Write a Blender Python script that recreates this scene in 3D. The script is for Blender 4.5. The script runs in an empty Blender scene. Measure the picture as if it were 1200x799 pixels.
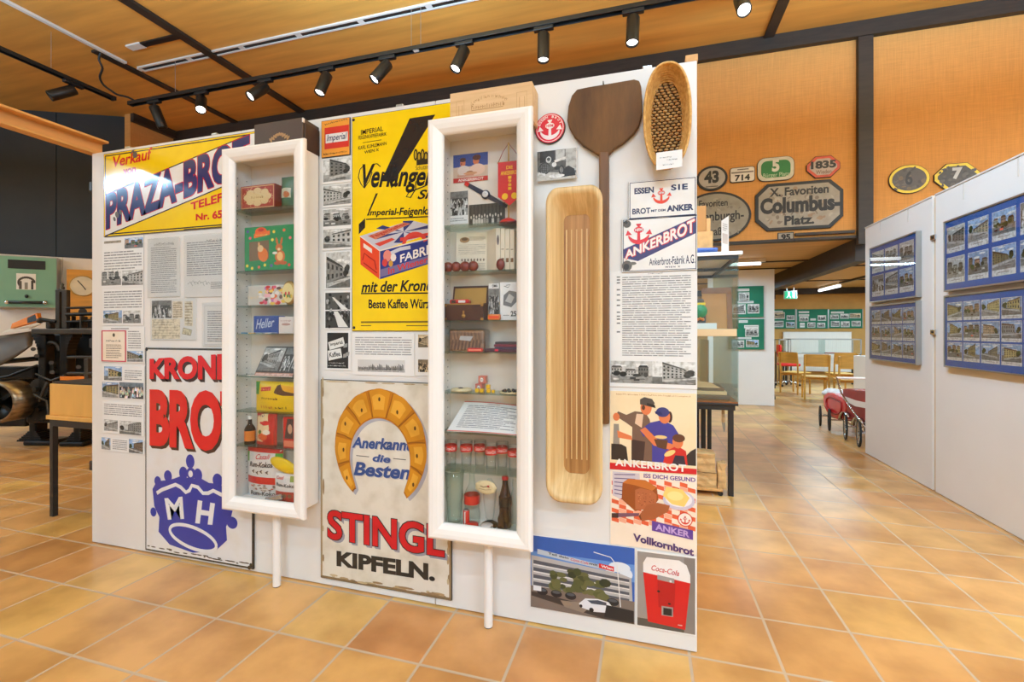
import bpy, bmesh, math, random
from mathutils import Vector, Matrix

# ------------------------------------------------------------------ camera, world, light, exposure
SC = bpy.context.scene
COL = SC.collection
PI = math.pi
FPX, CXP, HORIZON, EYE = 538.0, 600.0, 388.0, 1.35
YAW = math.radians(16.3)
SN, CS = math.sin(YAW), math.cos(YAW)

cam_d = bpy.data.cameras.new('camera'); cam = bpy.data.objects.new('camera', cam_d); COL.objects.link(cam)
cam.location = (0, 0, EYE); cam.rotation_euler = (PI/2, 0, YAW)
cam_d.sensor_width = 36; cam_d.lens = FPX/1200*36; cam_d.shift_y = -(399.5-HORIZON)/1200
cam_d.clip_start = 0.02; cam_d.clip_end = 100
SC.camera = cam
SC.view_settings.view_transform = 'Standard'; SC.view_settings.look = 'None'
SC.view_settings.gamma = 1; SC.view_settings.use_curve_mapping = False
SC.view_settings.exposure = -1.25
SC.cycles.transparent_max_bounces = 40; SC.cycles.max_bounces = 10; SC.cycles.diffuse_bounces = 5; SC.cycles.glossy_bounces = 4
SC.cycles.caustics_reflective = False; SC.cycles.caustics_refractive = False; SC.cycles.sample_clamp_indirect = 6
w = bpy.data.worlds.new('world'); SC.world = w; w.use_nodes = True
w.node_tree.nodes['Background'].inputs[0].default_value = (0.9, 0.85, 0.8, 1)
w.node_tree.nodes['Background'].inputs[1].default_value = 0.3

def spot(name, loc, target, energy, angle=70, blend=0.6, radius=0.06, col=(1, 0.9, 0.8)):
    l = bpy.data.lights.new(name, 'SPOT'); l.energy = energy*0.54; l.spot_size = math.radians(angle); l.spot_blend = blend
    l.shadow_soft_size = radius; l.color = col
    o = bpy.data.objects.new(name, l); COL.objects.link(o); o.location = loc
    o.rotation_euler = (Vector(target)-Vector(loc)).to_track_quat('-Z', 'Y').to_euler()
    return o
def area(name, loc, target, energy, sx, sy, col=(1, 0.95, 0.9)):
    l = bpy.data.lights.new(name, 'AREA'); l.shape = 'RECTANGLE'; l.size = sx; l.size_y = sy; l.energy = energy*1.65; l.color = col
    o = bpy.data.objects.new(name, l); COL.objects.link(o); o.location = loc
    o.rotation_euler = (Vector(target)-Vector(loc)).to_track_quat('-Z', 'Y').to_euler()
    return o
WARM = (0.56, 0.815, 1.0); COOL = (0.56, 0.84, 1.0); NEUT = (0.45, 0.73, 1.0)
# the track of spots above and behind the camera that lights the exhibition wall
for i, (x, tx, tz, e) in enumerate(((-5.6, -3.6, 1.0, 360), (-3.6, -2.9, 1.2, 290), (-1.7, -1.7, 1.1, 290), (-0.25, -0.9, 1.4, 235), (1.35, -0.1, 1.3, 260), (3.0, 0.6, 0.6, 220))):
    spot('front_track_lamp', (x, -1.1, 4.65), (tx, 2.06, tz), e, 62, 0.8, 0.055, WARM)
# unseen fill spots added to brighten the right hand panels, floor and orange wall
for (x, y, tx, ty, tz, e) in ((-0.6, 3.2, 2.33, 5.2, 1.0, 2000), (-0.4, 1.4, 2.33, 4.0, 0.8, 1500), (4.6, 2.0, 1.6, 6.75, 3.6, 380), (0.6, 2.6, 1.8, 6.2, 0, 900), (5.4, 2.0, 4.6, 6.75, 3.6, 330)):
    spot('added_fill_spot', (x, y, 4.65), (tx, ty, tz), e, 70, 0.9, 0.06, NEUT)
# fluorescent luminaires of the hall behind the camera, plus added unseen fill for the ceiling
for (x, y, e, sx, sy) in ((-9.8, -2.2, 300, 3.0, 0.3), (0.0, -3.4, 330, 2.6, 0.3), (3.6, -2.4, 400, 3.0, 0.3), (5.5, 0.5, 330, 0.3, 3.0), (-10.5, 1.0, 170, 0.3, 3.0), (6.0, 4.0, 260, 0.3, 2.0)):
    area('hall_luminaire_down', (x, y, 4.2), (x, y+0.01, 0), e, sx, sy, NEUT)
    area('added_ceiling_fill', (x, y, 4.25), (x, y+0.01, 9), e*1.2, sx, sy, NEUT)
# more unseen lights, added above the exhibition wall to brighten the ceiling
for (x, y, e) in ((-6.2, 1.0, 420), (-2.2, 2.9, 470), (2.5, 3.7, 500)):
    area('added_fill_over_wall', (x, y, 4.0), (x, y+0.01, 9), e, 2.4, 0.3, NEUT)
# fluorescent light of the low room
for (x, y, e) in ((1.35, 8.27, 45), (3.9, 11.8, 105), (5.6, 9.2, 80), (5.6, 12.5, 80), (1.6, 12.0, 70)):
    area('low_room_tube_light', (x, y, 2.36), (x, y+0.001, 0), e, 1.2, 0.15, COOL)

# ------------------------------------------------------------------ pixel rays onto real planes (image taken as 1200x799)
def ray(px, py):
    u = (px-CXP)/FPX
    return Vector((-SN+u*CS, CS+u*SN, (HORIZON-py)/FPX))
def on_y(px, py, Y):
    r = ray(px, py); t = Y/r.y
    return Vector((r.x*t, Y, EYE+r.z*t))
def on_x(px, py, X):
    r = ray(px, py); t = X/r.x
    return Vector((X, r.y*t, EYE+r.z*t))
def on_z(px, py, Z):
    r = ray(px, py); t = (Z-EYE)/r.z
    return Vector((r.x*t, r.y*t, Z))

# ------------------------------------------------------------------ colours and materials
def lin(c):
    def f(v):
        v /= 255.0
        return v/12.92 if v <= 0.04045 else ((v+0.055)/1.055)**2.4
    return tuple(f(v) for v in c)
MATS = {}
def new_mat(name):
    m = bpy.data.materials.new(name); m.use_nodes = True
    return m, m.node_tree.nodes, m.node_tree.links, m.node_tree.nodes['Principled BSDF']
def mat(name, c, rough=0.5, metal=0.0, var=0.06, scale=6.0, stretch=(1, 1, 1), bump=0.0, emit=0.0, spec=0.5, coat=0.0):
    """plain procedural surface: base colour with a little noise, optional bump"""
    if name in MATS: return MATS[name]
    m, N, L, b = new_mat(name)
    c = lin(c)
    tc = N.new('ShaderNodeTexCoord'); mp = N.new('ShaderNodeMapping'); mp.inputs['Scale'].default_value = stretch
    L.new(tc.outputs['Object'], mp.inputs[0])
    nz = N.new('ShaderNodeTexNoise'); nz.inputs['Scale'].default_value = scale; nz.inputs['Detail'].default_value = 5
    L.new(mp.outputs[0], nz.inputs['Vector'])
    r = N.new('ShaderNodeValToRGB')
    r.color_ramp.elements[0].color = (*[v*(1-var*2) for v in c], 1); r.color_ramp.elements[1].color = (*[min(1, v*(1+var*2)) for v in c], 1)
    r.color_ramp.elements[0].position = 0.3; r.color_ramp.elements[1].position = 0.7
    L.new(nz.outputs['Fac'], r.inputs[0]); L.new(r.outputs[0], b.inputs['Base Color'])
    b.inputs['Roughness'].default_value = rough; b.inputs['Metallic'].default_value = metal
    b.inputs['Specular IOR Level'].default_value = spec; b.inputs['Coat Weight'].default_value = coat
    if bump:
        bp = N.new('ShaderNodeBump'); bp.inputs['Strength'].default_value = bump; bp.inputs['Distance'].default_value = 0.01
        L.new(nz.outputs['Fac'], bp.inputs['Height']); L.new(bp.outputs[0], b.inputs['Normal'])
    if emit:
        b.inputs['Emission Color'].default_value = (*c, 1); b.inputs['Emission Strength'].default_value = emit
    MATS[name] = m
    return m
def print_mat(name, rough, coat=0.0, spec=0.5, wear=0.0, bump=0.0, scale=9):
    """printed or enamelled surface: pigment colours come from the mesh, each face one ink"""
    m, N, L, b = new_mat(name)
    a = N.new('ShaderNodeAttribute'); a.attribute_name = 'ink'
    nz = N.new('ShaderNodeTexNoise'); nz.inputs['Scale'].default_value = scale; nz.inputs['Detail'].default_value = 6
    tc = N.new('ShaderNodeTexCoord'); L.new(tc.outputs['Object'], nz.inputs['Vector'])
    r = N.new('ShaderNodeValToRGB'); v = 1-wear
    r.color_ramp.elements[0].color = (v, v*0.97, v*0.92, 1); r.color_ramp.elements[1].color = (1, 1, 1, 1)
    r.color_ramp.elements[0].position = 0.32; r.color_ramp.elements[1].position = 0.55
    L.new(nz.outputs['Fac'], r.inputs[0])
    mx = N.new('ShaderNodeMix'); mx.data_type = 'RGBA'; mx.blend_type = 'MULTIPLY'; mx.inputs[0].default_value = 1
    L.new(a.outputs['Color'], mx.inputs[6]); L.new(r.outputs[0], mx.inputs[7]); L.new(mx.outputs[2], b.inputs['Base Color'])
    b.inputs['Roughness'].default_value = rough; b.inputs['Coat Weight'].default_value = coat; b.inputs['Specular IOR Level'].default_value = spec
    b.inputs['Coat Roughness'].default_value = 0.05
    if bump:
        n2 = N.new('ShaderNodeTexNoise'); n2.inputs['Scale'].default_value = 3.0; n2.inputs['Detail'].default_value = 1
        L.new(tc.outputs['Object'], n2.inputs['Vector'])
        bp = N.new('ShaderNodeBump'); bp.inputs['Strength'].default_value = bump; bp.inputs['Distance'].default_value = 0.02
        L.new(n2.outputs['Fac'], bp.inputs['Height']); L.new(bp.outputs[0], b.inputs['Normal']); L.new(bp.outputs[0], b.inputs['Coat Normal'])
    MATS[name] = m
    return m
print_mat('ink_matte', 0.6, 0.0, 0.3, 0.05)
print_mat('ink_satin', 0.3, 0.0, 0.5, 0.04)
print_mat('ink_enamel', 0.12, 0.3, 0.5, 0.04, 0.25)
print_mat('ink_worn', 0.45, 0.0, 0.4, 0.16)
print_mat('ink_photo', 0.4, 0.0, 0.4, 0.42, 0.0, 55)
def glass_mat(name, tint=(1, 1, 1), edge=(0.8, 0.85, 0.83), refl=0.9, base=0.035, power=4.0):
    m, N, L, b = new_mat(name); N.remove(b)
    out = N['Material Output']
    lw = N.new('ShaderNodeLayerWeight'); lw.inputs[0].default_value = 0.5
    pw = N.new('ShaderNodeMath'); pw.operation = 'POWER'; pw.inputs[1].default_value = power; L.new(lw.outputs['Facing'], pw.inputs[0])
    ma = N.new('ShaderNodeMath'); ma.operation = 'MULTIPLY_ADD'; ma.inputs[1].default_value = refl; ma.inputs[2].default_value = base; ma.use_clamp = True
    L.new(pw.outputs[0], ma.inputs[0])
    p2 = N.new('ShaderNodeMath'); p2.operation = 'POWER'; p2.inputs[1].default_value = 2.0; L.new(lw.outputs['Facing'], p2.inputs[0])
    mc = N.new('ShaderNodeMix'); mc.data_type = 'RGBA'; mc.inputs[6].default_value = (*tint, 1); mc.inputs[7].default_value = (*edge, 1)
    L.new(p2.outputs[0], mc.inputs[0])
    tr = N.new('ShaderNodeBsdfTransparent'); L.new(mc.outputs[2], tr.inputs[0])
    gl = N.new('ShaderNodeBsdfGlossy'); gl.inputs['Roughness'].default_value = 0.03
    mx = N.new('ShaderNodeMixShader'); L.new(ma.outputs[0], mx.inputs[0]); L.new(tr.outputs[0], mx.inputs[1]); L.new(gl.outputs[0], mx.inputs[2])
    L.new(mx.outputs[0], out.inputs['Surface'])
    MATS[name] = m
    return m
glass_mat('pane_glass'); glass_mat('shelf_glass', (0.96, 1, 0.98), (0.45, 0.62, 0.56))
glass_mat('cup_glass', (0.98, 0.99, 0.985), (0.72, 0.77, 0.75), 0.6, 0.03, 3)
glass_mat('green_glass', (0.95, 0.985, 0.97), (0.6, 0.7, 0.66), 0.6, 0.03, 3)
glass_mat('dark_glass', (0.25, 0.12, 0.07), (0.06, 0.03, 0.02), 0.5, 0.04, 3)
glass_mat('film', (0.93, 0.93, 0.93), (0.7, 0.7, 0.7), 0.7, 0.1, 2)
glass_mat('vitrine_glass', (0.955, 0.985, 0.98), (0.62, 0.76, 0.73), 0.9, 0.03, 5)

# ------------------------------------------------------------------ objects
def tag(o, label=None, cat=None, group=None, kind=None):
    if label: o['label'] = label
    if cat: o['category'] = cat
    if group: o['group'] = group
    if kind: o['kind'] = kind
    return o
def empty(name, loc, label=None, cat=None, group=None):
    o = bpy.data.objects.new(name, None); COL.objects.link(o); o.location = loc; o.empty_display_size = 0.05
    return tag(o, label, cat, group)
def world_loc(o):
    v = Vector((0, 0, 0))
    while o is not None:
        v += o.location; o = o.parent
    return v
def copy_tree(o, parent=None):
    c = o.copy(); COL.objects.link(c); c.parent = parent
    for ch in [x for x in bpy.data.objects if x.parent == o]: copy_tree(ch, c)
    return c

class MB:
    """collects shapes in world coordinates and links them as one mesh object"""
    def __init__(s): s.v = []; s.f = []; s.sm = []; s.mi = []; s.cur = 0
    def add(s, vs, fs, smooth=False):
        n = len(s.v); s.v += [Vector(v) for v in vs]
        for f in fs: s.f.append([n+i for i in f]); s.sm.append(smooth); s.mi.append(s.cur)
        return s
    def bm(s, bm, smooth=False):
        bm.verts.index_update()
        s.add([v.co.copy() for v in bm.verts], [[v.index for v in f.verts] for f in bm.faces], smooth); bm.free()
        return s
    def box(s, a, b, bev=0.0, M=None, seg=2):
        a, b = Vector(a), Vector(b)
        bm = bmesh.new(); bmesh.ops.create_cube(bm, size=1)
        sz = Vector((abs(b.x-a.x), abs(b.y-a.y), abs(b.z-a.z))); c = (a+b)/2
        for v in bm.verts: v.co = Vector((v.co.x*sz.x, v.co.y*sz.y, v.co.z*sz.z))+c
        if bev:
            bmesh.ops.bevel(bm, geom=list(bm.edges), offset=min(bev, min(sz)*0.45), segments=seg, affect='EDGES', profile=0.5)
        if M is not None: bm.transform(M)
        return s.bm(bm, False)
    def obox(s, c, ax, ay, az, sx, sy, sz, bev=0.0):
        M = Matrix((Vector(ax), Vector(ay), Vector(az))).transposed().to_4x4(); M.translation = Vector(c)
        return s.box((-sx/2, -sy/2, -sz/2), (sx/2, sy/2, sz/2), bev, M)
    def bar(s, p, q, wx, wy, up=(0, 0, 1), bev=0.0):
        p, q = Vector(p), Vector(q); d = (q-p); ln = d.length; d.normalize()
        u = Vector(up)
        if abs(d.dot(u)) > 0.99: u = Vector((0, 1, 0))
        ax = d.cross(u).normalized(); ay = ax.cross(d).normalized()
        return s.obox((p+q)/2, ax, ay, -d if False else ax.cross(ay), wx, wy, ln, bev)
    def tube(s, pts, r, n=10, caps=True, closed=False):
        pts = [Vector(p) for p in pts]; m = len(pts)
        rs = r if isinstance(r, (list, tuple)) else [r]*m
        rings = []; prev = None
        for i, p in enumerate(pts):
            if closed: d = pts[(i+1) % m]-pts[i-1]
            else: d = pts[min(i+1, m-1)]-pts[max(i-1, 0)]
            if d.length < 1e-9: d = Vector((0, 0, 1))
            d.normalize()
            if prev is None:
                h = Vector((0, 0, 1)) if abs(d.z) < 0.9 else Vector((1, 0, 0))
                a = d.cross(h).normalized()
            else:
                a = (prev-d*prev.dot(d))
                a = a.normalized() if a.length > 1e-6 else d.cross(Vector((0, 0, 1))).normalized()
            prev = a; b = d.cross(a)
            rings.append([p+(a*math.cos(2*PI*k/n)+b*math.sin(2*PI*k/n))*rs[i] for k in range(n)])
        vs = [v for rg in rings for v in rg]; fs = []
        for i in range(m if closed else m-1):
            j = (i+1) % m
            for k in range(n): fs.append([i*n+k, i*n+(k+1) % n, j*n+(k+1) % n, j*n+k])
        s.add(vs, fs, True)
        if caps and not closed:
            s.add(rings[0], [list(range(n))[::-1]]); s.add(rings[-1], [list(range(n))])
        return s
    def cyl(s, p, q, r, n=24): return s.tube([p, q], r, n)
    def lathe(s, prof, c=(0, 0, 0), n=32, axis='Z', smooth=True, M=None):
        """prof: list of (r, h)"""
        vs = []; fs = []; c = Vector(c)
        for (r, h) in prof:
            for k in range(n):
                a = 2*PI*k/n; v = Vector((r*math.cos(a), r*math.sin(a), h))
                if axis == 'Y': v = Vector((v.x, v.z, v.y))
                if axis == 'X': v = Vector((v.z, v.x, v.y))
                if M is not None: v = M @ v
                vs.append(v+c)
        for i in range(len(prof)-1):
            for k in range(n): fs.append([i*n+k, i*n+(k+1) % n, (i+1)*n+(k+1) % n, (i+1)*n+k])
        return s.add(vs, fs, smooth)
    def loft(s, loops, cap0=False, cap1=False, smooth=False, closed=False):
        n = len(loops[0]); vs = [v for l in loops for v in l]; fs = []
        m = len(loops)
        for i in range(m if closed else m-1):
            j = (i+1) % m
            for k in range(n): fs.append([i*n+k, i*n+(k+1) % n, j*n+(k+1) % n, j*n+k])
        if cap0: fs.append(list(range(n))[::-1])
        if cap1: fs.append([(m-1)*n+k for k in range(n)])
        return s.add(vs, fs, smooth)
    def prism(s, pts, ext, bev=0.0):
        """pts: planar world polygon, ext: extrusion vector"""
        ext = Vector(ext); bm = bmesh.new()
        vs = [bm.verts.new(Vector(p)) for p in pts]; f = bm.faces.new(vs)
        r = bmesh.ops.extrude_face_region(bm, geom=[f])
        bmesh.ops.translate(bm, verts=[g for g in r['geom'] if isinstance(g, bmesh.types.BMVert)], vec=ext)
        bmesh.ops.recalc_face_normals(bm, faces=bm.faces)
        if bev:
            eds = [e for e in bm.edges if len(e.link_faces) == 2 and e.calc_face_angle(0) > 0.6]
            bmesh.ops.bevel(bm, geom=eds, offset=bev, segments=2, affect='EDGES', profile=0.5)
        return s.bm(bm)
    def ball(s, c, r, sc=(1, 1, 1), n=16):
        prof = [(max(1e-5, r*math.sin(PI*i/(n//2))), -r*math.cos(PI*i/(n//2))) for i in range(n//2+1)]
        return s.lathe(prof, c, n, M=Matrix.Diagonal(Vector(sc)))
    def build(s, name, m, parent=None, loc=None, recalc=True):
        me = bpy.data.meshes.new(name)
        org = Vector(loc) if (loc is not None and parent is None) else Vector((0, 0, 0))
        base = world_loc(parent) if parent is not None else org
        me.from_pydata([v-base for v in s.v], [], s.f)
        for i, p in enumerate(me.polygons): p.use_smooth = s.sm[i]; p.material_index = s.mi[i]
        for x in (m if isinstance(m, (list, tuple)) else [m]): me.materials.append(MATS[x] if isinstance(x, str) else x)
        if recalc:
            bm = bmesh.new(); bm.from_mesh(me); bmesh.ops.recalc_face_normals(bm, faces=bm.faces); bm.to_mesh(me); bm.free()
        me.update()
        o = bpy.data.objects.new(name, me); COL.objects.link(o)
        if parent is not None: o.parent = parent
        else: o.location = org
        return o
def struct(name, mb, m, loc=None):
    o = mb.build(name, m, None, loc); o['kind'] = 'structure'; return o

# ------------------------------------------------------------------ flat prints: inks laid on a plane, all one mesh
TXT = {}
def text_polys(s, bold=0.0, shear=0.0, space=1.0):
    k = (s, bold, shear, space)
    if k in TXT: return TXT[k]
    cu = bpy.data.curves.new('lettering', 'FONT'); cu.body = s; cu.size = 1; cu.offset = bold; cu.shear = shear; cu.space_character = space
    cu.resolution_u = 4; cu.align_x = 'LEFT'
    ob = bpy.data.objects.new('lettering', cu); COL.objects.link(ob)
    dg = bpy.context.evaluated_depsgraph_get()
    me = bpy.data.meshes.new_from_object(ob.evaluated_get(dg))
    vs = [(v.co.x, v.co.y) for v in me.vertices]; fs = [list(p.vertices) for p in me.polygons]
    bpy.data.objects.remove(ob); bpy.data.curves.remove(cu); bpy.data.meshes.remove(me)
    x0 = min(v[0] for v in vs); x1 = max(v[0] for v in vs); y0 = min(v[1] for v in vs); y1 = max(v[1] for v in vs)
    vs = [((x-x0)/(x1-x0), (y-y0)/max(1e-6, y1-y0)) for x, y in vs]
    TXT[k] = (vs, fs)
    return TXT[k]
EPS = 0.00022
class Print:
    """inks on the plane O + a*A + b*B, lifted d along the normal A x B (towards the viewer)"""
    def __init__(s, O=(0, 0, 0), A=(1, 0, 0), B=(0, 0, 1), d=0.0):
        s.O = Vector(O); s.A = Vector(A); s.B = Vector(B); s.N = s.A.cross(s.B).normalized(); s.d = d
        s.v = []; s.f = []; s.c = []; s.k = {}; s.sub = 0.0
    def P(s, a, b, layer=0): return s.O+s.A*a+s.B*b+s.N*(s.d+EPS*(layer+1)+s.sub)
    def step(s, layer):
        s.k[layer] = s.k.get(layer, 0)+1; s.sub = (s.k[layer] % 40)*EPS/44
    def poly(s, pts, c, layer=0):
        s.step(layer); n = len(s.v); s.v += [s.P(a, b, layer) for a, b in pts]; s.f.append(list(range(n, n+len(pts)))); s.c.append(lin(c)); return s
    def rect(s, x0, z0, x1, z1, c, layer=0): return s.poly([(x0, z0), (x1, z0), (x1, z1), (x0, z1)], c, layer)
    def frame(s, x0, z0, x1, z1, t, c, layer=0):
        s.rect(x0, z0, x1, z0+t, c, layer); s.rect(x0, z1-t, x1, z1, c, layer); s.rect(x0, z0+t, x0+t, z1-t, c, layer); s.rect(x1-t, z0+t, x1, z1-t, c, layer); return s
    def ell(s, x, z, rx, rz, c, layer=0, n=24, a0=0, a1=2*PI, rot=0.0):
        cr, sr = math.cos(rot), math.sin(rot); pts = []
        full = abs(a1-a0) > 6.28; m = n if full else n+1
        for k in range(m):
            a = a0+(a1-a0)*k/n; p, q = rx*math.cos(a), rz*math.sin(a); pts.append((x+p*cr-q*sr, z+p*sr+q*cr))
        return s.poly(pts, c, layer)
    def line(s, pts, t, c, layer=0):
        m = len(pts); L = []; R = []
        for i in range(m):
            p = pts[max(0, i-1)]; q = pts[min(m-1, i+1)]; dx, dy = q[0]-p[0], q[1]-p[1]; l = math.hypot(dx, dy) or 1
            tt = t[i] if isinstance(t, (list, tuple)) else t
            nx, ny = -dy/l*tt/2, dx/l*tt/2
            L.append((pts[i][0]+nx, pts[i][1]+ny)); R.append((pts[i][0]-nx, pts[i][1]-ny))
        for i in range(m-1): s.poly([R[i], R[i+1], L[i+1], L[i]], c, layer)
        return s
    def ring(s, x, z, rx, rz, t, c, layer=0, n=36, a0=0, a1=2*PI):
        return s.line([(x+rx*math.cos(a0+(a1-a0)*k/n), z+rz*math.sin(a0+(a1-a0)*k/n)) for k in range(n+1)], t, c, layer)
    def text(s, body, box, c, layer=2, bold=0.0, shear=0.0, space=1.0):
        """box: (x0,z0,x1,z1) or quad [(tl),(tr),(br),(bl)]"""
        vs, fs = text_polys(body, bold, shear, space)
        if len(box) == 4 and not isinstance(box[0], (tuple, list, Vector)):
            x0, z0, x1, z1 = box; tl, tr, br, bl = (x0, z1), (x1, z1), (x1, z0), (x0, z0)
        else: tl, tr, br, bl = box
        s.step(layer); n = len(s.v)
        for u, v in vs:
            a = (bl[0]*(1-u)+br[0]*u)*(1-v)+(tl[0]*(1-u)+tr[0]*u)*v
            b = (bl[1]*(1-u)+br[1]*u)*(1-v)+(tl[1]*(1-u)+tr[1]*u)*v
            s.v.append(s.P(a, b, layer))
        for f in fs: s.f.append([n+i for i in f]); s.c.append(lin(c))
        return s
    def lines(s, x0, z0, x1, z1, n, c=(158, 158, 160), layer=1, seed=0, fill=0.44, ragged=0.25):
        """small print: n lines of word-length dashes"""
        rd = random.Random(seed); h = (z1-z0)/n
        for i in range(n):
            z = z1-(i+1)*h; x = x0; e = x1-(rd.random()*ragged*(x1-x0) if rd.random() < 0.3 else 0)
            while x < e-1e-6:
                wd = (x1-x0)*rd.uniform(0.06, 0.2); xe = min(e, x+wd)
                g = rd.randint(-14, 14)
                s.rect(x, z+h*(1-fill)/2, xe, z+h*(1+fill)/2, tuple(max(0, min(255, q+g)) for q in c), layer); x = xe+(x1-x0)*0.012
        return s
    has_photo = False
    def photo(s, x0, z0, x1, z1, seed=0, kind='bw', layer=1, scene=None):
        rd = random.Random(seed*7919+13); W, H = x1-x0, z1-z0; s.has_photo = True
        def X(u): return x0+W*max(0.0, min(1.0, u))
        def Z(v): return z0+H*max(0.0, min(1.0, v))
        def g(v, t=(1, 1, 1)):
            if kind == 'bw': return (v, v, v-2 if v > 3 else v)
            if kind == 'sepia': return (min(255, int(v*1.04)), int(v*0.93), int(v*0.76))
            return tuple(max(0, min(255, int(v*k))) for k in t)
        scene = scene or rd.choice(['street', 'street', 'house', 'square', 'square'])
        if scene == 'crowd':
            s.rect(x0, z0, x1, z1, g(70, (0.9, 0.9, 1)), layer)
            s.rect(x0, Z(0.72), x1, z1, g(125, (0.9, 1, 1.1)), layer+1)
            for k in range(46):
                u, v = rd.random()*0.92+0.04, rd.random()*0.6+0.05; t = rd.choice([30, 45, 200, 215, 170, 90, 235])
                s.poly([(X(u-0.04), Z(v-0.14)), (X(u+0.04), Z(v-0.14)), (X(u+0.03), Z(v+0.05)), (X(u-0.03), Z(v+0.05))], g(t, (rd.uniform(0.7, 1.2), 1, rd.uniform(0.8, 1.2))), layer+2)
                s.ell(X(u), Z(v+0.09), W*0.025, H*0.045, g(200, (1, 0.85, 0.75)), layer+2, 8)
            return s
        hz = rd.uniform(0.28, 0.45)
        sky = rd.randint(185, 225)
        s.rect(x0, z0, x1, z1, g(sky, (0.72, 0.86, 1.05)), layer)
        for k in range(4):
            u = rd.random(); v = rd.uniform(0.7, 0.95)
            s.ell(X(u), Z(v), min(W*0.16, X(1)-X(u), X(u)-X(0)), H*0.04, g(235), layer+1, 12)
        s.rect(x0, z0, x1, Z(hz), g(rd.randint(110, 165), (0.95, 0.95, 0.95)), layer+1)
        if scene in ('street', 'house'):
            left = rd.random() < 0.5
            def q(u): return X(1-u) if left else X(u)
            t = rd.uniform(0.72, 0.97); e = rd.uniform(0.5, 0.75); bc = rd.randint(120, 195)
            tint = rd.choice([(1, 0.95, 0.82), (1.05, 0.9, 0.75), (0.95, 0.95, 0.95), (1.1, 1, 0.7)])
            u0 = rd.uniform(0.02, 0.25) if scene == 'house' else 0.0; u1 = rd.uniform(0.6, 0.9)
            lo = rd.uniform(0.12, 0.28)
            s.poly([(q(u0), Z(lo)), (q(u1), Z(hz)), (q(u1), Z(e)), (q(u0), Z(t))], g(bc, tint), layer+2)
            s.poly([(q(u0), Z(t)), (q(u1), Z(e)), (q(u1-0.06), Z(e+0.07)), (q(u0), Z(min(1, t+0.1)))], g(int(bc*0.5), (1.15, 0.85, 0.75)), layer+2)
            nc, nr = rd.randint(4, 7), rd.randint(2, 4)
            for i in range(nc):
                for j in range(nr):
                    ua = u0+(u1-u0)*(i+0.25)/nc; ub = u0+(u1-u0)*(i+0.7)/nc
                    def zz(u, f):
                        k = (u-u0)/(u1-u0); b0 = lo+(hz-lo)*k; b1 = t+(e-t)*k
                        return Z(b0+(b1-b0)*f)
                    fa, fb = (j+0.25)/nr, (j+0.78)/nr
                    s.poly([(q(ua), zz(ua, fa)), (q(ub), zz(ub, fa)), (q(ub), zz(ub, fb)), (q(ua), zz(ua, fb))], g(rd.randint(35, 80), (0.9, 0.95, 1.1)), layer+3)
            s.poly([(q(u0), Z(lo)), (q(1.0), Z(hz-0.02)), (q(1.0), Z(hz-0.08)), (q(u0), Z(max(0, lo-0.12)))], g(190), layer+2)
            for k in range(4):
                s.ell(q(rd.uniform(0.8, 0.9)), Z(hz+0.08+k*0.05), W*0.09, H*0.1, g(rd.randint(35, 80), (0.75, 1.05, 0.6)), layer+3, 11)
        else:
            for k in range(3):
                ua = k*0.33+rd.uniform(0, 0.05); ub = ua+rd.uniform(0.2, 0.3); tz = hz+rd.uniform(0.2, 0.4); bc = rd.randint(105, 190)
                s.rect(X(ua), Z(hz-0.03), X(ub), Z(tz), g(bc, rd.choice([(1.1, 0.9, 0.75), (1, 1, 0.95), (1, 0.95, 0.7)])), layer+2)
                s.poly([(X(ua), Z(tz)), (X(ub), Z(tz)), (X(ub-0.04), Z(tz+0.09)), (X(ua+0.04), Z(tz+0.09))], g(int(bc*0.5), (1.2, 0.8, 0.7)), layer+2)
                for i in range(4):
                    for j in range(2):
                        s.rect(X(ua+(ub-ua)*(i+0.25)/4), Z(hz+(tz-hz)*(j+0.25)/2), X(ua+(ub-ua)*(i+0.7)/4), Z(hz+(tz-hz)*(j+0.75)/2), g(55), layer+3)
            for k in range(7):
                u = rd.uniform(0.1, 0.9); s.ell(X(u), Z(hz+rd.uniform(-0.02, 0.12)), W*rd.uniform(0.05, 0.1), H*rd.uniform(0.06, 0.13), g(rd.randint(35, 85), (0.7, 1.05, 0.55)), layer+3, 10)
            for k in range(3):
                u = rd.uniform(0.05, 0.8); v = rd.uniform(0.08, hz-0.08)
                s.rect(X(u), Z(v), X(u+0.14), Z(v+0.08), g(rd.choice([30, 60, 215]), rd.choice([(1, 1, 1), (1.6, 0.5, 0.4)])), layer+3)
        for k in range(3):
            v = rd.uniform(0.02, hz*0.5); s.poly([(X(rd.random()*0.4), Z(v)), (X(0.6+rd.random()*0.4), Z(v+0.02)), (X(0.6+rd.random()*0.3), Z(v+0.06))], g(rd.randint(80, 190)), layer+2)
        return s
    def squiggle(s, x0, z0, x1, z1, c, layer=1, n=8, seed=0):
        rd = random.Random(seed+n); w_ = (x1-x0)/n
        for k in range(n):
            h = (z1-z0)*rd.uniform(.55, 1); a = x0+k*w_; t = w_*.24
            s.rect(a, z0, a+t, z0+h, c, layer)
            if rd.random() < .7: s.rect(a+t, z0+(h-t)*rd.choice([0, .5, 1]), a+w_*.75, z0+(h-t)*rd.choice([0, .5, 1])+t*1.6 if False else z0+h*.6, c, layer)
        return s
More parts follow.
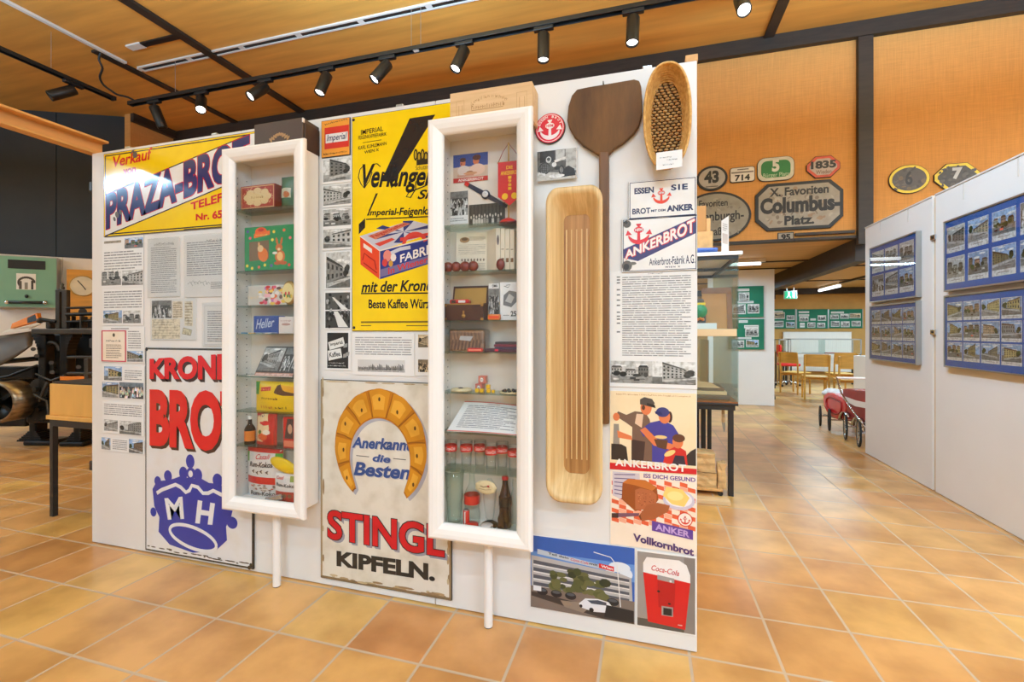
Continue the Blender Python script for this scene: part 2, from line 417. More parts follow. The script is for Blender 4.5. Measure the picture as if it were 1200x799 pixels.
    def build(s, name, parent, m='ink_matte'):
        base = world_loc(parent) if parent is not None else Vector((0, 0, 0))
        me = bpy.data.meshes.new(name); me.from_pydata([v-base for v in s.v], [], s.f)
        at = me.color_attributes.new('ink', 'FLOAT_COLOR', 'CORNER')
        buf = []
        for p, c in zip(me.polygons, s.c): buf += list((*c, 1.0))*p.loop_total
        at.data.foreach_set('color', buf)
        me.materials.append(MATS['ink_photo' if s.has_photo and m in ('ink_matte', 'ink_satin') else m]); me.update()
        o = bpy.data.objects.new(name, me); COL.objects.link(o); o.parent = parent
        return o
def board(name, label, cat, x0, z0, x1, z1, Y, th, m, group=None, bev=0.002):
    """a flat thing lying against a wall plane that faces -Y: its back at Y, its front at Y-th"""
    if x0 > x1: x0, x1 = x1, x0
    if z0 > z1: z0, z1 = z1, z0
    b = MB(); b.box((x0, Y-th, z0), (x1, Y, z1), bev)
    o = b.build(name, m, None, ((x0+x1)/2, Y, z0)); tag(o, label, cat, group)
    return o, (x0, z0, x1, z1), Print((0, Y-th, 0), (1, 0, 0), (0, 0, 1))
# ------------------------------------------------------------------ the room
def floor_mat():
    m, N, L, b = new_mat('terracotta_tiles')
    g = N.new('ShaderNodeNewGeometry'); sx = N.new('ShaderNodeSeparateXYZ'); L.new(g.outputs['Position'], sx.inputs[0])
    def math_(op, a, bv=None, c=None):
        n = N.new('ShaderNodeMath'); n.operation = op
        for i, q in enumerate((a, bv, c)):
            if q is None: continue
            if isinstance(q, (int, float)): n.inputs[i].default_value = q
            else: L.new(q, n.inputs[i])
        return n.outputs[0]
    u = math_('DIVIDE', math_('ADD', sx.outputs[0], 1.939+35.2), 0.352)
    v = math_('DIVIDE', math_('ADD', sx.outputs[1], 36.0-1.68), 0.36)
    fu, fv = math_('FRACT', u), math_('FRACT', v); iu, iv = math_('FLOOR', u), math_('FLOOR', v)
    du = math_('MINIMUM', fu, math_('SUBTRACT', 1, fu)); dv = math_('MINIMUM', fv, math_('SUBTRACT', 1, fv))
    dm = math_('MINIMUM', du, dv)
    mask = N.new('ShaderNodeMapRange'); mask.inputs[1].default_value = 0.013; mask.inputs[2].default_value = 0.021; L.new(dm, mask.inputs[0])
    cid = N.new('ShaderNodeCombineXYZ'); L.new(iu, cid.inputs[0]); L.new(iv, cid.inputs[1])
    wn = N.new('ShaderNodeTexWhiteNoise'); wn.noise_dimensions = '2D'; L.new(cid.outputs[0], wn.inputs['Vector'])
    cr = N.new('ShaderNodeValToRGB'); e = cr.color_ramp.elements
    e[0].position = 0.0; e[0].color = (*lin((190, 138, 82)), 1); e[1].position = 1.0; e[1].color = (*lin((214, 172, 106)), 1)
    for p, c in ((0.3, (206, 156, 98)), (0.55, (208, 160, 98)), (0.72, (198, 142, 90)), (0.9, (214, 172, 98))):
        q = e.new(p); q.color = (*lin(c), 1)
    L.new(wn.outputs['Value'], cr.inputs[0])
    nz = N.new('ShaderNodeTexNoise'); nz.inputs['Scale'].default_value = 3.2; nz.inputs['Detail'].default_value = 6; L.new(g.outputs['Position'], nz.inputs['Vector'])
    nr = N.new('ShaderNodeValToRGB'); nr.color_ramp.elements[0].color = (0.74, 0.68, 0.6, 1); nr.color_ramp.elements[1].color = (1.1, 1.1, 1.06, 1)
    nr.color_ramp.elements[0].position = 0.33; nr.color_ramp.elements[1].position = 0.62
    L.new(nz.outputs['Fac'], nr.inputs[0])
    mm = N.new('ShaderNodeMix'); mm.data_type = 'RGBA'; mm.blend_type = 'MULTIPLY'; mm.inputs[0].default_value = 1
    L.new(cr.outputs[0], mm.inputs[6]); L.new(nr.outputs[0], mm.inputs[7])
    mg = N.new('ShaderNodeMix'); mg.data_type = 'RGBA'; mg.inputs[6].default_value = (*lin((186, 164, 140)), 1)
    L.new(mask.outputs[0], mg.inputs[0]); L.new(mm.outputs[2], mg.inputs[7]); L.new(mg.outputs[2], b.inputs['Base Color'])
    rr = N.new('ShaderNodeMapRange'); rr.inputs[3].default_value = 0.75; rr.inputs[4].default_value = 0.3; L.new(mask.outputs[0], rr.inputs[0]); L.new(rr.outputs[0], b.inputs['Roughness'])
    n2 = N.new('ShaderNodeTexNoise'); n2.inputs['Scale'].default_value = 7; L.new(g.outputs['Position'], n2.inputs['Vector'])
    hh = math_('ADD', mask.outputs[0], math_('MULTIPLY', n2.outputs['Fac'], 0.5))
    bp = N.new('ShaderNodeBump'); bp.inputs['Strength'].default_value = 0.25; bp.inputs['Distance'].default_value = 0.004; L.new(hh, bp.inputs['Height']); L.new(bp.outputs[0], b.inputs['Normal'])
    MATS['terracotta_tiles'] = m
floor_mat()
def hessian_mat(name, c, rough=0.85):
    m, N, L, b = new_mat(name); c = lin(c)
    tc = N.new('ShaderNodeTexCoord')
    outs = []
    for st in ((150, 150, 4), (5, 5, 160)):
        mp = N.new('ShaderNodeMapping'); mp.inputs['Scale'].default_value = st; L.new(tc.outputs['Object'], mp.inputs[0])
        n = N.new('ShaderNodeTexNoise'); n.inputs['Scale'].default_value = 1; n.inputs['Detail'].default_value = 2; L.new(mp.outputs[0], n.inputs['Vector']); outs.append(n.outputs['Fac'])
    a = N.new('ShaderNodeMath'); a.operation = 'ADD'; L.new(outs[0], a.inputs[0]); L.new(outs[1], a.inputs[1])
    r = N.new('ShaderNodeMapRange'); r.inputs[1].default_value = 0.6; r.inputs[2].default_value = 1.4; r.inputs[3].default_value = 0.85; r.inputs[4].default_value = 1.15; L.new(a.outputs[0], r.inputs[0])
    mx = N.new('ShaderNodeMix'); mx.data_type = 'RGBA'; mx.blend_type = 'MULTIPLY'; mx.inputs[0].default_value = 1; mx.inputs[6].default_value = (*c, 1)
    cb = N.new('ShaderNodeCombineXYZ'); [L.new(r.outputs[0], cb.inputs[i]) for i in range(3)]
    L.new(cb.outputs[0], mx.inputs[7]); L.new(mx.outputs[2], b.inputs['Base Color']); b.inputs['Roughness'].default_value = rough
    MATS[name] = m
hessian_mat('orange_hessian', (202, 142, 76))
mat('plywood_ceiling', (206, 146, 66), 0.6, 0, 0.07, 1.6, (0.5, 5, 1))
mat('low_plywood_ceiling', (196, 158, 100), 0.6, 0, 0.06, 1.6, (0.5, 5, 1))
mat('dark_timber', (44, 33, 25), 0.55, 0, 0.15, 4, (1, 1, 8))
mat('black_board', (34, 34, 34), 0.6, 0, 0.12, 1.5)
mat('cream_wall', (206, 206, 206), 0.8)
mat('white_board', (228, 224, 220), 0.45, 0, 0.012, 2)
mat('white_lacquer', (240, 234, 228), 0.35, 0, 0.01, 3)
mat('ochre_wall', (196, 150, 84), 0.8, 0, 0.05, 3)
HC, YW, ZL, YB = 5.2, 6.75, 2.53, 14.5
struct('floor', MB().box((-14, -5, -0.1), (9, YB+0.1, 0)), 'terracotta_tiles')
struct('ceiling', MB().box((-14, -5, HC), (9, YW+0.1, HC+0.1)), 'plywood_ceiling')
struct('wall_back', MB().box((-8.8, YW, ZL), (9, YW+0.1, HC)).box((-8.8, YW, 0), (0.3, YW+0.1, ZL)), 'orange_hessian')
struct('wall_left', MB().box((-8.9, 5.9, 0), (-8.76, YW+0.1, HC)), 'orange_hessian')
# black boarded wall standing askew at the far left
d0, d1 = Vector((-8.95, 5.98, 0)), Vector((-14.0, 3.55, 0)); dd = (d1-d0).normalized(); dn = Vector((-dd.y, dd.x, 0))
if dn.y < 0: dn = -dn
b = MB()
for k in range(5):
    p, q = d0+(d1-d0)*(k/5), d0+(d1-d0)*((k+1)/5)-dd*0.012
    b.prism([p, q, q+dn*0.06, p+dn*0.06], (0, 0, HC))
struct('wall_black', b, 'black_board')
struct('wall_far_left', MB().box((-14.1, -5, 0), (-14, 3.6, HC)), 'cream_wall')
struct('wall_front', MB().box((-14, -5.1, 0), (9, -5, HC)), 'cream_wall')
struct('wall_right', MB().box((9, -5, 0), (9.1, YB, HC)), 'cream_wall')
struct('ceiling_low', MB().box((0.3, YW+0.1, ZL), (9, YB, ZL+0.08)), 'low_plywood_ceiling')
struct('wall_low_left', MB().box((0.2, YW+0.1, 0), (0.3, YB, ZL)), 'ochre_wall')
struct('wall_low_back', MB().box((0.2, YB, 0), (9, YB+0.1, ZL+0.08)), 'ochre_wall')
# timber framing
struct('trim_1', MB().box((-8.76, YW-0.08, HC-0.19), (9, YW, HC)), 'dark_timber')
struct('trim_2', MB().box((2.53, YW-0.07, ZL-0.1), (2.69, YW, HC-0.19), 0.004), 'dark_timber')
struct('trim_3', MB().box((-8.76, 5.9, HC-0.14), (-8.68, YW-0.08, HC)), 'dark_timber')
struct('trim_4', MB().box((-5.85, -5, HC-0.035), (-5.72, YW-0.08, HC)), 'dark_timber')
struct('trim_5', MB().box((1.47, -5, HC-0.035), (1.59, YW-0.08, HC)), 'dark_timber')
struct('trim_6', MB().box((-7.3, 4.42, HC-0.03), (-7.19, YW-0.08, HC)), 'dark_timber')
struct('trim_7', MB().box((0.3, YW-0.03, ZL-0.012), (9, YW+0.1, ZL+0.02)), 'dark_timber')
struct('trim_8', MB().box((2.56, YW+0.1, 2.24), (2.72, 11.2, ZL)).box((2.72, YW+0.1, 2.36), (2.86, 11.2, ZL)), 'dark_timber')
for i, (y, z) in enumerate(((8.65, 0.02), (9.6, 0.02), (12.2, 0.02))):
    struct('trim_%d' % (9+i), MB().box((0.3, y-0.03, ZL-z), (9, y+0.03, ZL)), 'dark_timber')
struct('trim_12', MB().box((0.3, YB-0.12, ZL-0.16), (9, YB, ZL)), 'dark_timber')

# ------------------------------------------------------------------ ceiling channels, tracks and spots
mat('white_metal', (214, 208, 200), 0.4, 0, 0.02)
mat('black_metal', (22, 22, 23), 0.4, 0.0, 0.08)
mat('black_plastic', (16, 16, 17), 0.5, 0.0, 0.05)
mat('chrome', (200, 200, 202), 0.18, 1.0, 0.02)
mat('aluminium', (176, 178, 178), 0.35, 0.9, 0.03)
mat('lamp_glow', (255, 247, 236), 0.5, 0, 0, emit=14)
mat('tube_glow', (244, 250, 255), 0.5, 0, 0, emit=7)
# slotted white channel crossing the ceiling
a0, a1 = on_z(165, 82, HC-0.02), on_z(552, -2, HC-0.02)
yc = (a0.y+a1.y)/2
r = empty('ceiling_channel', (a0.x, yc, HC), 'long white slotted ceiling channel running above the row of black spots', 'ceiling channel')
MB().box((a0.x, yc-0.055, HC-0.02), (a1.x+0.4, yc-0.03, HC)).box((a0.x, yc+0.03, HC-0.02), (a1.x+0.4, yc+0.055, HC)).build('rail', 'white_metal', r)
n = 6; ln = (a1.x+0.4-a0.x)/n
for k in range(n):
    MB().box((a0.x+ln*k+0.04, yc-0.03, HC-0.012), (a0.x+ln*(k+1)-0.04, yc+0.03, HC)).build('slot', 'black_metal', r)
for k in range(n+1):
    x = a0.x+ln*k; MB().box((x-0.04, yc-0.03, HC-0.018), (x+0.04, yc+0.03, HC)).build('bridge', 'white_metal', r)
a0, a1 = on_z(154, 56, HC-0.02), on_z(212, 43, HC-0.02); yc = (a0.y+a1.y)/2
r = empty('ceiling_channel', (a0.x, yc, HC), 'short black ceiling channel with white end beside the dark ceiling strip', 'ceiling channel')
MB().box((a0.x+0.2, yc-0.04, HC-0.02), (a1.x, yc+0.04, HC)).build('slot', 'black_metal', r)
MB().box((a0.x-0.05, yc-0.05, HC-0.022), (a0.x+0.2, yc+0.05, HC)).build('end_plate', 'white_metal', r)
o = MB().box((-7.17, -1.0, HC-0.03), (-7.12, 4.75, HC)).build('cable_conduit', 'white_metal', None, (-7.15, 2, HC-0.03))
tag(o, 'thin white cable conduit along the ceiling towards the black loop of cable', 'conduit')

ZT, YT = 4.70, 4.9
r = empty('lighting_track', (-3, YT, ZT), 'long black lighting track carrying the row of spots above the exhibition wall', 'lighting track')
b = MB(); b.box((-7.27, YT-0.035, ZT), (2.6, YT+0.035, ZT+0.012), 0.003)
for s in (-1, 1): b.box((-7.27, YT+s*0.035-0.006, ZT-0.035), (2.6, YT+s*0.035+0.006, ZT+0.012), 0.002)
b.build('rail', 'black_metal', r)
for x in (-7.27, 2.6): MB().box((x-0.015, YT-0.04, ZT-0.04), (x+0.015, YT+0.04, ZT+0.015), 0.004).build('end_cap', 'black_plastic', r)
xw = on_y(482, 50, YT).x; xv = on_y(493, 50, YT).x; xj = on_y(487.5, 58, YT).x
for x in (-6.4, xw, xv, 1.2):
    MB().tube([(x, YT, ZT+0.01), (x, YT, HC)], 0.003, 6).build('suspension_wire', 'aluminium', r)
MB().box((xj-0.03, YT-0.02, ZT-0.034), (xj+0.03, YT+0.02, ZT-0.01)).build('joint_plate', 'white_metal', r)
X2 = -7.34
r = empty('lighting_track', (X2, 2, ZT), 'short black lighting track at the far left above the light timber beam', 'lighting track')
b = MB(); b.box((X2-0.035, -0.5, ZT), (X2+0.035, 4.72, ZT+0.012), 0.003)
for s in (-1, 1): b.box((X2+s*0.035-0.006, -0.5, ZT-0.035), (X2+s*0.035+0.006, 4.72, ZT+0.012), 0.002)
b.build('rail', 'black_metal', r)
for y in (-0.5, 4.72): MB().box((X2-0.04, y-0.015, ZT-0.04), (X2+0.04, y+0.015, ZT+0.015), 0.004).build('end_cap', 'black_plastic', r)
for y in (1.0, 4.0): MB().tube([(X2, y, ZT+0.01), (X2, y, HC)], 0.003, 6).build('suspension_wire', 'aluminium', r)
cpts = []
for (px, py, t) in ((118, 62, 6.30), (116, 70, 6.32), (120, 80, 6.38), (117, 90, 6.45), (121, 99, 6.52), (130, 106, 6.60), (138, 111, 6.66), (150, 114, 6.72), (161, 120, 6.80)):
    d = ray(px, py); cpts.append(Vector((d.x*t, d.y*t, EYE+d.z*t)))
sm = []
for i in range(len(cpts)-1):
    p0, p1, p2, p3 = cpts[max(0, i-1)], cpts[i], cpts[i+1], cpts[min(len(cpts)-1, i+2)]
    for k in range(5):
        t = k/5; sm.append(0.5*((2*p1)+(p2-p0)*t+(2*p0-5*p1+4*p2-p3)*t*t+(3*p1-p0-3*p2+p3)*t**3))
sm.append(cpts[-1])
o = MB().tube(sm, 0.014, 8).build('power_cable', 'black_plastic', None, tuple(cpts[0])); tag(o, 'black cable looping from the ceiling down to the meeting ends of the tracks', 'cable')

def spotlight(px, py, dirv, label, lit=True, track='x', energy=170, yofs=0, drop=0.20, L=0.30, R=0.066):
    """px, py: where its pivot shows on the track"""
    if track == 'x':
        p = on_y(px, py, YT); x, y = p.x, YT
    else:
        p = on_x(px, py, X2); x, y = X2, p.y
    r = empty('track_spotlight', (x, y, ZT-0.035), label, 'spotlight', 'black track spots under the ceiling')
    ax = (1, 0, 0) if track == 'x' else (0, 1, 0)
    b = MB(); 
    if track == 'x': b.box((x-0.11, y-0.03, ZT-0.075), (x+0.11, y+0.03, ZT-0.03), 0.008)
    else: b.box((x-0.03, y-0.11, ZT-0.075), (x+0.03, y+0.11, ZT-0.03), 0.008)
    b.build('adapter', 'black_plastic', r)
    d = Vector(dirv).normalized()
    pv = Vector((x, y, ZT-0.10))
    top = pv-d*0.02+Vector((0, 0, -0.03))
    MB().cyl((x, y, ZT-0.075), top+d*0.06, 0.018, 12).build('stem', 'black_plastic', r)
    M = d.to_track_quat('Z', 'Y').to_matrix()
    prof = [(1e-5, 0), (R*0.85, 0.0), (R, 0.012), (R, L-0.01), (R*0.97, L), (R*0.86, L), (R*0.82, L-0.03), (1e-5, L-0.03)]
    b = MB(); b.lathe(prof[:7], top, 28, M=M); b.build('housing', 'black_metal', r)
    b = MB(); b.lathe([(1e-5, L-0.022), (R*0.5, L-0.020), (R*0.83, L-0.024)], top, 28, M=M)
    b.build('lens' , 'lamp_glow' if lit else 'black_plastic', r)
    if lit:
        e = top+d*(L+0.02)
        spot('spotlight_lamp', e, e+d, energy, 62, 0.7, 0.05, WARM)
    return r
SPOTS = ((181, 122, (0.15, 0.35, -1), 'unlit black track spot at the left end of the long track', False),
         (236, 112, (0.55, -0.5, -1), 'second spot from the left on the long track, tilted right', True),
         (311, 97, (-0.3, -0.7, -0.8), 'spot glaring at the viewer above the dark brown box on the left showcase', True),
         (383, 85, (-0.15, -0.35, -1), 'spot above the small orange sign, tilted slightly forward', True),
         (454, 71, (-0.5, -0.5, -1), 'spot above the yellow sign, tilted clearly to the left', True),
         (544, 54, (-0.3, -0.35, -1), 'spot above the pale wooden crate lid, tilted slightly left', True),
         (637, 37, (0, -0.05, -1), 'spot hanging plumb over the red round badge', True),
         (742, 15, (-0.03, -0.16, -1), 'spot hanging almost plumb over the bread peel', True),
         (868, -11, (0.0, -0.62, -0.8), 'spot glaring at the viewer above the number plate wall', True),
         (999, -36, (0.0, -0.62, -0.8), 'rightmost glaring spot, cut by the top edge of the photo', True))
for q in SPOTS: spotlight(*q)
spotlight(86, 92, (-0.55, -0.9, -0.75), 'black spot aimed left on the short track over the timber beam', False, 'y')
# fluorescent tubes in the low room
t = empty('fluorescent_lamp', (1.55, 8.27, ZL), 'short fluorescent lamp running crosswise under the low ceiling near the doorway', 'lamp', 'tube lamps in the low room')
MB().box((0.9, 8.24, ZL-0.06), (1.85, 8.30, ZL), 0.004).build('housing', 'white_metal', t)
MB().cyl((0.92, 8.27, ZL-0.085), (1.78, 8.27, ZL-0.085), 0.022, 14).build('tube', 'tube_glow', t)
p, q = on_z(955, 342, ZL-0.09), on_z(983, 335, ZL-0.09)
xm = (p.x+q.x)/2
t = empty('fluorescent_lamp', (xm, (p.y+q.y)/2, ZL), 'fluorescent lamp running lengthwise under the low ceiling above the chairs', 'lamp', 'tube lamps in the low room')
y0, y1 = sorted((p.y, q.y)); y1 = min(y1, YB-0.3)
MB().box((xm-0.04, y0, ZL-0.05), (xm+0.04, y1, ZL), 0.004).build('housing', 'white_metal', t)
MB().cyl((xm, y0, ZL-0.09), (xm, y1, ZL-0.09), 0.03, 14).build('tube', 'tube_glow', t)
o = MB().box((xm-0.03, YW+0.3, ZL-0.04), (xm+0.03, y0-0.05, ZL)).build('cable_trunking', 'black_metal', None, (xm, 9, ZL-0.04)); tag(o, 'black cable trunking along the low ceiling up to the lengthwise lamp', 'trunking')
# light timber channel running off the top left corner of the exhibition wall
b = MB(); xb = -3.46
b.box((xb-0.02, -0.2, 2.50), (xb, 2.16, 2.60), 0.003); b.box((xb-0.02, -0.2, 2.585), (xb+0.06, 2.16, 2.60), 0.003); b.box((xb-0.02, -0.2, 2.495), (xb+0.05, 2.16, 2.51), 0.003)
mat('light_timber', (214, 160, 96), 0.5, 0, 0.08, 3, (6, 0.5, 6))
o = b.build('timber_beam', 'light_timber', None, (xb, 1, 2.5)); tag(o, 'light timber channel beam reaching from the top left corner of the exhibition wall', 'beam')
# ------------------------------------------------------------------ the exhibition wall and what hangs on it
YP = 2.065
def Pn(px, py, d=0.0):
    p = on_y(px, py, YP-d); return (p.x, p.z)
def R(x0, y0, x1, y1, d=0.0):
    a, b = Pn(x0, y0, d), Pn(x1, y1, d); return (a[0], b[1], b[0], a[1])
def Q(*px, d=0.0): return [Pn(x, y, d) for x, y in px]
mat('sheet_white', (232, 230, 228), 0.55, 0, 0.01)
mat('sheet_edge', (225, 222, 218), 0.5, 0, 0.01)
edges = [-3.405, -2.205, -0.998, 0.206]
for i, lab in enumerate(('white display panel with the bread sign and document sheets, left end of the wall', 'white display panel behind the yellow sign and the pastry sign', 'white display panel carrying the bread peel and trough, right end of the wall')):
    x0, x1 = edges[i]+0.002, edges[i+1]-0.002
    o = MB().box((x0, YP, 0.004), (x1, YP+0.04, 2.485), 0.002).build('exhibition_board', 'white_board', None, ((x0+x1)/2, YP, 0)); tag(o, lab, 'display panel', 'white panels of the exhibition wall')
    if i == 0:
        for py in (218, 402, 546):
            z = on_y(108, py, YP).z
            MB().box((x0-0.03, YP+0.001, z-0.03), (x0-0.001, YP+0.03, z+0.03), 0.004).build('clip', 'black_metal', o)
    for x in (x0+0.3, x1-0.2):
        MB().box((x-0.02, YP+0.005, 2.485), (x+0.02, YP+0.035, 2.5), 0.003).build('top_clip', 'aluminium', o)
p0, p1 = on_y(803, 71, YP+0.02), on_y(818, 71, YP+0.02)
o = MB().box((p0.x, YP+0.002, 2.486), (p1.x-0.002, YP+0.04, 2.515), 0.002).build('timber_block', 'light_timber', None, (p0.x, YP, 2.486)); tag(o, 'small timber block on the top right corner of the exhibition wall', 'block')

YEL = (246, 208, 20); NAVY = (40, 50, 110); RED = (206, 30, 38); BLK = (28, 26, 26); WHT = (236, 234, 232)
mat('enamel_edge', (60, 52, 44), 0.3, 0.2, 0.1)
def sign(name, label, cat, px, th=0.012, m='enamel_edge', d=0.0, group=None, bev=0.002):
    r = R(*px, d=0)
    return board(name, label, cat, r[0], r[1], r[2], r[3], YP-d-.0005, th, m, group, bev)

# --- yellow diagonal-band bread sign, top left
x0, z1 = Pn(123, 181); z0 = Pn(123, 278)[1]; x1 = Pn(331, 160)[0]
o, bb, c = board('enamel_sign', 'yellow enamel sign with blue lettering on a white diagonal band, top left of the wall', 'sign', x0, z0, x1, z1, YP-.0005, 0.007, 'enamel_edge')
p = Print(c.O, d=0.0)
p.rect(x0+.004, z0+.004, x1-.004, z1-.004, YEL, 0); p.frame(x0+.012, z0+.012, x1-.012, z1-.012, .007, (40, 40, 50), 1)
def on_sign(pts): return [(min(max(a, x0+.012), x1-.012), min(max(b, z0+.012), z1-.012)) for a, b in pts]
ul0, ul1 = Pn(124, 229), Pn(296, 157); ll0, ll1 = Pn(124, 277), Pn(258, 221)
sl = (ul1[1]-ul0[1])/(ul1[0]-ul0[0]); sl2 = (ll1[1]-ll0[1])/(ll1[0]-ll0[0])
xt = ul0[0]+(z1-.014-ul0[1])/sl; xe = x1-.014
ze = ll0[1]+(xe-ll0[0])*sl2
band = [(x0+.014, ul0[1]), (x0+.014, ll0[1]+.0), (xe, min(ze, z1-.03)), (xe, z1-.014), (min(xt, xe-.01), z1-.014)]
p.poly(band, WHT, 2)
p.line([(x0+.014, ul0[1]), (min(xt, xe), z1-.014)], .007, (40, 40, 60), 3); p.line([(x0+.014, ll0[1]), (xe, min(ze, z1-.03))], .007, (40, 40, 60), 3)
p.build('face', o, 'ink_enamel')
p = Print(c.O, d=0.0)
q = Q((126, 228), (294, 158), (294, 203), (126, 270))
for dx, dz, cc, l in ((.004, .004, RED, 4), (-.004, .004, RED, 4), (.004, -.004, RED, 4), (-.004, -.004, RED, 4), (0, 0, NAVY, 5)):
    p.text('PRAZA-BROT', [(a+dx, b+dz) for a, b in q], cc, l, 0.045, 0, 1.02)
p.build('lettering', o, 'ink_enamel')
p = Print(c.O, d=0.0)
p.text('Verkauf', Q((134, 184), (180, 173), (180, 187), (134, 197)), RED, 4, 0.02, 0.15)
p.text('von', Q((146, 199), (161, 196), (161, 203), (146, 206)), RED, 4, 0.03); p.build('dealer_lettering', o, 'ink_enamel'); p = Print(c.O)
p.text('TELEFON', Q((225, 238), (286, 218), (286, 230), (225, 247)), RED, 4, 0.03)
p.text('Nr. 65', Q((231, 251), (262, 246), (262, 256), (231, 259)), RED, 4, 0.04)
p.line(Q((217, 269.3), (262, 266)), .006, (90, 74, 40), 4)
p.build('telephone_lettering', o, 'ink_enamel')
p = Print(c.O, d=0.0)
for (px_, py_, rx, rz) in ((157, 178, .022, .012), (160, 182, .02, .02), (139, 252, .016, .022), (143, 249, .012, .018), (136, 257, .01, .016)):
    a, b = Pn(px_, py_); p.ell(a, min(b, z1-.012), rx, min(rz, z1-.01-b) if b < z1-.014 else .006, (92, 84, 80), 6, 9, rot=0.5)
p.build('chipped_spot', o, 'ink_worn')

# --- left column of document sheets
def doc(name, label, px, th=0.003, m='sheet_white', group=None, cat='document', d=0.001):
    return sign(name, label, cat, px, th, m, d, group, 0.0006)
GR = 'typed sheets of the left column'
o, bb, c = doc('document_sheet', 'topmost sheet of the left column, colour photo in its top right corner', (121, 279, 169, 336), group=GR)
c.rect(*R(123, 283, 143, 284.3), (150, 140, 120), 1); c.photo(*R(147, 279.5, 168.5, 290), 3, 'col'); c.lines(*R(123, 295, 167, 315), 7, seed=1)
c.photo(*R(120, 317.5, 143, 334), 4, 'bw'); c.photo(*R(144, 317, 168.5, 333.5), 5, 'bw'); c.build('print', o)
o, bb, c = doc('document_sheet', 'second sheet of the left column, with a yellow house photo beside a grey one', (121, 338, 169, 381), group=GR)
c.lines(*R(123, 341, 167, 361), 7, seed=2); c.photo(*R(122, 364, 144, 378.5), 6, 'col', scene='house'); c.photo(*R(145, 364, 166, 378.5), 7, 'bw'); c.build('print', o)
o, bb, c = doc('document_sheet', 'third sheet of the left column, behind the red bordered certificate', (121, 383, 170, 425.5), group=GR)
c.rect(*R(131, 384.5, 152, 385.6), (150, 140, 140), 1); c.lines(*R(151, 387, 166, 409), 8, seed=3); c.photo(*R(150, 411, 168.5, 424), 8, 'col'); c.build('print', o)
o, bb, c = sign('certificate', 'small cream certificate with a red border in the left column', 'document', (120, 386.5, 150, 424.5), 0.003, 'sheet_edge', 0.004, None, 0.0005)
c.rect(*R(120.5, 387, 149.5, 424), (196, 70, 84), 0); c.rect(*R(122, 388.3, 148, 422.7), (238, 224, 206), 1)
c.ell(*Pn(135, 392.5), .011, .012, (80, 70, 60), 2, 12); c.squiggle(*R(126, 397.5, 144, 400.5), (70, 60, 56), 2, 12); c.lines(*R(126, 403, 144, 420), 8, (150, 132, 116), 2, 4); c.build('print', o)
o, bb, c = doc('document_sheet', 'fourth sheet of the left column, with three colour photos', (121, 427.5, 170, 468.5), group=GR)
c.photo(*R(123, 429, 144, 446), 9, 'col', scene='house'); c.lines(*R(147, 433, 167, 446), 5, seed=5); c.photo(*R(120.8, 447.3, 140, 466), 10, 'col', scene='street'); c.photo(*R(140.7, 447.5, 169, 467.5), 11, 'col', scene='crowd'); c.build('print', o)
o, bb, c = doc('document_sheet', 'fifth sheet of the left column, two grey building photos below its text', (121, 470, 169.5, 511), group=GR)
c.lines(*R(123, 472, 167, 489), 6, seed=6); c.photo(*R(123, 491, 139, 505.5), 12, 'bw', scene='street'); c.photo(*R(141, 492.5, 166.5, 510), 13, 'bw', scene='street'); c.build('print', o)
o, bb, c = doc('document_sheet', 'bottom sheet of the left column, a photo at either end of its text', (119.5, 511.5, 170, 532.5), group=GR)
c.photo(*R(120, 512, 130.5, 527), 14, 'col', scene='house'); c.lines(*R(133, 514, 150, 528), 6, seed=7); c.photo(*R(152, 514, 168.5, 531.5), 15, 'col', scene='street'); c.build('print', o)
# --- acrylic covered documents
def acrylic(label, px, draw, th=0.005):
    o, bb, c = sign('framed_document', label, 'framed document', px, th, 'sheet_white', 0.0, None, 0.001)
    draw(c, bb); c.build('print', o)
    MB().box((bb[0]-.004, YP-th-.005, bb[1]-.004), (bb[2]+.004, YP-th-.002, bb[3]+.004), .001).build('acrylic_cover', 'pane_glass', o)
def dr1(c, b):
    c.squiggle(*R(182, 284.5, 205, 287), (140, 140, 144), 1, 18); c.lines(*R(178, 290, 208, 343), 24, (166, 166, 170), 1, 8, .42)
def dr2(c, b):
    c.squiggle(*R(243, 280, 262, 282.5), (140, 140, 144), 1, 12); c.lines(*R(220, 284, 268, 322), 16, (160, 160, 164), 1, 9, .45)
    for k in range(7): c.line([Pn(221+k*3.6, 333-(k % 3)), Pn(224+k*3.6, 330.5-(k % 2)*1.5), Pn(227+k*3.4, 335-(k % 4))], .003, (150, 160, 158), 1)
    c.lines(*R(248, 330, 268, 338), 4, (150, 150, 152), 1, 10)
acrylic('tall covered text sheet right of the document column, full of small print', (175, 281, 211.5, 347.5), dr1)
acrylic('covered letter with a pencil drawing, partly behind the left showcase', (217.5, 277, 275, 347), dr2)
def dr3(c, b):
    c.photo(*R(179, 352.5, 202, 372.5), 16, 'bw', scene='crowd'); c.rect(*R(203, 353, 215, 373), (240, 226, 204), 1); c.rect(*R(217, 353, 227, 382), (240, 228, 206), 1)
    c.lines(*R(204, 354, 214, 372), 7, (190, 172, 140), 2, 11); c.lines(*R(218, 354, 226, 381), 8, (190, 172, 140), 2, 12)
    c.rect(*R(179, 374, 212, 397), (244, 230, 204), 1); c.lines(*R(181, 376, 210, 395), 6, (208, 192, 160), 2, 13, .3)
    q = Q((216, 384), (226, 387), (224.5, 393), (214.5, 391)); c.poly(q, (226, 214, 180), 3); c.line(q+[q[0]], .003, (120, 110, 80), 4)
acrylic('covered sheet of old yellowed papers with a photo at its top left', (178, 351.5, 230.5, 398.5), dr3, 0.004)
def dr4(c, b): c.lines(*R(244, 364, 268, 401), 14, (150, 150, 155), 1, 14); c.frame(*R(240.5, 358, 272, 404), .003, (205, 205, 205), 1)
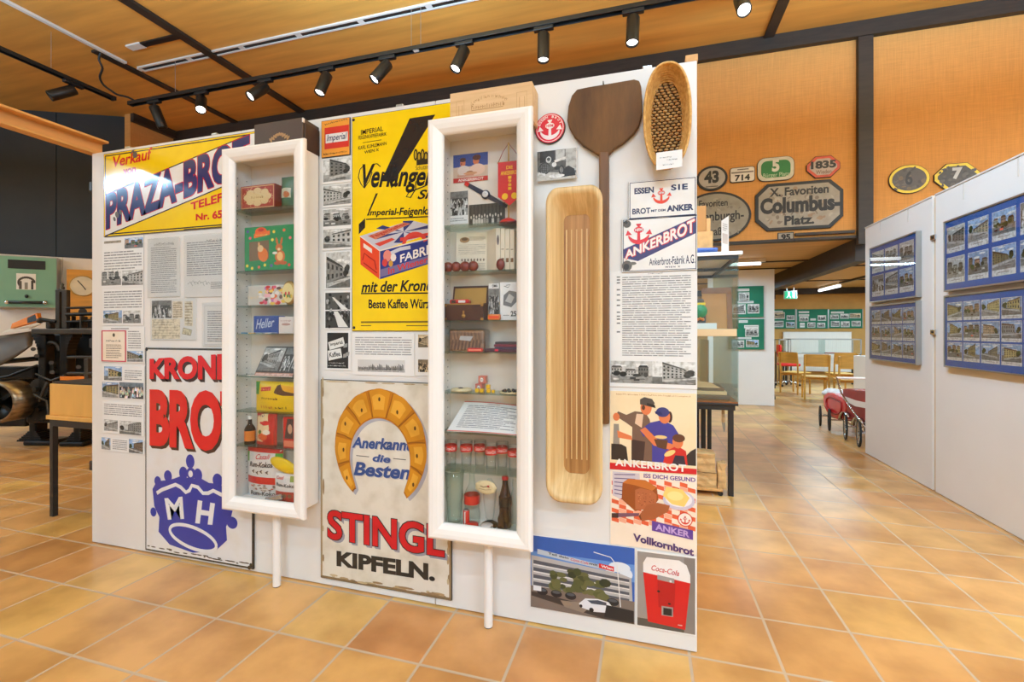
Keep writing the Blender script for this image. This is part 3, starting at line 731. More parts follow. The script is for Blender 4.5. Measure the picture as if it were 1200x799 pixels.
acrylic('covered text sheet half hidden behind the left showcase', (238.5, 355.5, 275, 405.5), dr4, 0.004)

# --- white bread sign with the blue crown, on the floor
o, bb, c = sign('enamel_sign', 'tall white enamel sign with red lettering over a blue crown, standing on the floor', 'sign', (172, 407, 299, 666.5), 0.010, 'enamel_edge', 0.0, None, .006)
x0, z0, x1, z1 = bb; p = Print(c.O)
p.rect(x0+.006, z0+.006, x1-.006, z1-.006, (224, 222, 222), 0); p.frame(x0+.006, z0+.006, x1-.006, z1-.006, .006, (70, 66, 60), 1)
rd = random.Random(3)
for k in range(22):
    x = rd.uniform(x0+.02, x1-.02); p.ell(x, z0+.02+rd.random()*.012, rd.uniform(.006, .03), .004, (96, 82, 66), 2, 7)
for px_, py_ in ((174, 409), (296, 661), (294, 664)):
    a, b = Pn(px_, py_); p.ell(a, b, .012, .012, (50, 46, 42), 2, 9)
p.build('face', o, 'ink_enamel')
p = Print(c.O)
for dx, dz, cc, l in ((.018, -.016, (58, 34, 34), 3), (.012, -.011, (58, 34, 34), 3), (.006, -.005, (58, 34, 34), 3), (0, 0, (214, 28, 34), 5)):
    pass
for s_, q in (('KRONEN', Q((177.5, 420), (293, 412), (293, 445), (177.5, 444))), ('BROT', Q((177.5, 455), (291, 458), (291, 532), (177.5, 522)))):
    p = Print(c.O)
    for dx, dz, cc, l in ((.018, -.016, (58, 34, 34), 3), (.012, -.011, (58, 34, 34), 3), (.006, -.005, (58, 34, 34), 3), (0, 0, (214, 28, 34), 5)): p.text(s_, [(a+dx, b+dz) for a, b in q], cc, l, 0.05)
    p.build('lettering', o, 'ink_enamel')
p = Print(c.O); BLU = (36, 52, 160)
p.poly(Q((181, 572), (186, 563), (197, 562), (206, 560), (214, 557), (226, 560), (238, 560), (247, 565), (256, 566), (270, 571), (279, 578), (273, 604), (267, 616), (268, 632), (254, 645), (228, 646.5), (201, 637), (188, 622), (189, 605), (183, 592)), BLU, 3)
for (a, b, r1, r2) in ((187, 563, .022, .026), (199, 557, .026, .03), (225, 540, .027, .036), (217, 553.5, .027, .033), (234, 556, .027, .034), (226, 563, .022, .03), (226, 554, .03, .03), (257, 562, .03, .034), (270, 570, .022, .026), (182, 599, .02, .024), (274, 611.5, .032, .03)):
    q = Pn(a, b); p.ell(q[0], q[1], r1*1.22, r2*1.15, BLU, 3, 20)
q = Pn(225.5, 554.5); p.ell(q[0], q[1], .017, .02, (228, 228, 230), 4, 18)
p.line(Q((186, 577), (192, 573), (200, 570), (208, 567), (214, 570), (220, 576), (224, 574), (227, 568), (234, 570), (240, 577), (246, 577), (252, 574), (260, 578), (272, 584)), .022, (228, 228, 230), 4)
q = Pn(228, 629); e = []
for k in range(41):
    a = 2*PI*k/40; e.append((q[0]+.178*math.cos(a), q[1]-.026*math.cos(a)+.062*math.sin(a)))
p.line(e, .02, (228, 228, 230), 4)
p.build('crown_emblem', o, 'ink_enamel')
p = Print(c.O)
p.text('M', Q((195, 583), (216, 581), (218, 607), (199, 608)), (228, 228, 230), 5, .03); p.build('initial', o, 'ink_enamel'); p = Print(c.O); p.text('H', Q((234, 585), (254, 589), (251, 614), (231, 612)), (228, 228, 230), 5, .04)
p.build('initial', o, 'ink_enamel')

# --- small framed things of the strip between the showcases
o, bb, c = sign('enamel_sign', 'small orange sign with a red and white label, top of the photo strip', 'sign', (378, 143, 411.5, 182), 0.008, 'enamel_edge', 0.002)
x0, z0, x1, z1 = bb; W, H = x1-x0, z1-z0
c.rect(x0+.003, z0+.003, x1-.003, z1-.003, (240, 160, 66), 0); c.rect(x0+.12*W, z0+.22*H, x0+.97*W, z0+.8*H, (212, 60, 52), 1); c.rect(x0+.16*W, z0+.38*H, x0+.93*W, z0+.62*H, (232, 228, 226), 2)
c.text('Imperial', (x0+.2*W, z0+.38*H, x0+.9*W, z0+.6*H), (40, 44, 90), 3, .01, .25); c.text('Imperial', [(x0+.12*W, z0+.86*H), (x0+.92*W, z0+.93*H), (x0+.92*W, z0+.99*H), (x0+.12*W, z0+.92*H)], (120, 100, 60), 2, .01, .2)
c.squiggle(x0+.08*W, z0+.07*H, x0+.92*W, z0+.13*H, (80, 60, 40), 2, 20); c.build('face', o, 'ink_enamel')
GP = 'old street photographs of the middle strip'
for i, (px, lab, sc, k) in enumerate((((378.5, 186.5, 413, 213), 'topmost street photo below the small orange sign', 'house', 21), ((378.5, 217.5, 413, 241), 'second street photo of the middle strip, a row of houses', 'street', 22), ((378.5, 245, 413, 266), 'third photo of the middle strip, trees before a low house', 'square', 23), ((378.5, 268.5, 413, 292), 'fourth photo of the middle strip, a dark facade', 'street', 24))):
    o, bb, c = doc('photograph', lab, px, group=GP, cat='photograph'); x0, z0, x1, z1 = bb
    c.photo(x0+.006, z0+.012, x1-.006, z1-.006, k, 'bw', 0, sc); c.build('print', o)
o, bb, c = doc('photograph', 'fifth photo of the middle strip, a tree lined street', (380.5, 295, 413, 338.5), group=GP, cat='photograph'); c.photo(bb[0]+.012, bb[1]+.008, bb[2]-.01, bb[3]-.006, 25, 'bw', 0, 'house'); c.build('print', o)
o, bb, c = doc('photograph', 'sixth item of the middle strip, two photos of a long white table', (380.5, 342, 412.5, 385.5), group=GP, cat='photograph')
x0, z0, x1, z1 = bb; zm = (z0+z1)/2
c.rect(x0+.008, z0+.006, x1-.008, zm-.003, (66, 66, 66), 0); c.rect(x0+.008, zm+.003, x1-.008, z1-.006, (86, 86, 84), 0)
rd = random.Random(5)
for k in range(50):
    a, b = rd.uniform(x0+.016, x1-.016), rd.uniform(z0+.012, z1-.012); t = rd.choice([30, 45, 170, 120]); c.ell(a, b, .007, .009, (t, t, t), 1, 7)
c.poly([(x0+.05, z1-.03), (x0+.06, z1-.03), (x1-.02, zm+.004), (x1-.06, zm+.004)], (222, 222, 220), 2); c.poly([(x0+.06, zm-.006), (x0+.085, zm-.006), (x1-.02, z0+.01), (x1-.08, z0+.01)], (222, 222, 220), 2); c.build('print', o)
o, bb, c = doc('advertisement', 'dark printed advertisement with tilted white labels, bottom of the middle strip', (383, 388.5, 411.5, 434), cat='advertisement')
x0, z0, x1, z1 = bb; W, H = x1-x0, z1-z0
c.rect(x0+.006, z0+.01, x1-.014, z1-.006, (46, 46, 46), 0)
for (q, s_) in (([(.08, .72), (.7, .86), (.78, .64), (.14, .52)], 'Imperial'), ([(.06, .5), (.6, .57), (.66, .33), (.1, .24)], 'Kaffee')):
    g = [(x0+a*W, z0+b*H) for a, b in q]; c.poly(g, (226, 226, 224), 1)
    cx, cz = sum(a for a, b in g)/4, sum(b for a, b in g)/4
    c.text(s_, [(cx+(a-cx)*.8, cz+(b-cz)*.5) for a, b in g], (40, 40, 40), 2, .02)
for (a, b) in ((.8, .62), (.88, .4), (.78, .36)): c.obx = c.poly([(x0+(a-.09)*W, z0+(b-.04)*H), (x0+(a+.06)*W, z0+(b-.02)*H), (x0+(a+.08)*W, z0+(b+.08)*H), (x0+(a-.07)*W, z0+(b+.06)*H)], (150, 150, 148), 2)
c.squiggle(x0+.08*W, z0+.1*H, x0+.8*W, z0+.14*H, (200, 200, 200), 2, 16); c.squiggle(x0+.12*W, z0+.17*H, x0+.76*W, z0+.21*H, (200, 200, 200), 2, 14); c.build('print', o)

# --- yellow coffee sign
o, bb, c = sign('enamel_sign', 'tall yellow enamel sign with a big black exclamation mark and black lettering', 'sign', (413.5, 138, 529, 388), 0.007, 'enamel_edge', 0.0)
x0, z0, x1, z1 = bb; p = Print(c.O); z0 = Pn(413.5, 386)[1]
p.rect(x0+.003, bb[1]+.003, x1-.003, z1-.003, YEL, 0)
for a, b in ((415.5, 140.5), (416, 383)):
    q = Pn(a, b); p.ell(q[0], q[1]-.004, .008, .008, (60, 50, 40), 3, 12)
p.build('face', o, 'ink_enamel')
p = Print(c.O)
p.poly(Q((481, 139.5), (511, 135), (463, 213), (447.5, 213)), (40, 38, 38), 1); p.poly(Q((441.5, 227), (444, 227), (432.5, 253), (431, 253)), (40, 38, 38), 1); p.poly(Q((421.5, 263), (429, 256), (429, 267), (421.5, 275)), (40, 38, 38), 1)
p.build('exclamation_mark', o, 'ink_enamel')
p = Print(c.O)
p.text('IMPERIAL', Q((424, 153), (450, 148.5), (450, 154), (424, 159)), BLK, 1, .015); p.text('FEIGENKAFFEEFABRIK', Q((421, 160), (454, 155.5), (454, 159.5), (421, 164.5)), BLK, 1, .02)
p.text('KARL KUHLEMANN', Q((421, 172), (454, 166.5), (454, 170.5), (421, 176.5)), BLK, 1, .02); p.text('WIEN X', Q((428, 177.5), (445, 174), (445, 177.5), (428, 181)), BLK, 1, .02)
p.line(Q((426, 168), (448, 164.5)), .003, BLK, 1); p.build('company_lettering', o, 'ink_enamel'); p = Print(c.O)
p.text('Verlangen', Q((426, 193), (511, 195), (511, 225), (426, 229)), BLK, 2, .026, .35); p.text('Sie', Q((490, 223), (513, 222), (513, 233), (490, 234)), BLK, 2, .026, .35)
p.line(Q((447, 196), (443, 192.5), (438, 193), (435, 199), (437, 203), (434, 212), (428, 221), (424, 216), (421, 208), (423, 199), (429, 193)), .005, BLK, 2)
p.line(Q((449, 213), (457, 203), (468, 193), (472, 194), (468, 203), (458, 214), (460, 221)), .005, BLK, 2)
p.line(Q((488, 213), (488, 222), (482, 232), (477, 231), (480, 226), (500, 218)), .006, BLK, 2)
p.text('Imperial-Feigenkaffee', Q((432, 246), (522, 241), (522, 255), (432, 255)), BLK, 2, .026, .2); p.line(Q((430, 257.5), (520, 253.5)), .006, BLK, 2)
p.build('script_lettering', o, 'ink_enamel'); p = Print(c.O)
p.text('mit der Krone!', Q((424.5, 330), (512, 327), (512, 341), (424.5, 343)), BLK, 2, .026, .25); p.line(Q((424, 344), (518, 343.5)), .007, BLK, 2)
p.text('Beste Kaffee Würze', Q((433, 351), (509, 350), (509, 361.5), (433, 361.5)), BLK, 2, .026)
p.build('lower_lettering', o, 'ink_enamel'); p = Print(c.O)
p.rect(*R(424, 376.5, 515, 378), (120, 100, 30), 1); p.rect(*R(424, 381, 436, 382), (120, 100, 30), 1); p.rect(*R(477, 381, 515, 382), (120, 100, 30), 1)
p.build('imprint', o, 'ink_enamel')
p = Print(c.O)   # crown mark
for k in range(5):
    a = Pn(488+k*4, 182+(k % 2)*3); p.ell(a[0], a[1], .012, .03, (52, 46, 30), 1, 10); p.ell(a[0], a[1], .006, .02, (190, 160, 40), 2, 8)
p.rect(*R(489, 188, 510, 192), (52, 46, 30), 2); p.text('Schutzmarke', R(488, 195, 512, 197.5), (52, 46, 30), 2); p.build('crown_mark', o, 'ink_enamel')
p = Print(c.O)   # the printed carton
A_, B_, C_, D_ = (423, 279), (482, 258.5), (534, 280), (445.5, 293)
p.poly(Q((423, 277), (446, 294), (446, 327.5), (423.5, 310)), (222, 70, 40), 1); p.poly(Q((446, 294), (524, 274.5), (524, 303), (446, 327.5)), (44, 56, 130), 1); p.poly(Q((423, 277), (482, 258.5), (524, 268), (446, 294)), (192, 190, 202), 1)
for k in range(6):
    a0 = Pn(474, 272); u = 2*PI*k/6+.2
    p.poly([a0, (a0[0]+.2*math.cos(u)*.9, a0[1]+.055*math.sin(u)), (a0[0]+.2*math.cos(u+.35)*.9, a0[1]+.055*math.sin(u+.35))], (52, 60, 116), 2)
p.poly(Q((432, 277), (474, 261), (482, 262.5), (441, 281)), (196, 120, 96), 3); p.text('Feigenkaffee', Q((434, 276.5), (474, 261.5), (480, 263), (441, 280)), (176, 44, 40), 4, .02); p.poly(Q((470, 279), (524, 269), (524, 272), (470, 283)), (206, 60, 60), 3); p.poly(Q((440, 286), (460, 279), (464, 281), (446, 289)), (206, 70, 60), 3)
p.poly(Q((427, 285), (437, 292), (437, 297), (427, 290)), (230, 220, 210), 2); p.line(Q((426, 305), (428, 297), (433, 301), (440, 306), (442, 316)), .006, (150, 30, 24), 2); p.line(Q((427, 308), (443, 320)), .005, (150, 30, 24), 2)
p.poly(Q((447, 316), (524, 294), (524, 302), (447, 325)), (112, 104, 150), 2); p.text('In Wiener Art', Q((456, 314), (522, 294.5), (522, 301), (456, 322)), (196, 56, 60), 3, .02)
p.text('FABRIK', Q((470, 299), (513, 283.5), (513, 295.5), (470, 308)), (236, 230, 226), 4, .02); p.line(Q((459, 297), (470, 292), (482, 290)), .018, (196, 196, 206), 3)
for a, b, r_, cc in ((455, 300, .03, (216, 130, 120)), (452, 308, .02, (196, 60, 60)), (462, 302, .02, (226, 216, 214)), (459, 309, .016, (206, 150, 60))):
    q = Pn(a, b); p.ell(q[0], q[1], r_*.8, r_, cc, 3, 10)
q = Pn(487, 286); p.ring(q[0], q[1], .06, .05, .02, (214, 70, 60), 3, 20, .2, PI); p.line(Q((446, 294), (524, 274.5)), .006, (226, 216, 206), 3); p.line(Q((446, 294), (446, 327)), .005, (226, 180, 160), 3); p.line(Q((423, 277), (446, 294)), .005, (226, 216, 206), 3)
p.build('carton_picture', o, 'ink_enamel')

o, bb, c = doc('document_sheet', 'text sheet with an old factory engraving, below the yellow coffee sign', (414, 390.5, 486, 441)); c.lines(*R(417, 394, 483, 417), 8, seed=21)
x0, z0, x1, z1 = R(420, 421, 475, 436.5); c.rect(x0, z0, x1, z1, (206, 206, 206), 1); rd = random.Random(8)
for k in range(26):
    a = x0+(x1-x0)*(k+.2)/27; h = (z1-z0)*rd.uniform(.25, .6); t = rd.randint(90, 150); c.poly([(a, z0+.01), (a+.012, z0+.01), (a+.01, z0+h), (a+.003, z0+h+.008)], (t, t, t), 2)
c.lines(x0, z0, x1, z0+.025, 4, (110, 110, 110), 2, 3); c.build('print', o)
o, bb, c = doc('document_sheet', 'sheet with small photos, half behind the right showcase', (488, 391, 520, 441)); c.photo(*R(490.5, 392, 505, 407), 31, 'sepia', 1, 'house'); c.build('photograph', o); c = Print(c.O); c.photo(*R(490.5, 421, 505, 436), 32, 'sepia', 1, 'crowd'); c.build('photograph', o)

# --- cream pastry sign on the floor
o, bb, c = sign('painted_sign', 'cream painted board with a golden pastry ring and red lettering, standing on the floor', 'sign', (377, 444, 530.5, 703), 0.010, 'enamel_edge', 0.0, None, .006)
x0, z0, x1, z1 = bb; p = Print(c.O)
p.rect(x0+.004, z0+.004, x1-.004, z1-.004, (222, 214, 200), 0)
rd = random.Random(4)
for k in range(60):
    s_ = rd.random(); e_ = rd.choice('lrbt'); cc = rd.choice([(176, 150, 112), (150, 124, 92), (190, 170, 136)])
    if e_ == 'l': p.ell(x0+.012+rd.random()*.012, z0+.03+s_*(z1-z0-.06), .006, rd.uniform(.01, .05), cc, 1, 8)
    elif e_ == 'r': p.ell(x1-.012-rd.random()*.012, z0+.03+s_*(z1-z0-.06), .006, rd.uniform(.01, .05), cc, 1, 8)
    elif e_ == 'b': p.ell(x0+.03+s_*(x1-x0-.06), z0+.012+rd.random()*.014, rd.uniform(.01, .05), .006, cc, 1, 8)
    else: p.ell(x0+.03+s_*(x1-x0-.06), z1-.01, rd.uniform(.01, .05), .004, cc, 1, 8)
p.rect(x0+.004, z0+.004, x0+.014, z1-.004, (170, 146, 110), 1); p.rect(x1-.014, z0+.004, x1-.004, z1-.004, (150, 124, 92), 1); p.rect(x0+.004, z0+.004, x1-.004, z0+.016, (130, 108, 80), 1)
p.build('face', o, 'ink_worn')
# pastry ring: outer and inner outline in the photo, in segments
C0 = Pn(446, 524); W0 = Pn(500, 524)[0]-C0[0]
def rg(a, k):   # a: angle from bottom left clockwise
    ro = W0*1.02; t = abs(math.sin((a)/2))
    th = 0.5*(0.22+0.78*max(0, math.sin((a-PI*.2)/(PI*1.6)*PI))**.7)
    th = max(0.02, th)
    r_ = ro-(ro*th if k else 0)
    if k == 0.5: r_ = ro-ro*th*.5
    return (C0[0]-r_*math.sin(a), C0[1]-1.13*r_*math.cos(a)-.0)
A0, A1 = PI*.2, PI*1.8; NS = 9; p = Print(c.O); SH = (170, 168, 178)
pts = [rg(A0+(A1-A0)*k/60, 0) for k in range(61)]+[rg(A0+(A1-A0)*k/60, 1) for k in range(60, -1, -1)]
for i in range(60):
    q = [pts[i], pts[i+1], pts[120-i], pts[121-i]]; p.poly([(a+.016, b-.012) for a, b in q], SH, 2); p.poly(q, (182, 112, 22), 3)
for s_ in range(NS):
    u0, u1 = A0+(A1-A0)*(s_+.06)/NS, A0+(A1-A0)*(s_+.94)/NS
    for f0, f1, cc, l in ((.06, .94, (206, 138, 32), 4), (.25, .7, (226, 164, 56), 5)):
        v0, v1 = u0+(u1-u0)*(.12 if l == 5 else 0), u1-(u1-u0)*(.2 if l == 5 else 0); q = []
        for k in range(9):
            a = v0+(v1-v0)*k/8; o_, i_ = Vector(rg(a, 0)), Vector(rg(a, 1)); q.append(tuple(o_.lerp(i_, f0+.08*math.sin(PI*k/8)*-1)))
        for k in range(8, -1, -1):
            a = v0+(v1-v0)*k/8; o_, i_ = Vector(rg(a, 0)), Vector(rg(a, 1)); q.append(tuple(o_.lerp(i_, f1)))
        p.poly(q, cc, l)
    a = (u0+u1)/2; o_, i_ = Vector(rg(a, 0)), Vector(rg(a, 1)); m_ = o_.lerp(i_, .35+.2*(s_ % 2)); p.ell(m_.x, m_.y, .006, .011, (96, 62, 26), 6, 10)
    q0, q1 = Vector(rg(u0, 0)), Vector(rg(u0-.05, 1)); p.line([tuple(q0.lerp(q1, .05)), tuple(q0.lerp(q1, .5)+Vector((.004, .004))), tuple(q1.lerp(q0, .05))], .006, (146, 88, 20), 6)
p.build('pastry_picture', o, 'ink_worn')
p = Print(c.O); BL2 = (52, 78, 140)
for s_, q in (('Anerkannt', Q((414, 511), (484, 514), (484, 528), (414, 524))), ('die', Q((438, 531), (459, 533), (459, 542), (438, 540))), ('Besten.', Q((416, 540), (487, 545), (487, 562), (416, 556)))):
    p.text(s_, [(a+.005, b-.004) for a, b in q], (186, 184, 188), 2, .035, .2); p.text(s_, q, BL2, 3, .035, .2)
p.line(Q((419, 533), (434, 534.5)), .004, (90, 84, 80), 3); p.line(Q((462, 536.5), (477, 538)), .004, (90, 84, 80), 3)
p.build('blue_lettering', o, 'ink_worn')
p = Print(c.O)
q = Q((385.5, 596), (522, 615), (522, 652), (385.5, 630))
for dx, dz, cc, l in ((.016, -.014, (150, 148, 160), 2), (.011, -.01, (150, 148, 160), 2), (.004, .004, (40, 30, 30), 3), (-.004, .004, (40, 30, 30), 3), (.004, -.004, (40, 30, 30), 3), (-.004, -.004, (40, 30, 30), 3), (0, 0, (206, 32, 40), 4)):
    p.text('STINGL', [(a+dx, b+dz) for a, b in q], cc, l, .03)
p.build('red_lettering', o, 'ink_worn')
p = Print(c.O); p.text('KIPFELN.', Q((396, 644), (511, 660), (511, 680), (396, 662)), (52, 46, 42), 3, .05); p.build('black_lettering', o, 'ink_worn')

# --- round badge and photo
q = Pn(645, 151.5); r0 = .07
o = MB().lathe([(1e-5, -.012), (r0-.004, -.012), (r0, -.008), (r0, 0), (1e-5, 0)], (q[0], YP, q[1]), 40, 'Y').build('round_sign', 'enamel_edge', None, (q[0], YP, q[1])); tag(o, 'round red badge with a white anchor, left of the bread peel', 'sign')
p = Print((0, YP-.012, 0)); p.ell(q[0], q[1], r0-.003, r0-.003, (212, 36, 66), 0, 40); p.ring(q[0], q[1], r0-.009, r0-.009, .003, (236, 210, 214), 1)
AW = (238, 224, 226)
def anchor(p, x, z, s, c, l=2, word='HFM', wc=(212, 36, 66)):
    p.poly([(x-.16*s, z+.95*s), (x+.16*s, z+.95*s), (x+.1*s, z+.72*s), (x+.15*s, z-.7*s), (x-.15*s, z-.7*s), (x-.1*s, z+.72*s)], c, l)
    p.poly([(x-.25*s, z+.98*s), (x+.25*s, z+.98*s), (x+.16*s, z+.78*s), (x-.16*s, z+.78*s)], c, l)
    p.ell(x, z+.4*s, .44*s, .29*s, c, l, 20)
    up = [(x+.95*s*math.sin(a), z+.12*s-.86*s*math.cos(a)) for a in [PI*(-.42+.84*k/20) for k in range(21)]]
    wd = [(.06+.34*math.sin(PI*(k/20))**.7)*s for k in range(21)]; p.line(up, wd, c, l)
    for sg in (-1, 1): p.poly([(x+sg*.62*s, z-.02*s), (x+sg*1.2*s, z-.08*s), (x+sg*1.0*s, z+.42*s)], c, l)
    p.text(word, (x-.33*s, z+.26*s, x+.33*s, z+.54*s), wc, l+1, .03)
anchor(p, q[0], q[1]-.008, .047, AW)
for s_, a0, a1 in (('ESSEN', 2.75, 1.85), ('BROT', 1.3, .4)):
    for k, ch in enumerate(s_):
        a = a0+(a1-a0)*k/(len(s_)-1); cx, cz = q[0]+.052*math.cos(a), q[1]+.052*math.sin(a); t = (math.sin(a), -math.cos(a)); n_ = (math.cos(a), math.sin(a)); h = .005
        p.text(ch, [(cx-t[0]*h+n_[0]*h, cz-t[1]*h+n_[1]*h), (cx+t[0]*h+n_[0]*h, cz+t[1]*h+n_[1]*h), (cx+t[0]*h-n_[0]*h, cz+t[1]*h-n_[1]*h), (cx-t[0]*h-n_[0]*h, cz-t[1]*h-n_[1]*h)], AW, 2, .02)
p.build('anchor_emblem', o, 'ink_enamel')
o, bb, c = sign('photograph', 'mounted photo of an old lorry below the round red badge', 'photograph', (630.5, 180, 677, 210), .012, 'sheet_white', 0.012, None, .001)
x0, z0, x1, z1 = bb; W, H = x1-x0, z1-z0
c.rect(x0+.002, z0+.002, x1-.002, z1-.002, (104, 102, 100), 0); c.rect(x0+.72*W, z0+.25*H, x1-.002, z1-.002, (176, 176, 174), 1); c.rect(x0+.08*W, z0+.6*H, x0+.46*W, z1-.004, (52, 50, 50), 1); c.rect(x0+.48*W, z0+.62*H, x0+.7*W, z1-.004, (186, 186, 184), 1)
c.poly([(x0+a_*W, z0+b_*H) for a_, b_ in ((.02, .02), (.98, .02), (.98, .16), (.02, .3))], (196, 194, 190), 1)
c.poly([(x0+a_*W, z0+b_*H) for a_, b_ in ((.62, .06), (.97, .08), (.94, .3), (.8, .42), (.66, .36))], (44, 42, 42), 2)
c.poly([(x0+a_*W, z0+b_*H) for a_, b_ in ((.34, .3), (.72, .34), (.74, .6), (.42, .62))], (84, 82, 80), 2)
c.poly([(x0+a_*W, z0+b_*H) for a_, b_ in ((.46, .56), (.74, .66), (.74, .74), (.44, .64))], (222, 220, 216), 3)
for (a_, b_, rx, rz, t) in ((.2, .4, .15, .2, 46), (.2, .4, .13, .17, 112), (.3, .68, .07, .11, 214), (.3, .7, .045, .06, 70), (.44, .5, .06, .08, 210), (.52, .38, .08, .06, 50), (.62, .3, .07, .16, 40), (.62, .3, .045, .11, 120), (.12, .2, .1, .08, 220), (.5, .12, .2, .06, 226)):
    c.ell(x0+a_*W, z0+b_*H, rx*W, rz*H, (t, t, t), 3 if t != 112 else 4, 16)
for k in range(5): c.line([(x0+(.1+.05*k)*W, z0+.26*H), (x0+(.1+.05*k)*W, z0+.54*H)], .0025, (60, 60, 60), 5); c.line([(x0+.09*W, z0+(.28+.06*k)*H), (x0+.31*W, z0+(.28+.06*k)*H)], .0025, (60, 60, 60), 5)
c.has_photo = True; c.build('print', o)

# --- bread peel
def wood_mat(name, c1, c2, scale=3.0, stretch=(14, 14, 0.7), rough=0.5, bump=0.15):
    m, N, L, b = new_mat(name)
    tc = N.new('ShaderNodeTexCoord'); mp = N.new('ShaderNodeMapping'); mp.inputs['Scale'].default_value = stretch; L.new(tc.outputs['Object'], mp.inputs[0])
    n1 = N.new('ShaderNodeTexNoise'); n1.inputs['Scale'].default_value = scale; n1.inputs['Detail'].default_value = 8; n1.inputs['Roughness'].default_value = .62; L.new(mp.outputs[0], n1.inputs['Vector'])
    r = N.new('ShaderNodeValToRGB'); r.color_ramp.elements[0].color = (*lin(c1), 1); r.color_ramp.elements[1].color = (*lin(c2), 1); r.color_ramp.elements[0].position = .32; r.color_ramp.elements[1].position = .68
    L.new(n1.outputs['Fac'], r.inputs[0]); L.new(r.outputs[0], b.inputs['Base Color']); b.inputs['Roughness'].default_value = rough
    bp = N.new('ShaderNodeBump'); bp.inputs['Strength'].default_value = bump; bp.inputs['Distance'].default_value = .004; L.new(n1.outputs['Fac'], bp.inputs['Height']); L.new(bp.outputs[0], b.inputs['Normal'])
    MATS[name] = m
wood_mat('peel_wood', (72, 45, 18), (116, 78, 34), 1.6, (5, 5, 1.2), .7)
wood_mat('handle_wood', (96, 62, 30), (130, 88, 46), 3, (14, 14, .6))
d = .03
out = Q((664.5, 141), (666, 124), (670, 111.5), (676, 104.5), (690, 101.5), (720, 96.5), (743, 92.5), (749, 94), (751.5, 101), (752.5, 118), (752.5, 133), (749, 147), (742, 157), (731, 167), (720, 174), (713.5, 181), (702, 182), (694, 177), (683, 170), (673, 160), (667, 150), d=d)
r = empty('bread_peel', (Pn(708, 140)[0], YP, Pn(708, 140)[1]), 'large dark wooden bread peel hanging with its blade up, beside the straw basket', 'bread peel')
MB().prism([(a, YP-d, b) for a, b in out], (0, .024, 0), .005).build('blade', 'peel_wood', r)
ha, hb, hc, hd = Pn(702, 178, d), Pn(713.5, 178, d), Pn(714, 497, d), Pn(702.5, 497, d)
MB().prism([(ha[0], YP-d-.004, ha[1]), (hb[0], YP-d-.004, hb[1]), (hc[0], YP-d-.004, hc[1]), (hd[0], YP-d-.004, hd[1])], (0, .03, 0), .006).build('handle', 'handle_wood', r)
a = Pn(707, 97, d); MB().tube([(a[0], YP, a[1]+.004), (a[0], YP-.035, a[1]+.004), (a[0], YP-.037, a[1]-.012)], .0022, 6).build('hook', 'black_metal', r)
# --- dough trough
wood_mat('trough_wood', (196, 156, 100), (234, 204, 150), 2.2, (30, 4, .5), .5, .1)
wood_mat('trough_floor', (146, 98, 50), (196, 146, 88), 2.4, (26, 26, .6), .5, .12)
D = .112
def rr(x0, z0, x1, z1, rt, rb, y, n=8):
    P_ = []
    for (cx, cz, a0, r_) in ((x1, z1, 0, rt), (x0, z1, PI/2, rt), (x0, z0, PI, rb), (x1, z0, 1.5*PI, rb)):
        ccx = cx-r_ if cx == x1 else cx+r_; ccz = cz-r_*1.25 if cz == z1 else cz+r_*1.25
        for k in range(n+1):
            a = a0+PI/2*k/n; P_.append((ccx+r_*math.cos(a), y, ccz+r_*1.25*math.sin(a)))
    return P_
t0 = R(640.5, 219, 705, 588.5, d=D); tx0, tz0, tx1, tz1 = t0[0], Pn(672, 588.5, D)[1], t0[2], Pn(672, 219.5, D)[1]
def trl(ins, y, rt=.052, rb=.062): return rr(tx0+ins, tz0+ins*1.6, tx1-ins, tz1-ins*1.6, max(.02, rt-ins*.5), max(.02, rb-ins*.5), y)
r = empty('dough_trough', ((tx0+tx1)/2, YP, (tz0+tz1)/2), 'long shallow wooden trough hanging upright between right showcase and bread peel', 'trough')
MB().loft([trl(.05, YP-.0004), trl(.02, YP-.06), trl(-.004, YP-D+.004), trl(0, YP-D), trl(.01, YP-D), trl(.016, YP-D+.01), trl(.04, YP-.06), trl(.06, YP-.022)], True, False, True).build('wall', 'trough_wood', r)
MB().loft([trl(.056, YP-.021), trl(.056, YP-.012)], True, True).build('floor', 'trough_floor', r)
for k in range(5):
    x = tx0+.072+(tx1-tx0-.144)*k/4; MB().box((x-.0025, YP-.0245, tz0+.16), (x+.0025, YP-.0215, tz1-.16)).build('rib', 'trough_wood', r)
b = Pn(644.5, 241, .07); MB().box((tx0+.004, YP-.075, b[1]-.012), (tx0+.012, YP-.06, b[1]+.012), .001).build('metal_tag', 'aluminium', r)
# --- woven oval basket
wood_mat('straw', (186, 130, 58), (226, 178, 100), 20, (3, 3, 3), .6, .3)
wood_mat('brown_straw', (146, 104, 56), (206, 164, 104), 14, (3, 3, 3), .7, .3)
DB = .11; ca, cb_ = Pn(782.5, 132, DB), None
bx0, bx1 = Pn(753, 132, DB)[0], Pn(812, 132, DB)[0]; bz1, bz0 = Pn(781, 66.5, DB)[1], Pn(785, 198, DB)[1]
bcx, bcz = (bx0+bx1)/2, (bz0+bz1)/2; brx, brz = (bx1-bx0)/2, (bz1-bz0)/2
def bl(ins, y, n=56):
    return [(bcx+(brx-ins)*math.copysign(abs(math.cos(2*PI*k/n))**.85, math.cos(2*PI*k/n)), y, bcz+(brz-ins*1.7)*math.copysign(abs(math.sin(2*PI*k/n))**.9, math.sin(2*PI*k/n))-.004) for k in range(n)]
r = empty('proving_basket', (bcx, YP, bcz), 'oval coiled straw basket hanging at the top right, white card on its lower edge', 'basket')
b = MB()
for k in range(9):
    f = k/8; b.tube(bl(.008+.022*f**1.3, YP-DB+.012+f*(DB-.04)), .0058, 8, closed=True)
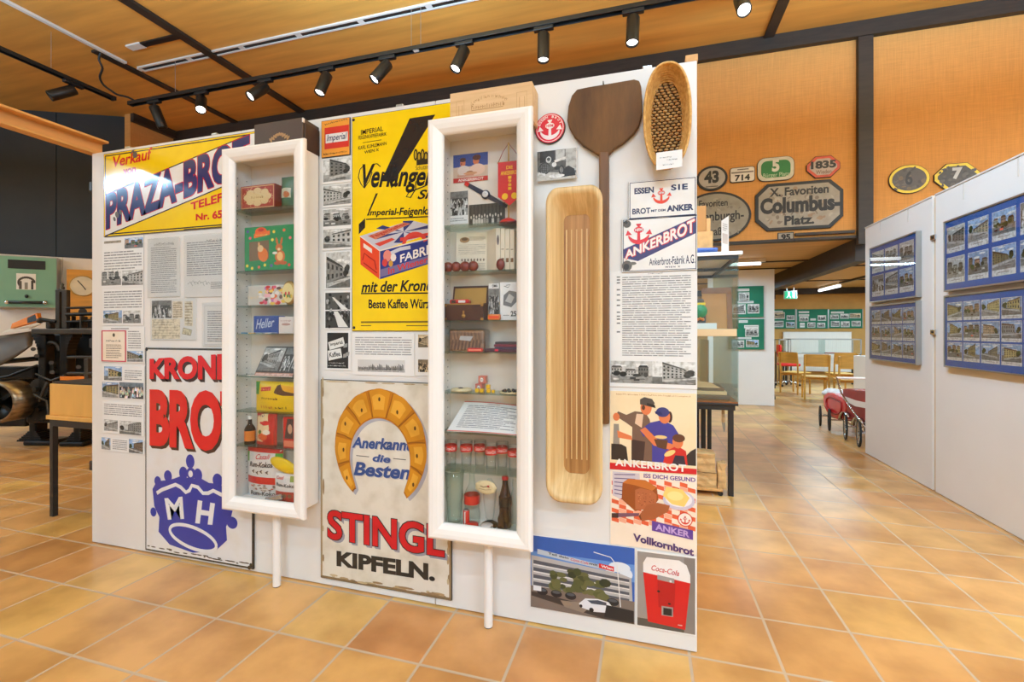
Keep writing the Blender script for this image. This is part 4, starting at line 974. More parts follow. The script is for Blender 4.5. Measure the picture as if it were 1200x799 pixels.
b.build('coiled_wall', 'straw', r)
b = MB(); b.loft([bl(.006, YP-DB+.016), bl(.012, YP-.05), bl(.03, YP-.0004)], False, True, True); b.build('backing', 'brown_straw', r)
b = MB(); n = 0
row = 0; z = bz0+.06
while z < bz1-.06:
    half = (brx-.024)*math.sqrt(max(0, 1-((z-bcz)/(brz-.045))**2)); x = bcx-half+(.011 if row % 2 else 0)
    while x < bcx+half-.006:
        b.ball((x+.009, YP-.028, z), .0105, (1, .6, .55), 8); x += .0225
    z += .0125; row += 1
b.build('woven_floor', 'brown_straw', r)
MB().loft([bl(.03, YP-.022), bl(.03, YP-.014)], True, True).build('floor_backing', mat('straw_gap', (84, 58, 32), .8), r)
# card on the basket
q = R(769, 178, 799.5, 196.5, d=DB+.008); yy = YP-DB-.008
o = MB().prism([(q[0], yy, q[1]), (q[2], yy, q[1]+.004), (q[2], yy, q[3]), (q[0], yy, q[3]-.004)], (0, .0015, 0)).build('label_card', 'sheet_white', None, (q[0], yy, q[1])); tag(o, 'small white card with a few typed lines fixed to the straw basket', 'card')
p = Print((0, yy, 0)); W, H = q[2]-q[0], q[3]-q[1]
p.squiggle(q[0]+.14*W, q[1]+.62*H, q[0]+.62*W, q[1]+.7*H, (110, 110, 116), 1, 11); p.squiggle(q[0]+.42*W, q[1]+.48*H, q[0]+.84*W, q[1]+.55*H, (110, 110, 116), 1, 10); p.squiggle(q[0]+.26*W, q[1]+.22*H, q[0]+.7*W, q[1]+.3*H, (110, 110, 116), 1, 9); p.build('print', o)

# --- two anchor signs
OR = (222, 68, 44)
o, bb, c = sign('enamel_sign', 'white enamel sign with a blue border and orange anchor, upper of the two anchor signs', 'sign', (736.5, 214, 816.5, 253.5), .008, 'enamel_edge', .003)
x0, z0, x1, z1 = bb; W, H = x1-x0, z1-z0; p = Print(c.O)
p.rect(x0+.001, z0+.001, x1-.001, z1-.001, WHT, 0); p.frame(x0+.005, z0+.005, x1-.005, z1-.005, .003, (40, 48, 90), 1)
anchor(p, x0+.49*W, z0+.56*H, .2*W*.62, OR, 2, 'HFM', WHT); p.build('face', o, 'ink_enamel')
p = Print(c.O); p.text('ESSEN', (x0+.09*W, z0+.66*H, x0+.38*W, z0+.82*H), (40, 48, 90), 2, .04); p.text('SIE', (x0+.63*W, z0+.68*H, x0+.87*W, z0+.83*H), (40, 48, 90), 2, .04, 0, 1.2)
p.build('upper_lettering', o, 'ink_enamel'); p = Print(c.O); p.text('BROT', (x0+.06*W, z0+.14*H, x0+.33*W, z0+.29*H), (40, 48, 90), 2, .03); p.text('MIT DEM', (x0+.34*W, z0+.17*H, x0+.55*W, z0+.23*H), (40, 48, 90), 2, .03); p.text('ANKER', (x0+.57*W, z0+.15*H, x0+.95*W, z0+.31*H), (40, 48, 90), 2, .05); p.build('lower_lettering', o, 'ink_enamel')
o, bb, c = sign('enamel_sign', 'enamel sign with a blue diagonal band and red anchor, lower of the two anchor signs', 'sign', (729, 257.5, 817, 316.5), .008, 'enamel_edge', .003)
x0, z0, x1, z1 = bb; W, H = x1-x0, z1-z0; p = Print(c.O)
p.rect(x0+.001, z0+.001, x1-.001, z1-.001, WHT, 0); p.frame(x0+.004, z0+.004, x1-.004, z1-.004, .003, (60, 62, 80), 1)
p.poly([(x0+.02*W, z0+.27*H), (x0+.22*W, z0+.2*H), (x0+.98*W, z0+.66*H), (x0+.98*W, z0+.96*H), (x0+.02*W, z0+.43*H)], (56, 52, 110), 2)
anchor(p, x0+.23*W, z0+.7*H, .15*W, (214, 44, 56), 3, 'HFM', WHT)
for (a, b_, ra, rb_, cc) in ((.07, .9, .055, .07, (84, 80, 76)), (.05, .93, .03, .03, (40, 38, 36)), (.07, .12, .07, .1, (96, 90, 84)), (.06, .1, .04, .06, (40, 38, 36)), (.15, .16, .05, .03, (110, 106, 100)), (.55, .985, .1, .012, (120, 116, 112))):
    p.ell(x0+a*W, z0+b_*H, ra*W, min(rb_, 1-b_)*H, cc, 5 if rb_ > .035 else 6, 12)
p.build('face', o, 'ink_enamel')
p = Print(c.O); q = [(x0+.04*W, z0+.395*H), (x0+.965*W, z0+.93*H), (x0+.965*W, z0+.69*H), (x0+.04*W, z0+.24*H)]
for dx, dz, cc, l in ((.003, -.003, (206, 60, 66), 4), (-.002, .002, (206, 60, 66), 4), (0, 0, (240, 232, 228), 5)): p.text('ANKERBROT', [(a+dx, b_+dz) for a, b_ in q], cc, l, .03)
p.build('white_lettering', o, 'ink_enamel')
p = Print(c.O); p.text('Ankerbrot-Fabrik A.G.', [(x0+.37*W, z0+.24*H), (x0+.97*W, z0+.28*H), (x0+.97*W, z0+.12*H), (x0+.37*W, z0+.11*H)], (40, 48, 80), 2, .012); p.text('WIEN X', (x0+.58*W, z0+.055*H, x0+.78*W, z0+.085*H), (40, 48, 80), 2, .03, 0, 1.4); p.build('blue_lettering', o, 'ink_enamel')

o, bb, c = doc('document_sheet', 'long typed timeline sheet with two old photos along its bottom edge', (714.5, 318.5, 817, 456)); x0, z0, x1, z1 = bb; W, H = x1-x0, z1-z0
c.squiggle(x0+.45*W, z0+.968*H, x0+.62*W, z0+.98*H, (130, 130, 132), 1, 14); c.lines(x0+.15*W, z0+.265*H, x0+.93*W, z0+.955*H, 36, (150, 150, 152), 1, 41, .42, .15)
for k, f in enumerate((.945, .92, .895, .835, .79, .745, .7, .64, .605, .58, .545, .47)): c.rect(x0+.085*W, z0+f*H, x0+.125*W, z0+f*H+.006, (120, 120, 122), 1)
c.photo(x0+.01*W, z0+.035*H, x0+.5*W, z0+.225*H, 43, 'bw', 1, 'square'); c.photo(x0+.5*W, z0+.035*H, x0+.985*W, z0+.225*H, 46, 'bw', 1, 'house'); c.build('print', o)
for a in ((715.5, 359.5), (715.5, 412), (815, 357), (815, 413)):
    pass
# --- bread posters
o, bb, c = doc('poster', 'poster of a worker, woman and child eating bread above a red lettered band', (714.5, 457, 816.5, 558.3), .002, cat='poster'); x0, z0, x1, z1 = bb; W, H = x1-x0, z1-z0
def U(*pts): return [(x0+a*W, z0+b_*H) for a, b_ in pts]
def E(a, b_, ra, rb_, cc, l, n=18, rot=0): c.ell(x0+a*W, z0+b_*H, ra*W, rb_*H, cc, l, n, rot=rot)
c.rect(x0+.002, z0+.002, x1-.002, z1-.002, (244, 220, 180), 0)
c.squiggle(x0+.08*W, z0+.948*H, x0+.94*W, z0+.97*H, (190, 146, 96), 1, 44)
SK = (222, 122, 76); SKD = (190, 90, 56)
c.poly(U((.02, .13), (.22, .13), (.2, .3), (.14, .33), (.02, .33)), (50, 40, 38), 1); c.poly(U((.04, .33), (.12, .33), (.11, .58), (.05, .58)), (150, 140, 130), 1)
c.poly(U((.26, .14), (.52, .14), (.5, .5), (.47, .66), (.42, .74), (.3, .75), (.2, .7), (.1, .74), (.07, .68), (.2, .6), (.27, .55)), (116, 88, 74), 2); c.poly(U((.32, .72), (.4, .72), (.38, .55), (.3, .6)), (226, 190, 160), 3); c.poly(U((.26, .14), (.4, .14), (.42, .38), (.26, .4)), (64, 46, 44), 3)
E(.08, .67, .04, .05, SK, 3); c.poly(U((.09, .5), (.26, .44), (.27, .39), (.1, .41)), SK, 3)
E(.43, .8, .065, .09, SK, 4); c.poly(U((.36, .84), (.5, .81), (.53, .86), (.5, .91), (.41, .93), (.36, .9)), (84, 74, 70), 5); c.poly(U((.44, .83), (.54, .8), (.53, .84), (.44, .86)), (40, 36, 36), 6); E(.4, .8, .02, .03, (90, 56, 40), 5)
c.poly(U((.5, .14), (.74, .14), (.74, .36), (.8, .5), (.74, .6), (.62, .66), (.48, .62), (.36, .52), (.4, .44), (.5, .5)), (66, 62, 150), 4); c.poly(U((.36, .52), (.42, .56), (.58, .4), (.52, .34)), SK, 5); c.poly(U((.52, .34), (.72, .3), (.78, .36), (.7, .38), (.56, .42)), SK, 5)
c.poly(U((.52, .42), (.68, .42), (.66, .3), (.56, .32)), (96, 60, 40), 5); E(.6, .45, .07, .022, (236, 200, 130), 6)
E(.64, .7, .065, .085, SK, 6); E(.62, .755, .075, .06, (58, 60, 120), 7); c.poly(U((.54, .73), (.62, .72), (.6, .76), (.53, .76)), (44, 46, 100), 8); E(.7, .7, .03, .07, (70, 40, 34), 5)
c.poly(U((.62, .13), (.9, .13), (.88, .3), (.78, .36), (.66, .28)), (204, 44, 40), 6); E(.79, .4, .06, .075, SK, 7); E(.8, .45, .07, .05, (96, 56, 40), 8); c.poly(U((.72, .12), (.88, .12), (.86, .24), (.76, .24)), (52, 44, 60), 7); E(.7, .26, .07, .03, (240, 206, 130), 8, rot=.5)
c.poly(U((.86, .13), (.99, .13), (.99, .34), (.93, .3), (.88, .24)), (50, 42, 44), 5)
c.poly(Q((714.8, 541.5), (816.2, 549), (816.2, 555.5), (714.8, 549.2)), (206, 32, 40), 8); c.build('print', o, 'ink_satin')
p = Print(c.O); p.text('ANKERBROT', Q((721, 536.5), (804, 544), (804, 552.8), (721, 545)), (244, 238, 232), 10, .03, 0, 1.08); p.build('lettering', o, 'ink_satin')
o, bb, c = doc('poster', 'poster of a sliced brown loaf on a red checked cloth', (715, 549.8, 816.5, 650), .002, cat='poster'); x0, z0, x1, z1 = bb; W, H = x1-x0, z1-z0
c.rect(x0+.002, z0+.002, x1-.002, z1-.002, (244, 226, 206), 0)
for i in range(11):
    for j in range(12):
        u, v = .02+i*.088, .3+j*.06
        if (i+j) % 2 == 0 and u < .95 and v < .88 and not (j > 8 and i < 4): c.poly(U((u, v+.02), (min(.985, u+.085), v), (min(.985, u+.085), v+.055), (u, v+.075)), (226, 96, 60), 1)
        elif (i+j) % 2 == 1 and j % 2 == 0 and u < .9 and v < .86: c.poly(U((u, v+.02), (u+.085, v), (u+.085, v+.055), (u, v+.075)), (240, 170, 140), 1)
c.poly(U((.03, .98), (.35, .98), (.36, .8), (.12, .62), (.03, .66)), (206, 196, 206), 2)
for k in range(6): c.line(U((.05, .94-.05*k), (.3, .96-.06*k)), .004, (100, 80, 130), 3)
c.poly(U((.14, .62), (.15, .84), (.22, .9), (.42, .9), (.55, .82), (.57, .66), (.5, .55), (.3, .48)), (150, 76, 32), 4); c.poly(U((.15, .84), (.22, .9), (.42, .9), (.55, .82), (.5, .77), (.3, .82)), (196, 112, 48), 5); c.poly(U((.3, .5), (.3, .76), (.36, .79), (.5, .77), (.55, .72), (.54, .58), (.48, .52)), (178, 100, 62), 5)
rd = random.Random(9)
for k in range(40): E(rd.uniform(.33, .52), rd.uniform(.54, .74), .008, .006, rd.choice([(140, 74, 46), (200, 130, 86)]), 6, 6)
c.poly(U((.34, .42), (.44, .58), (.56, .62), (.7, .6), (.68, .52), (.52, .4), (.38, .36)), (166, 92, 56), 7); c.poly(U((.34, .42), (.36, .38), (.38, .36), (.36, .44)), (110, 58, 30), 8)
c.poly(U((.02, .42), (.35, .46), (.34, .42), (.02, .36)), (120, 80, 100), 6); c.poly(U((.02, .42), (.1, .43), (.1, .365), (.02, .36)), (70, 44, 40), 7)
E(.8, .68, .18, .13, (206, 196, 214), 3); E(.8, .69, .15, .1, (240, 232, 236), 4); c.poly(U((.62, .72), (.66, .84), (.84, .82), (.92, .72), (.86, .6), (.72, .62)), (244, 208, 116), 5); E(.76, .73, .09, .06, (250, 224, 146), 6)
q = (x0+.87*W, z0+.44*H); c.ell(q[0], q[1], .03, .03, (244, 232, 222), 5); c.ring(q[0], q[1], .028, .028, .004, (214, 70, 50), 6); anchor(c, q[0], q[1]-.004, .018, (214, 70, 50), 7, 'HFM', (244, 232, 222)); c.build('print', o, 'ink_satin')
p = Print(c.O); p.text('ISS DICH GESUND', (x0+.4*W, z0+.93*H, x0+.985*W, z0+.985*H), (110, 80, 150), 3, .03); p.build('slogan_lettering', o, 'ink_satin'); p = Print(c.O); q = Q((764, 609.5), (812, 621), (812, 632), (764, 621)); p.poly([(a+.0, b_) for a, b_ in q], (96, 64, 150), 8)
p.text('ANKER', Q((768, 612.5), (808, 622), (808, 629.5), (768, 620)), (190, 160, 214), 9, .03); p.text('Vollkornbrot', Q((742, 624), (813, 642), (813, 651), (742, 633)), (84, 56, 110), 9, .04); p.build('lettering', o, 'ink_satin')
# --- two photographs at the bottom right
o, bb, c = doc('photograph', 'colour photo of an office building with a white car before it, bottom of the wall', (622, 626, 744, 731), .003, cat='photograph'); x0, z0, x1, z1 = bb; W, H = x1-x0, z1-z0
c.rect(x0+.001, z0+.001, x1-.001, z1-.001, (48, 92, 176), 0); c.rect(x0+.001, z0+.55*H, x1-.001, z0+.78*H, (96, 140, 206), 1)
for a, b_, ra, rb_ in ((.86, .72, .1, .07), (.92, .64, .06, .08), (.78, .68, .06, .04)): E(a, b_, ra, rb_, (222, 228, 238), 2)
c.poly(U((.01, .28), (.98, .28), (.97, .6), (.86, .64), (.03, .72), (.01, .72)), (176, 174, 176), 3)
for k in range(4): c.poly(U((.03, .66-.1*k), (.95, .58-.085*k), (.95, .545-.085*k), (.03, .61-.1*k)), (84, 86, 96), 4); c.poly(U((.03, .605-.1*k), (.95, .54-.085*k), (.95, .53-.085*k), (.03, .59-.1*k)), (226, 224, 222), 4)
c.poly(U((.07, .82), (.8, .7), (.8, .65), (.07, .75)), (186, 194, 206), 5); c.rect(x0+.001, z0+.001, x1-.001, z0+.3*H, (120, 106, 98), 4); c.poly(U((.01, .22), (.99, .1), (.99, .01), (.7, .01), (.01, .16)), (62, 54, 52), 5); c.poly(U((.3, .16), (.62, .18), (.52, .04), (.34, .08)), (142, 126, 112), 6)
for k in range(38):
    a = rd.uniform(.22, .74); E(a, rd.uniform(.34, .62)-abs(a-.48)*.3, rd.uniform(.03, .06), rd.uniform(.03, .06), rd.choice([(66, 72, 44), (84, 88, 52), (50, 56, 38), (100, 100, 62)]), 7, 9)
for a, b_ in ((.12, .24), (.26, .24), (.4, .24), (.8, .25)): E(a, b_, .055, .05, (36, 34, 38), 8); E(a, b_+.02, .04, .02, (80, 84, 92), 9)
c.poly(U((.48, .16), (.54, .24), (.66, .26), (.76, .24), (.8, .18), (.78, .1), (.62, .08), (.5, .11)), (224, 224, 228), 9); c.poly(U((.56, .22), (.66, .245), (.74, .23), (.74, .19), (.6, .185)), (70, 76, 88), 10); E(.6, .1, .022, .03, (30, 30, 32), 10); E(.5, .13, .014, .022, (30, 30, 32), 10); c.poly(U((.74, .2), (.99, .18), (.99, .02), (.72, .04)), (34, 32, 36), 10)
c.line(U((.87, .2), (.84, .74), (.78, .84), (.62, .88)), .004, (226, 226, 226), 9); c.rect(x0+.03*W, z0+.24*H, x0+.11*W, z0+.31*H, (222, 222, 226), 9); c.build('print', o, 'ink_satin')
p = Print(c.O); p.text('Teil dein', U((.18, .795), (.38, .765), (.38, .735), (.18, .765)), (40, 40, 44), 8, .02); p.text('Coca-Cola', U((.4, .76), (.57, .735), (.57, .7), (.4, .725)), (206, 40, 44), 8, .01, .3); p.text('mit', U((.58, .735), (.66, .725), (.66, .695), (.58, .705)), (40, 40, 44), 8, .02); p.poly(U((.67, .74), (.81, .72), (.81, .655), (.67, .68)), (206, 36, 40), 8); p.text('Wien', U((.69, .725), (.8, .71), (.8, .67), (.69, .69)), (236, 230, 230), 9, .03); p.build('lettering', o, 'ink_satin')
o, bb, c = doc('photograph', 'photo of a red drinks vending machine, lowest right on the wall', (745.5, 643, 816, 745), .003, cat='photograph'); x0, z0, x1, z1 = bb; W, H = x1-x0, z1-z0
c.rect(x0+.001, z0+.001, x1-.001, z1-.001, (236, 234, 232), 0); c.rect(x0+.02*W, z0+.02*H, x1-.02*W, z1-.02*H, (150, 142, 138), 1); c.rect(x0+.02*W, z0+.02*H, x1-.02*W, z0+.12*H, (84, 78, 72), 2); c.rect(x0+.8*W, z0+.02*H, x1-.02*W, z0+.97*H, (128, 120, 116), 2)
c.poly(U((.12, .72), (.9, .66), (.82, .06), (.2, .09)), (204, 30, 32), 3); c.poly(U((.12, .72), (.12, .84), (.18, .92), (.72, .93), (.84, .88), (.9, .76), (.9, .66)), (238, 232, 228), 4); c.poly(U((.36, .68), (.66, .66), (.64, .26), (.38, .3)), (180, 22, 28), 5); c.poly(U((.36, .71), (.64, .69), (.64, .63), (.36, .65)), (150, 146, 148), 6); E(.58, .65, .02, .015, (220, 220, 220), 7)
c.rect(x0+.43*W, z0+.2*H, x0+.62*W, z0+.32*H, (150, 140, 140), 6); c.rect(x0+.46*W, z0+.21*H, x0+.6*W, z0+.3*H, (36, 30, 32), 7); E(.38, .5, .025, .015, (30, 26, 28), 7); E(.56, .36, .025, .012, (30, 26, 28), 7); c.rect(x0+.7*W, z0+.105*H, x0+.77*W, z0+.115*H, (220, 200, 200), 6); c.build('print', o, 'ink_satin')
p = Print(c.O); p.text('Coca-Cola', U((.26, .83), (.72, .8), (.72, .73), (.26, .76)), (200, 40, 44), 8, .008, .35); p.build('lettering', o, 'ink_satin')
# ------------------------------------------------------------------ the two narrow glazed showcases
mat('case_inside', (226, 214, 200), 0.5, 0, 0.015, 3)
mat('pin_hole', (90, 80, 72), 0.7)
YF = 1.895
def showcase(label, x0, x1, shelf_px, shelf_px_x):
    z0, z1 = .405, 2.315; w_ = .075; g = .035
    cx = (x0+x1)/2; YC = YP-.012
    r = empty('display_case', (cx, YP, z0), label, 'showcase')
    bx0, bx1, bz0, bz1 = x0+g, x1-g, z0+g, z1-g
    t = .016; yb = YF+.03
    b = MB()
    b.box((bx0, yb, bz0), (bx0+t, YC, bz1), .001); b.box((bx1-t, yb, bz0), (bx1, YC, bz1), .001)
    b.box((bx0+t, yb, bz0), (bx1-t, YC, bz0+t), .001); b.box((bx0+t, yb, bz1-t), (bx1-t, YC, bz1), .001)
    b.build('carcass', 'white_lacquer', r)
    MB().box((bx0+t, YC-.008, bz0+t), (bx1-t, YC-.001, bz1-t)).build('back_panel', 'case_inside', r)
    def lp(i, y): return [(x0+i, y, z0+i), (x1-i, y, z0+i), (x1-i, y, z1-i), (x0+i, y, z1-i)]
    d = MB().loft([lp(0, yb), lp(0, YF+.016), lp(.004, YF+.006), lp(.014, YF), lp(.03, YF+.001), lp(.05, YF+.006), lp(.066, YF+.016), lp(.073, YF+.024), lp(w_, yb)], False, False, False, False)
    n = len(d.v)
    d.f += [[n-4+k, n-4+(k+1) % 4, (k+1) % 4, k] for k in range(4)]; d.sm += [False]*4; d.mi += [0]*4
    do = d.build('door', 'white_lacquer', r)
    MB().box((x0+.06, YF+.022, z0+.06), (x1-.06, YF+.026, z1-.06)).build('pane', 'pane_glass', do)
    zs = []
    for py in shelf_px:
        p = on_y(shelf_px_x, py, YF+.035); zs.append(p.z+.0004)
        MB().box((bx0+t+.001, YF+.034, p.z-.006), (bx1-t-.001, YC-.009, p.z), .0005).build('shelf', 'shelf_glass', r)
    b = MB(); k = bz0+.1
    while k < bz1-.1:
        for yy in (YF+.06, YC-.04):
            for xx, s_ in ((bx0+t, 1), (bx1-t, -1)):
                b.lathe([(1e-5, .0008), (.003, .0008), (.003, 0)], (xx if s_ == 1 else xx-.0008, yy, k), 8, 'X')
        k += .032
    b.build('pin_holes', 'pin_hole', r)
    xl = cx+.02
    MB().cyl((xl, YF+.09, 0.004), (xl, YF+.09, bz0), .02, 20).build('leg', 'white_lacquer', r)
    MB().cyl((xl, YF+.09, 0), (xl, YF+.09, .006), .0185, 20).build('leg_cap', 'black_plastic', r)
    return r, zs, (bx0+t, bx1-t, bz0+t, bz1-t)
c1, S1, B1 = showcase('white glazed showcase full of sweets packets, left of the two', -2.160, -1.6375, (246, 318, 358.5, 391, 440, 481, 521), 274.6)
c2, S2, B2 = showcase('white glazed showcase with red banded glasses and bottles, right of the two', -0.9585, -.467, (264.5, 318.5, 375.5, 412, 459, 505.5, 550), 518)
FZ1, FZ2 = B1[2]+.0004, B2[2]+.0004

# helpers for the goods: an item stands on z with its front face at depth y; pixel columns give its x
def XX(px, y): return on_y(px, 400, y).x
def ZZ(px, py, y): return on_y(px, py, y).z
def item_box(name, label, cat, px0, px1, ytop, y, z, m, depth=.06, bev=.003, group=None, lean=0.0):
    """upright box: left/right pixel columns, top pixel row (at the middle), front depth y, standing on z"""
    x0, x1 = XX(px0, y), XX(px1, y); h = ZZ((px0+px1)/2, ytop, y)-z
    b = MB(); b.box((x0, y, z), (x1, y+depth, z+h), bev)
    o = b.build(name, m, None, ((x0+x1)/2, y, z)); tag(o, label, cat, group)
    p = Print((x0, y, z)); p.W = x1-x0; p.H = h
    return o, p
def uv(p, *pts): return [(a*p.W, b*p.H) for a, b in pts]
def finish(o, p, name='print', m='ink_satin'): return p.build(name, o, m)
YA, YB_ = YF+.045, YF+.085     # front row, second row
mat('red_tin', (150, 52, 44), .35); mat('green_card', (20, 130, 78), .4); mat('clear_plastic_card', (205, 200, 190), .4); mat('blue_card', (34, 72, 150), .4); mat('pale_card', (226, 216, 210), .5)
mat('dark_print', (84, 72, 66), .5); mat('yellow_bag', (238, 196, 24), .3); mat('white_bag', (226, 220, 214), .3); mat('red_bag', (196, 40, 36), .3); mat('green_bag', (70, 110, 84), .25)
mat('gold', (190, 150, 80), .35, .6); mat('silver_foil', (190, 190, 192), .25, .8); mat('red_plastic', (206, 36, 34), .3); mat('amber', (214, 120, 40), .3)
# === left showcase, from the top shelf down
z = S1[0]
o, p = item_box('ornate_tin', 'red and cream ornamented tin on the top shelf of the left showcase', 'tin', 282, 322, 216.5, YA+.01, z, 'red_tin', .07)
p.rect(.004, .004, p.W-.004, p.H-.004, (166, 64, 56), 0); p.frame(.006, .006, p.W-.006, p.H-.006, .004, (214, 176, 130), 1); p.ell(p.W/2, p.H/2, p.W*.38, p.H*.33, (206, 160, 118), 1, 24)
for k in range(8):
    a = k*PI/4; p.ell(p.W/2+p.W*.3*math.cos(a), p.H/2+p.H*.26*math.sin(a), p.W*.11, p.H*.13, (224, 198, 150), 2, 12)
p.ell(p.W/2, p.H/2, p.W*.26, p.H*.17, (222, 200, 150), 3, 18); p.squiggle(.32*p.W, .44*p.H, .68*p.W, .58*p.H, (176, 140, 90), 4, 7)
rd = random.Random(2)
for k in range(24):
    a = rd.random()*2*PI; u, v = .5+.44*math.cos(a)*rd.uniform(.9, 1.02), .5+.42*math.sin(a)*rd.uniform(.9, 1.02); p.ell(u*p.W, v*p.H, .004, .004, (206, 140, 110), 2, 6)
finish(o, p)
def bag(name, label, cat, px0, px1, ytop, y, z, m, depth=.05, crimp=.012, group=None, topw=1.0, tilt=0.0):
    """soft pillow packet with a crimped top edge"""
    x0, x1 = XX(px0, y), XX(px1, y); h = ZZ((px0+px1)/2, ytop, y)-z; W = x1-x0
    nx, nz = 10, 12; fr = []; bk = []
    for j in range(nz+1):
        v = j/nz
        for i in range(nx+1):
            u = i/nx; bul = (math.sin(PI*min(1, max(0, u)))**.6)*(math.sin(PI*min(1, max(0, v*.93+.07)))**.5 if v < .97 else 0)
            wq = 1+(topw-1)*v; xx = x0+W*(.5+(u-.5)*wq)+tilt*h*v
            wr = .003*math.sin(9*u+5*v)*math.sin(7*v)
            fr.append(Vector((xx, y+depth/2-depth/2*bul*1.0+wr*bul, z+h*v))); bk.append(Vector((xx, y+depth/2+depth/2*bul+.0008, z+h*v)))
    b = MB(); fs = []; n = nx+1; N_ = len(fr)
    for j in range(nz):
        for i in range(nx):
            q = [j*n+i, j*n+i+1, (j+1)*n+i+1, (j+1)*n+i]; fs.append(q); fs.append([N_+k for k in q[::-1]])
    b.add(fr+bk, fs, True)
    o = b.build(name, m, None, ((x0+x1)/2, y, z), recalc=False); tag(o, label, cat, group)
    def surf(u, v):
        i = min(nx-1, max(0, int(u*nx))); j = min(nz-1, max(0, int(v*nz))); fu, fv = u*nx-i, v*nz-j
        a, b_, c_, d_ = fr[j*n+i], fr[j*n+i+1], fr[(j+1)*n+i], fr[(j+1)*n+i+1]
        return a*(1-fu)*(1-fv)+b_*fu*(1-fv)+c_*(1-fu)*fv+d_*fu*fv
    class Wrap(Print):
        def P(s, a, b, layer=0):
            q = surf(min(1, max(0, a)), min(1, max(0, b))); return q+Vector((0, -1, 0))*(.0006+EPS*1.5*(layer+1)+s.sub)
        def poly(s, pts, c, layer=0):
            v0, v1 = min(q[1] for q in pts), max(q[1] for q in pts); n_ = max(2, int((v1-v0)/.05)+1); m = len(pts)
            def span(v):
                xs = []
                for i in range(m):
                    (a0, b0), (a1, b1) = pts[i], pts[(i+1) % m]
                    if (b0 <= v <= b1 or b1 <= v <= b0) and abs(b1-b0) > 1e-9: xs.append(a0+(a1-a0)*(v-b0)/(b1-b0))
                return (min(xs), max(xs)) if xs else None
            e_ = (v1-v0)*1e-4
            for j in range(n_):
                va, vb = v0+e_+(v1-v0-2*e_)*j/n_, v0+e_+(v1-v0-2*e_)*(j+1)/n_; A_, B_ = span(va), span(vb)
                if not A_ or not B_: continue
                k_ = max(1, int(max(A_[1]-A_[0], B_[1]-B_[0])/.09)+1)
                for i in range(k_):
                    f0, f1 = i/k_, (i+1)/k_
                    Print.poly(s, [(A_[0]+(A_[1]-A_[0])*f0, va), (A_[0]+(A_[1]-A_[0])*f1, va), (B_[0]+(B_[1]-B_[0])*f1, vb), (B_[0]+(B_[1]-B_[0])*f0, vb)], c, layer)
            return s
        def grid(s, u0, v0, u1, v1, c, layer=0, nu=8, nv=8):
            for i in range(nu):
                for j in range(nv):
                    s.rect(u0+(u1-u0)*i/nu, v0+(v1-v0)*j/nv, u0+(u1-u0)*(i+1)/nu, v0+(v1-v0)*(j+1)/nv, c, layer)
            return s
    return o, Wrap()
o, p = bag('sweets_bag', 'green cellophane bag beside the ornamented tin on the top shelf', 'bag', 325, 343, 205, YA+.02, z, 'green_bag', .06)
p.grid(.2, .3, .8, .6, (196, 196, 170), 0, 3, 3); p.ell(.55, .4, .2, .1, (190, 110, 60), 1, 10); finish(o, p)
z = S1[1]
o, p = item_box('easter_box', 'green gift box with an orange badge and a rabbit, second shelf of the left showcase', 'box', 286.5, 345, 264.5, YA+.005, z, 'green_card', .06, .002)
W, H = p.W, p.H; p.rect(.002, .002, W-.002, H-.002, (22, 140, 84), 0); p.poly(uv(p, (.1, .22), (.5, .25), (.5, .68), (.1, .66)), (120, 96, 72), 1)
p.ell(.38*W, .36*H, .1*W, .17*H, (226, 120, 44), 2, 14, rot=.4); p.ell(.33*W, .5*H, .06*W, .08*H, (226, 196, 150), 3, 12); p.ell(.3*W, .6*H, .02*W, .05*H, (226, 170, 110), 3, 8)
p.ell(.34*W, .88*H, .12*W, .1*H, (240, 96, 32), 2, 18); p.poly(uv(p, (.2, .74), (.52, .8), (.52, .9), (.2, .84)), (244, 112, 36), 3); p.squiggle(.24*W, .79*H, .48*W, .83*H, (250, 226, 120), 4, 8); p.ell(.34*W, .92*H, .06*W, .04*H, (206, 40, 36), 3, 12)
for (a, b_, ra, rb_, cc, ro) in ((.72, .3, .1, .14, (206, 110, 50), 0), (.72, .3, .06, .1, (240, 196, 130), 0), (.7, .5, .07, .08, (206, 110, 50), 0), (.66, .64, .022, .09, (206, 110, 50), .25), (.75, .64, .022, .09, (206, 110, 50), -.25), (.7, .46, .03, .03, (240, 210, 170), 0), (.67, .15, .07, .04, (190, 90, 44), 0), (.79, .15, .07, .04, (190, 90, 44), 0), (.62, .38, .05, .03, (230, 226, 220), 0)):
    p.ell(a*W, b_*H, ra*W, rb_*H, cc, 2 if cc != (240, 196, 130) else 3, 14, rot=ro)
for (a, b_, cc) in ((.07, .9, (90, 70, 160)), (.12, .75, (226, 90, 120)), (.06, .12, (240, 210, 60)), (.16, .06, (240, 210, 60)), (.3, .08, (226, 110, 90)), (.42, .12, (240, 220, 80)), (.6, .86, (244, 210, 70)), (.8, .88, (226, 110, 60)), (.92, .7, (240, 120, 120)), (.9, .1, (220, 60, 50)), (.55, .1, (100, 90, 170)), (.57, .68, (240, 220, 90))): p.ell(a*W, b_*H, .028*W, .036*H, cc, 2, 10)
finish(o, p)
z = S1[2]
o, p = item_box('clear_box', 'clear plastic box printed with a bunch of colourful flowers, third shelf of the left showcase', 'box', 290, 336, 334, YA+.012, z, 'clear_plastic_card', .07, .006)
W, H = p.W, p.H; rd = random.Random(6)
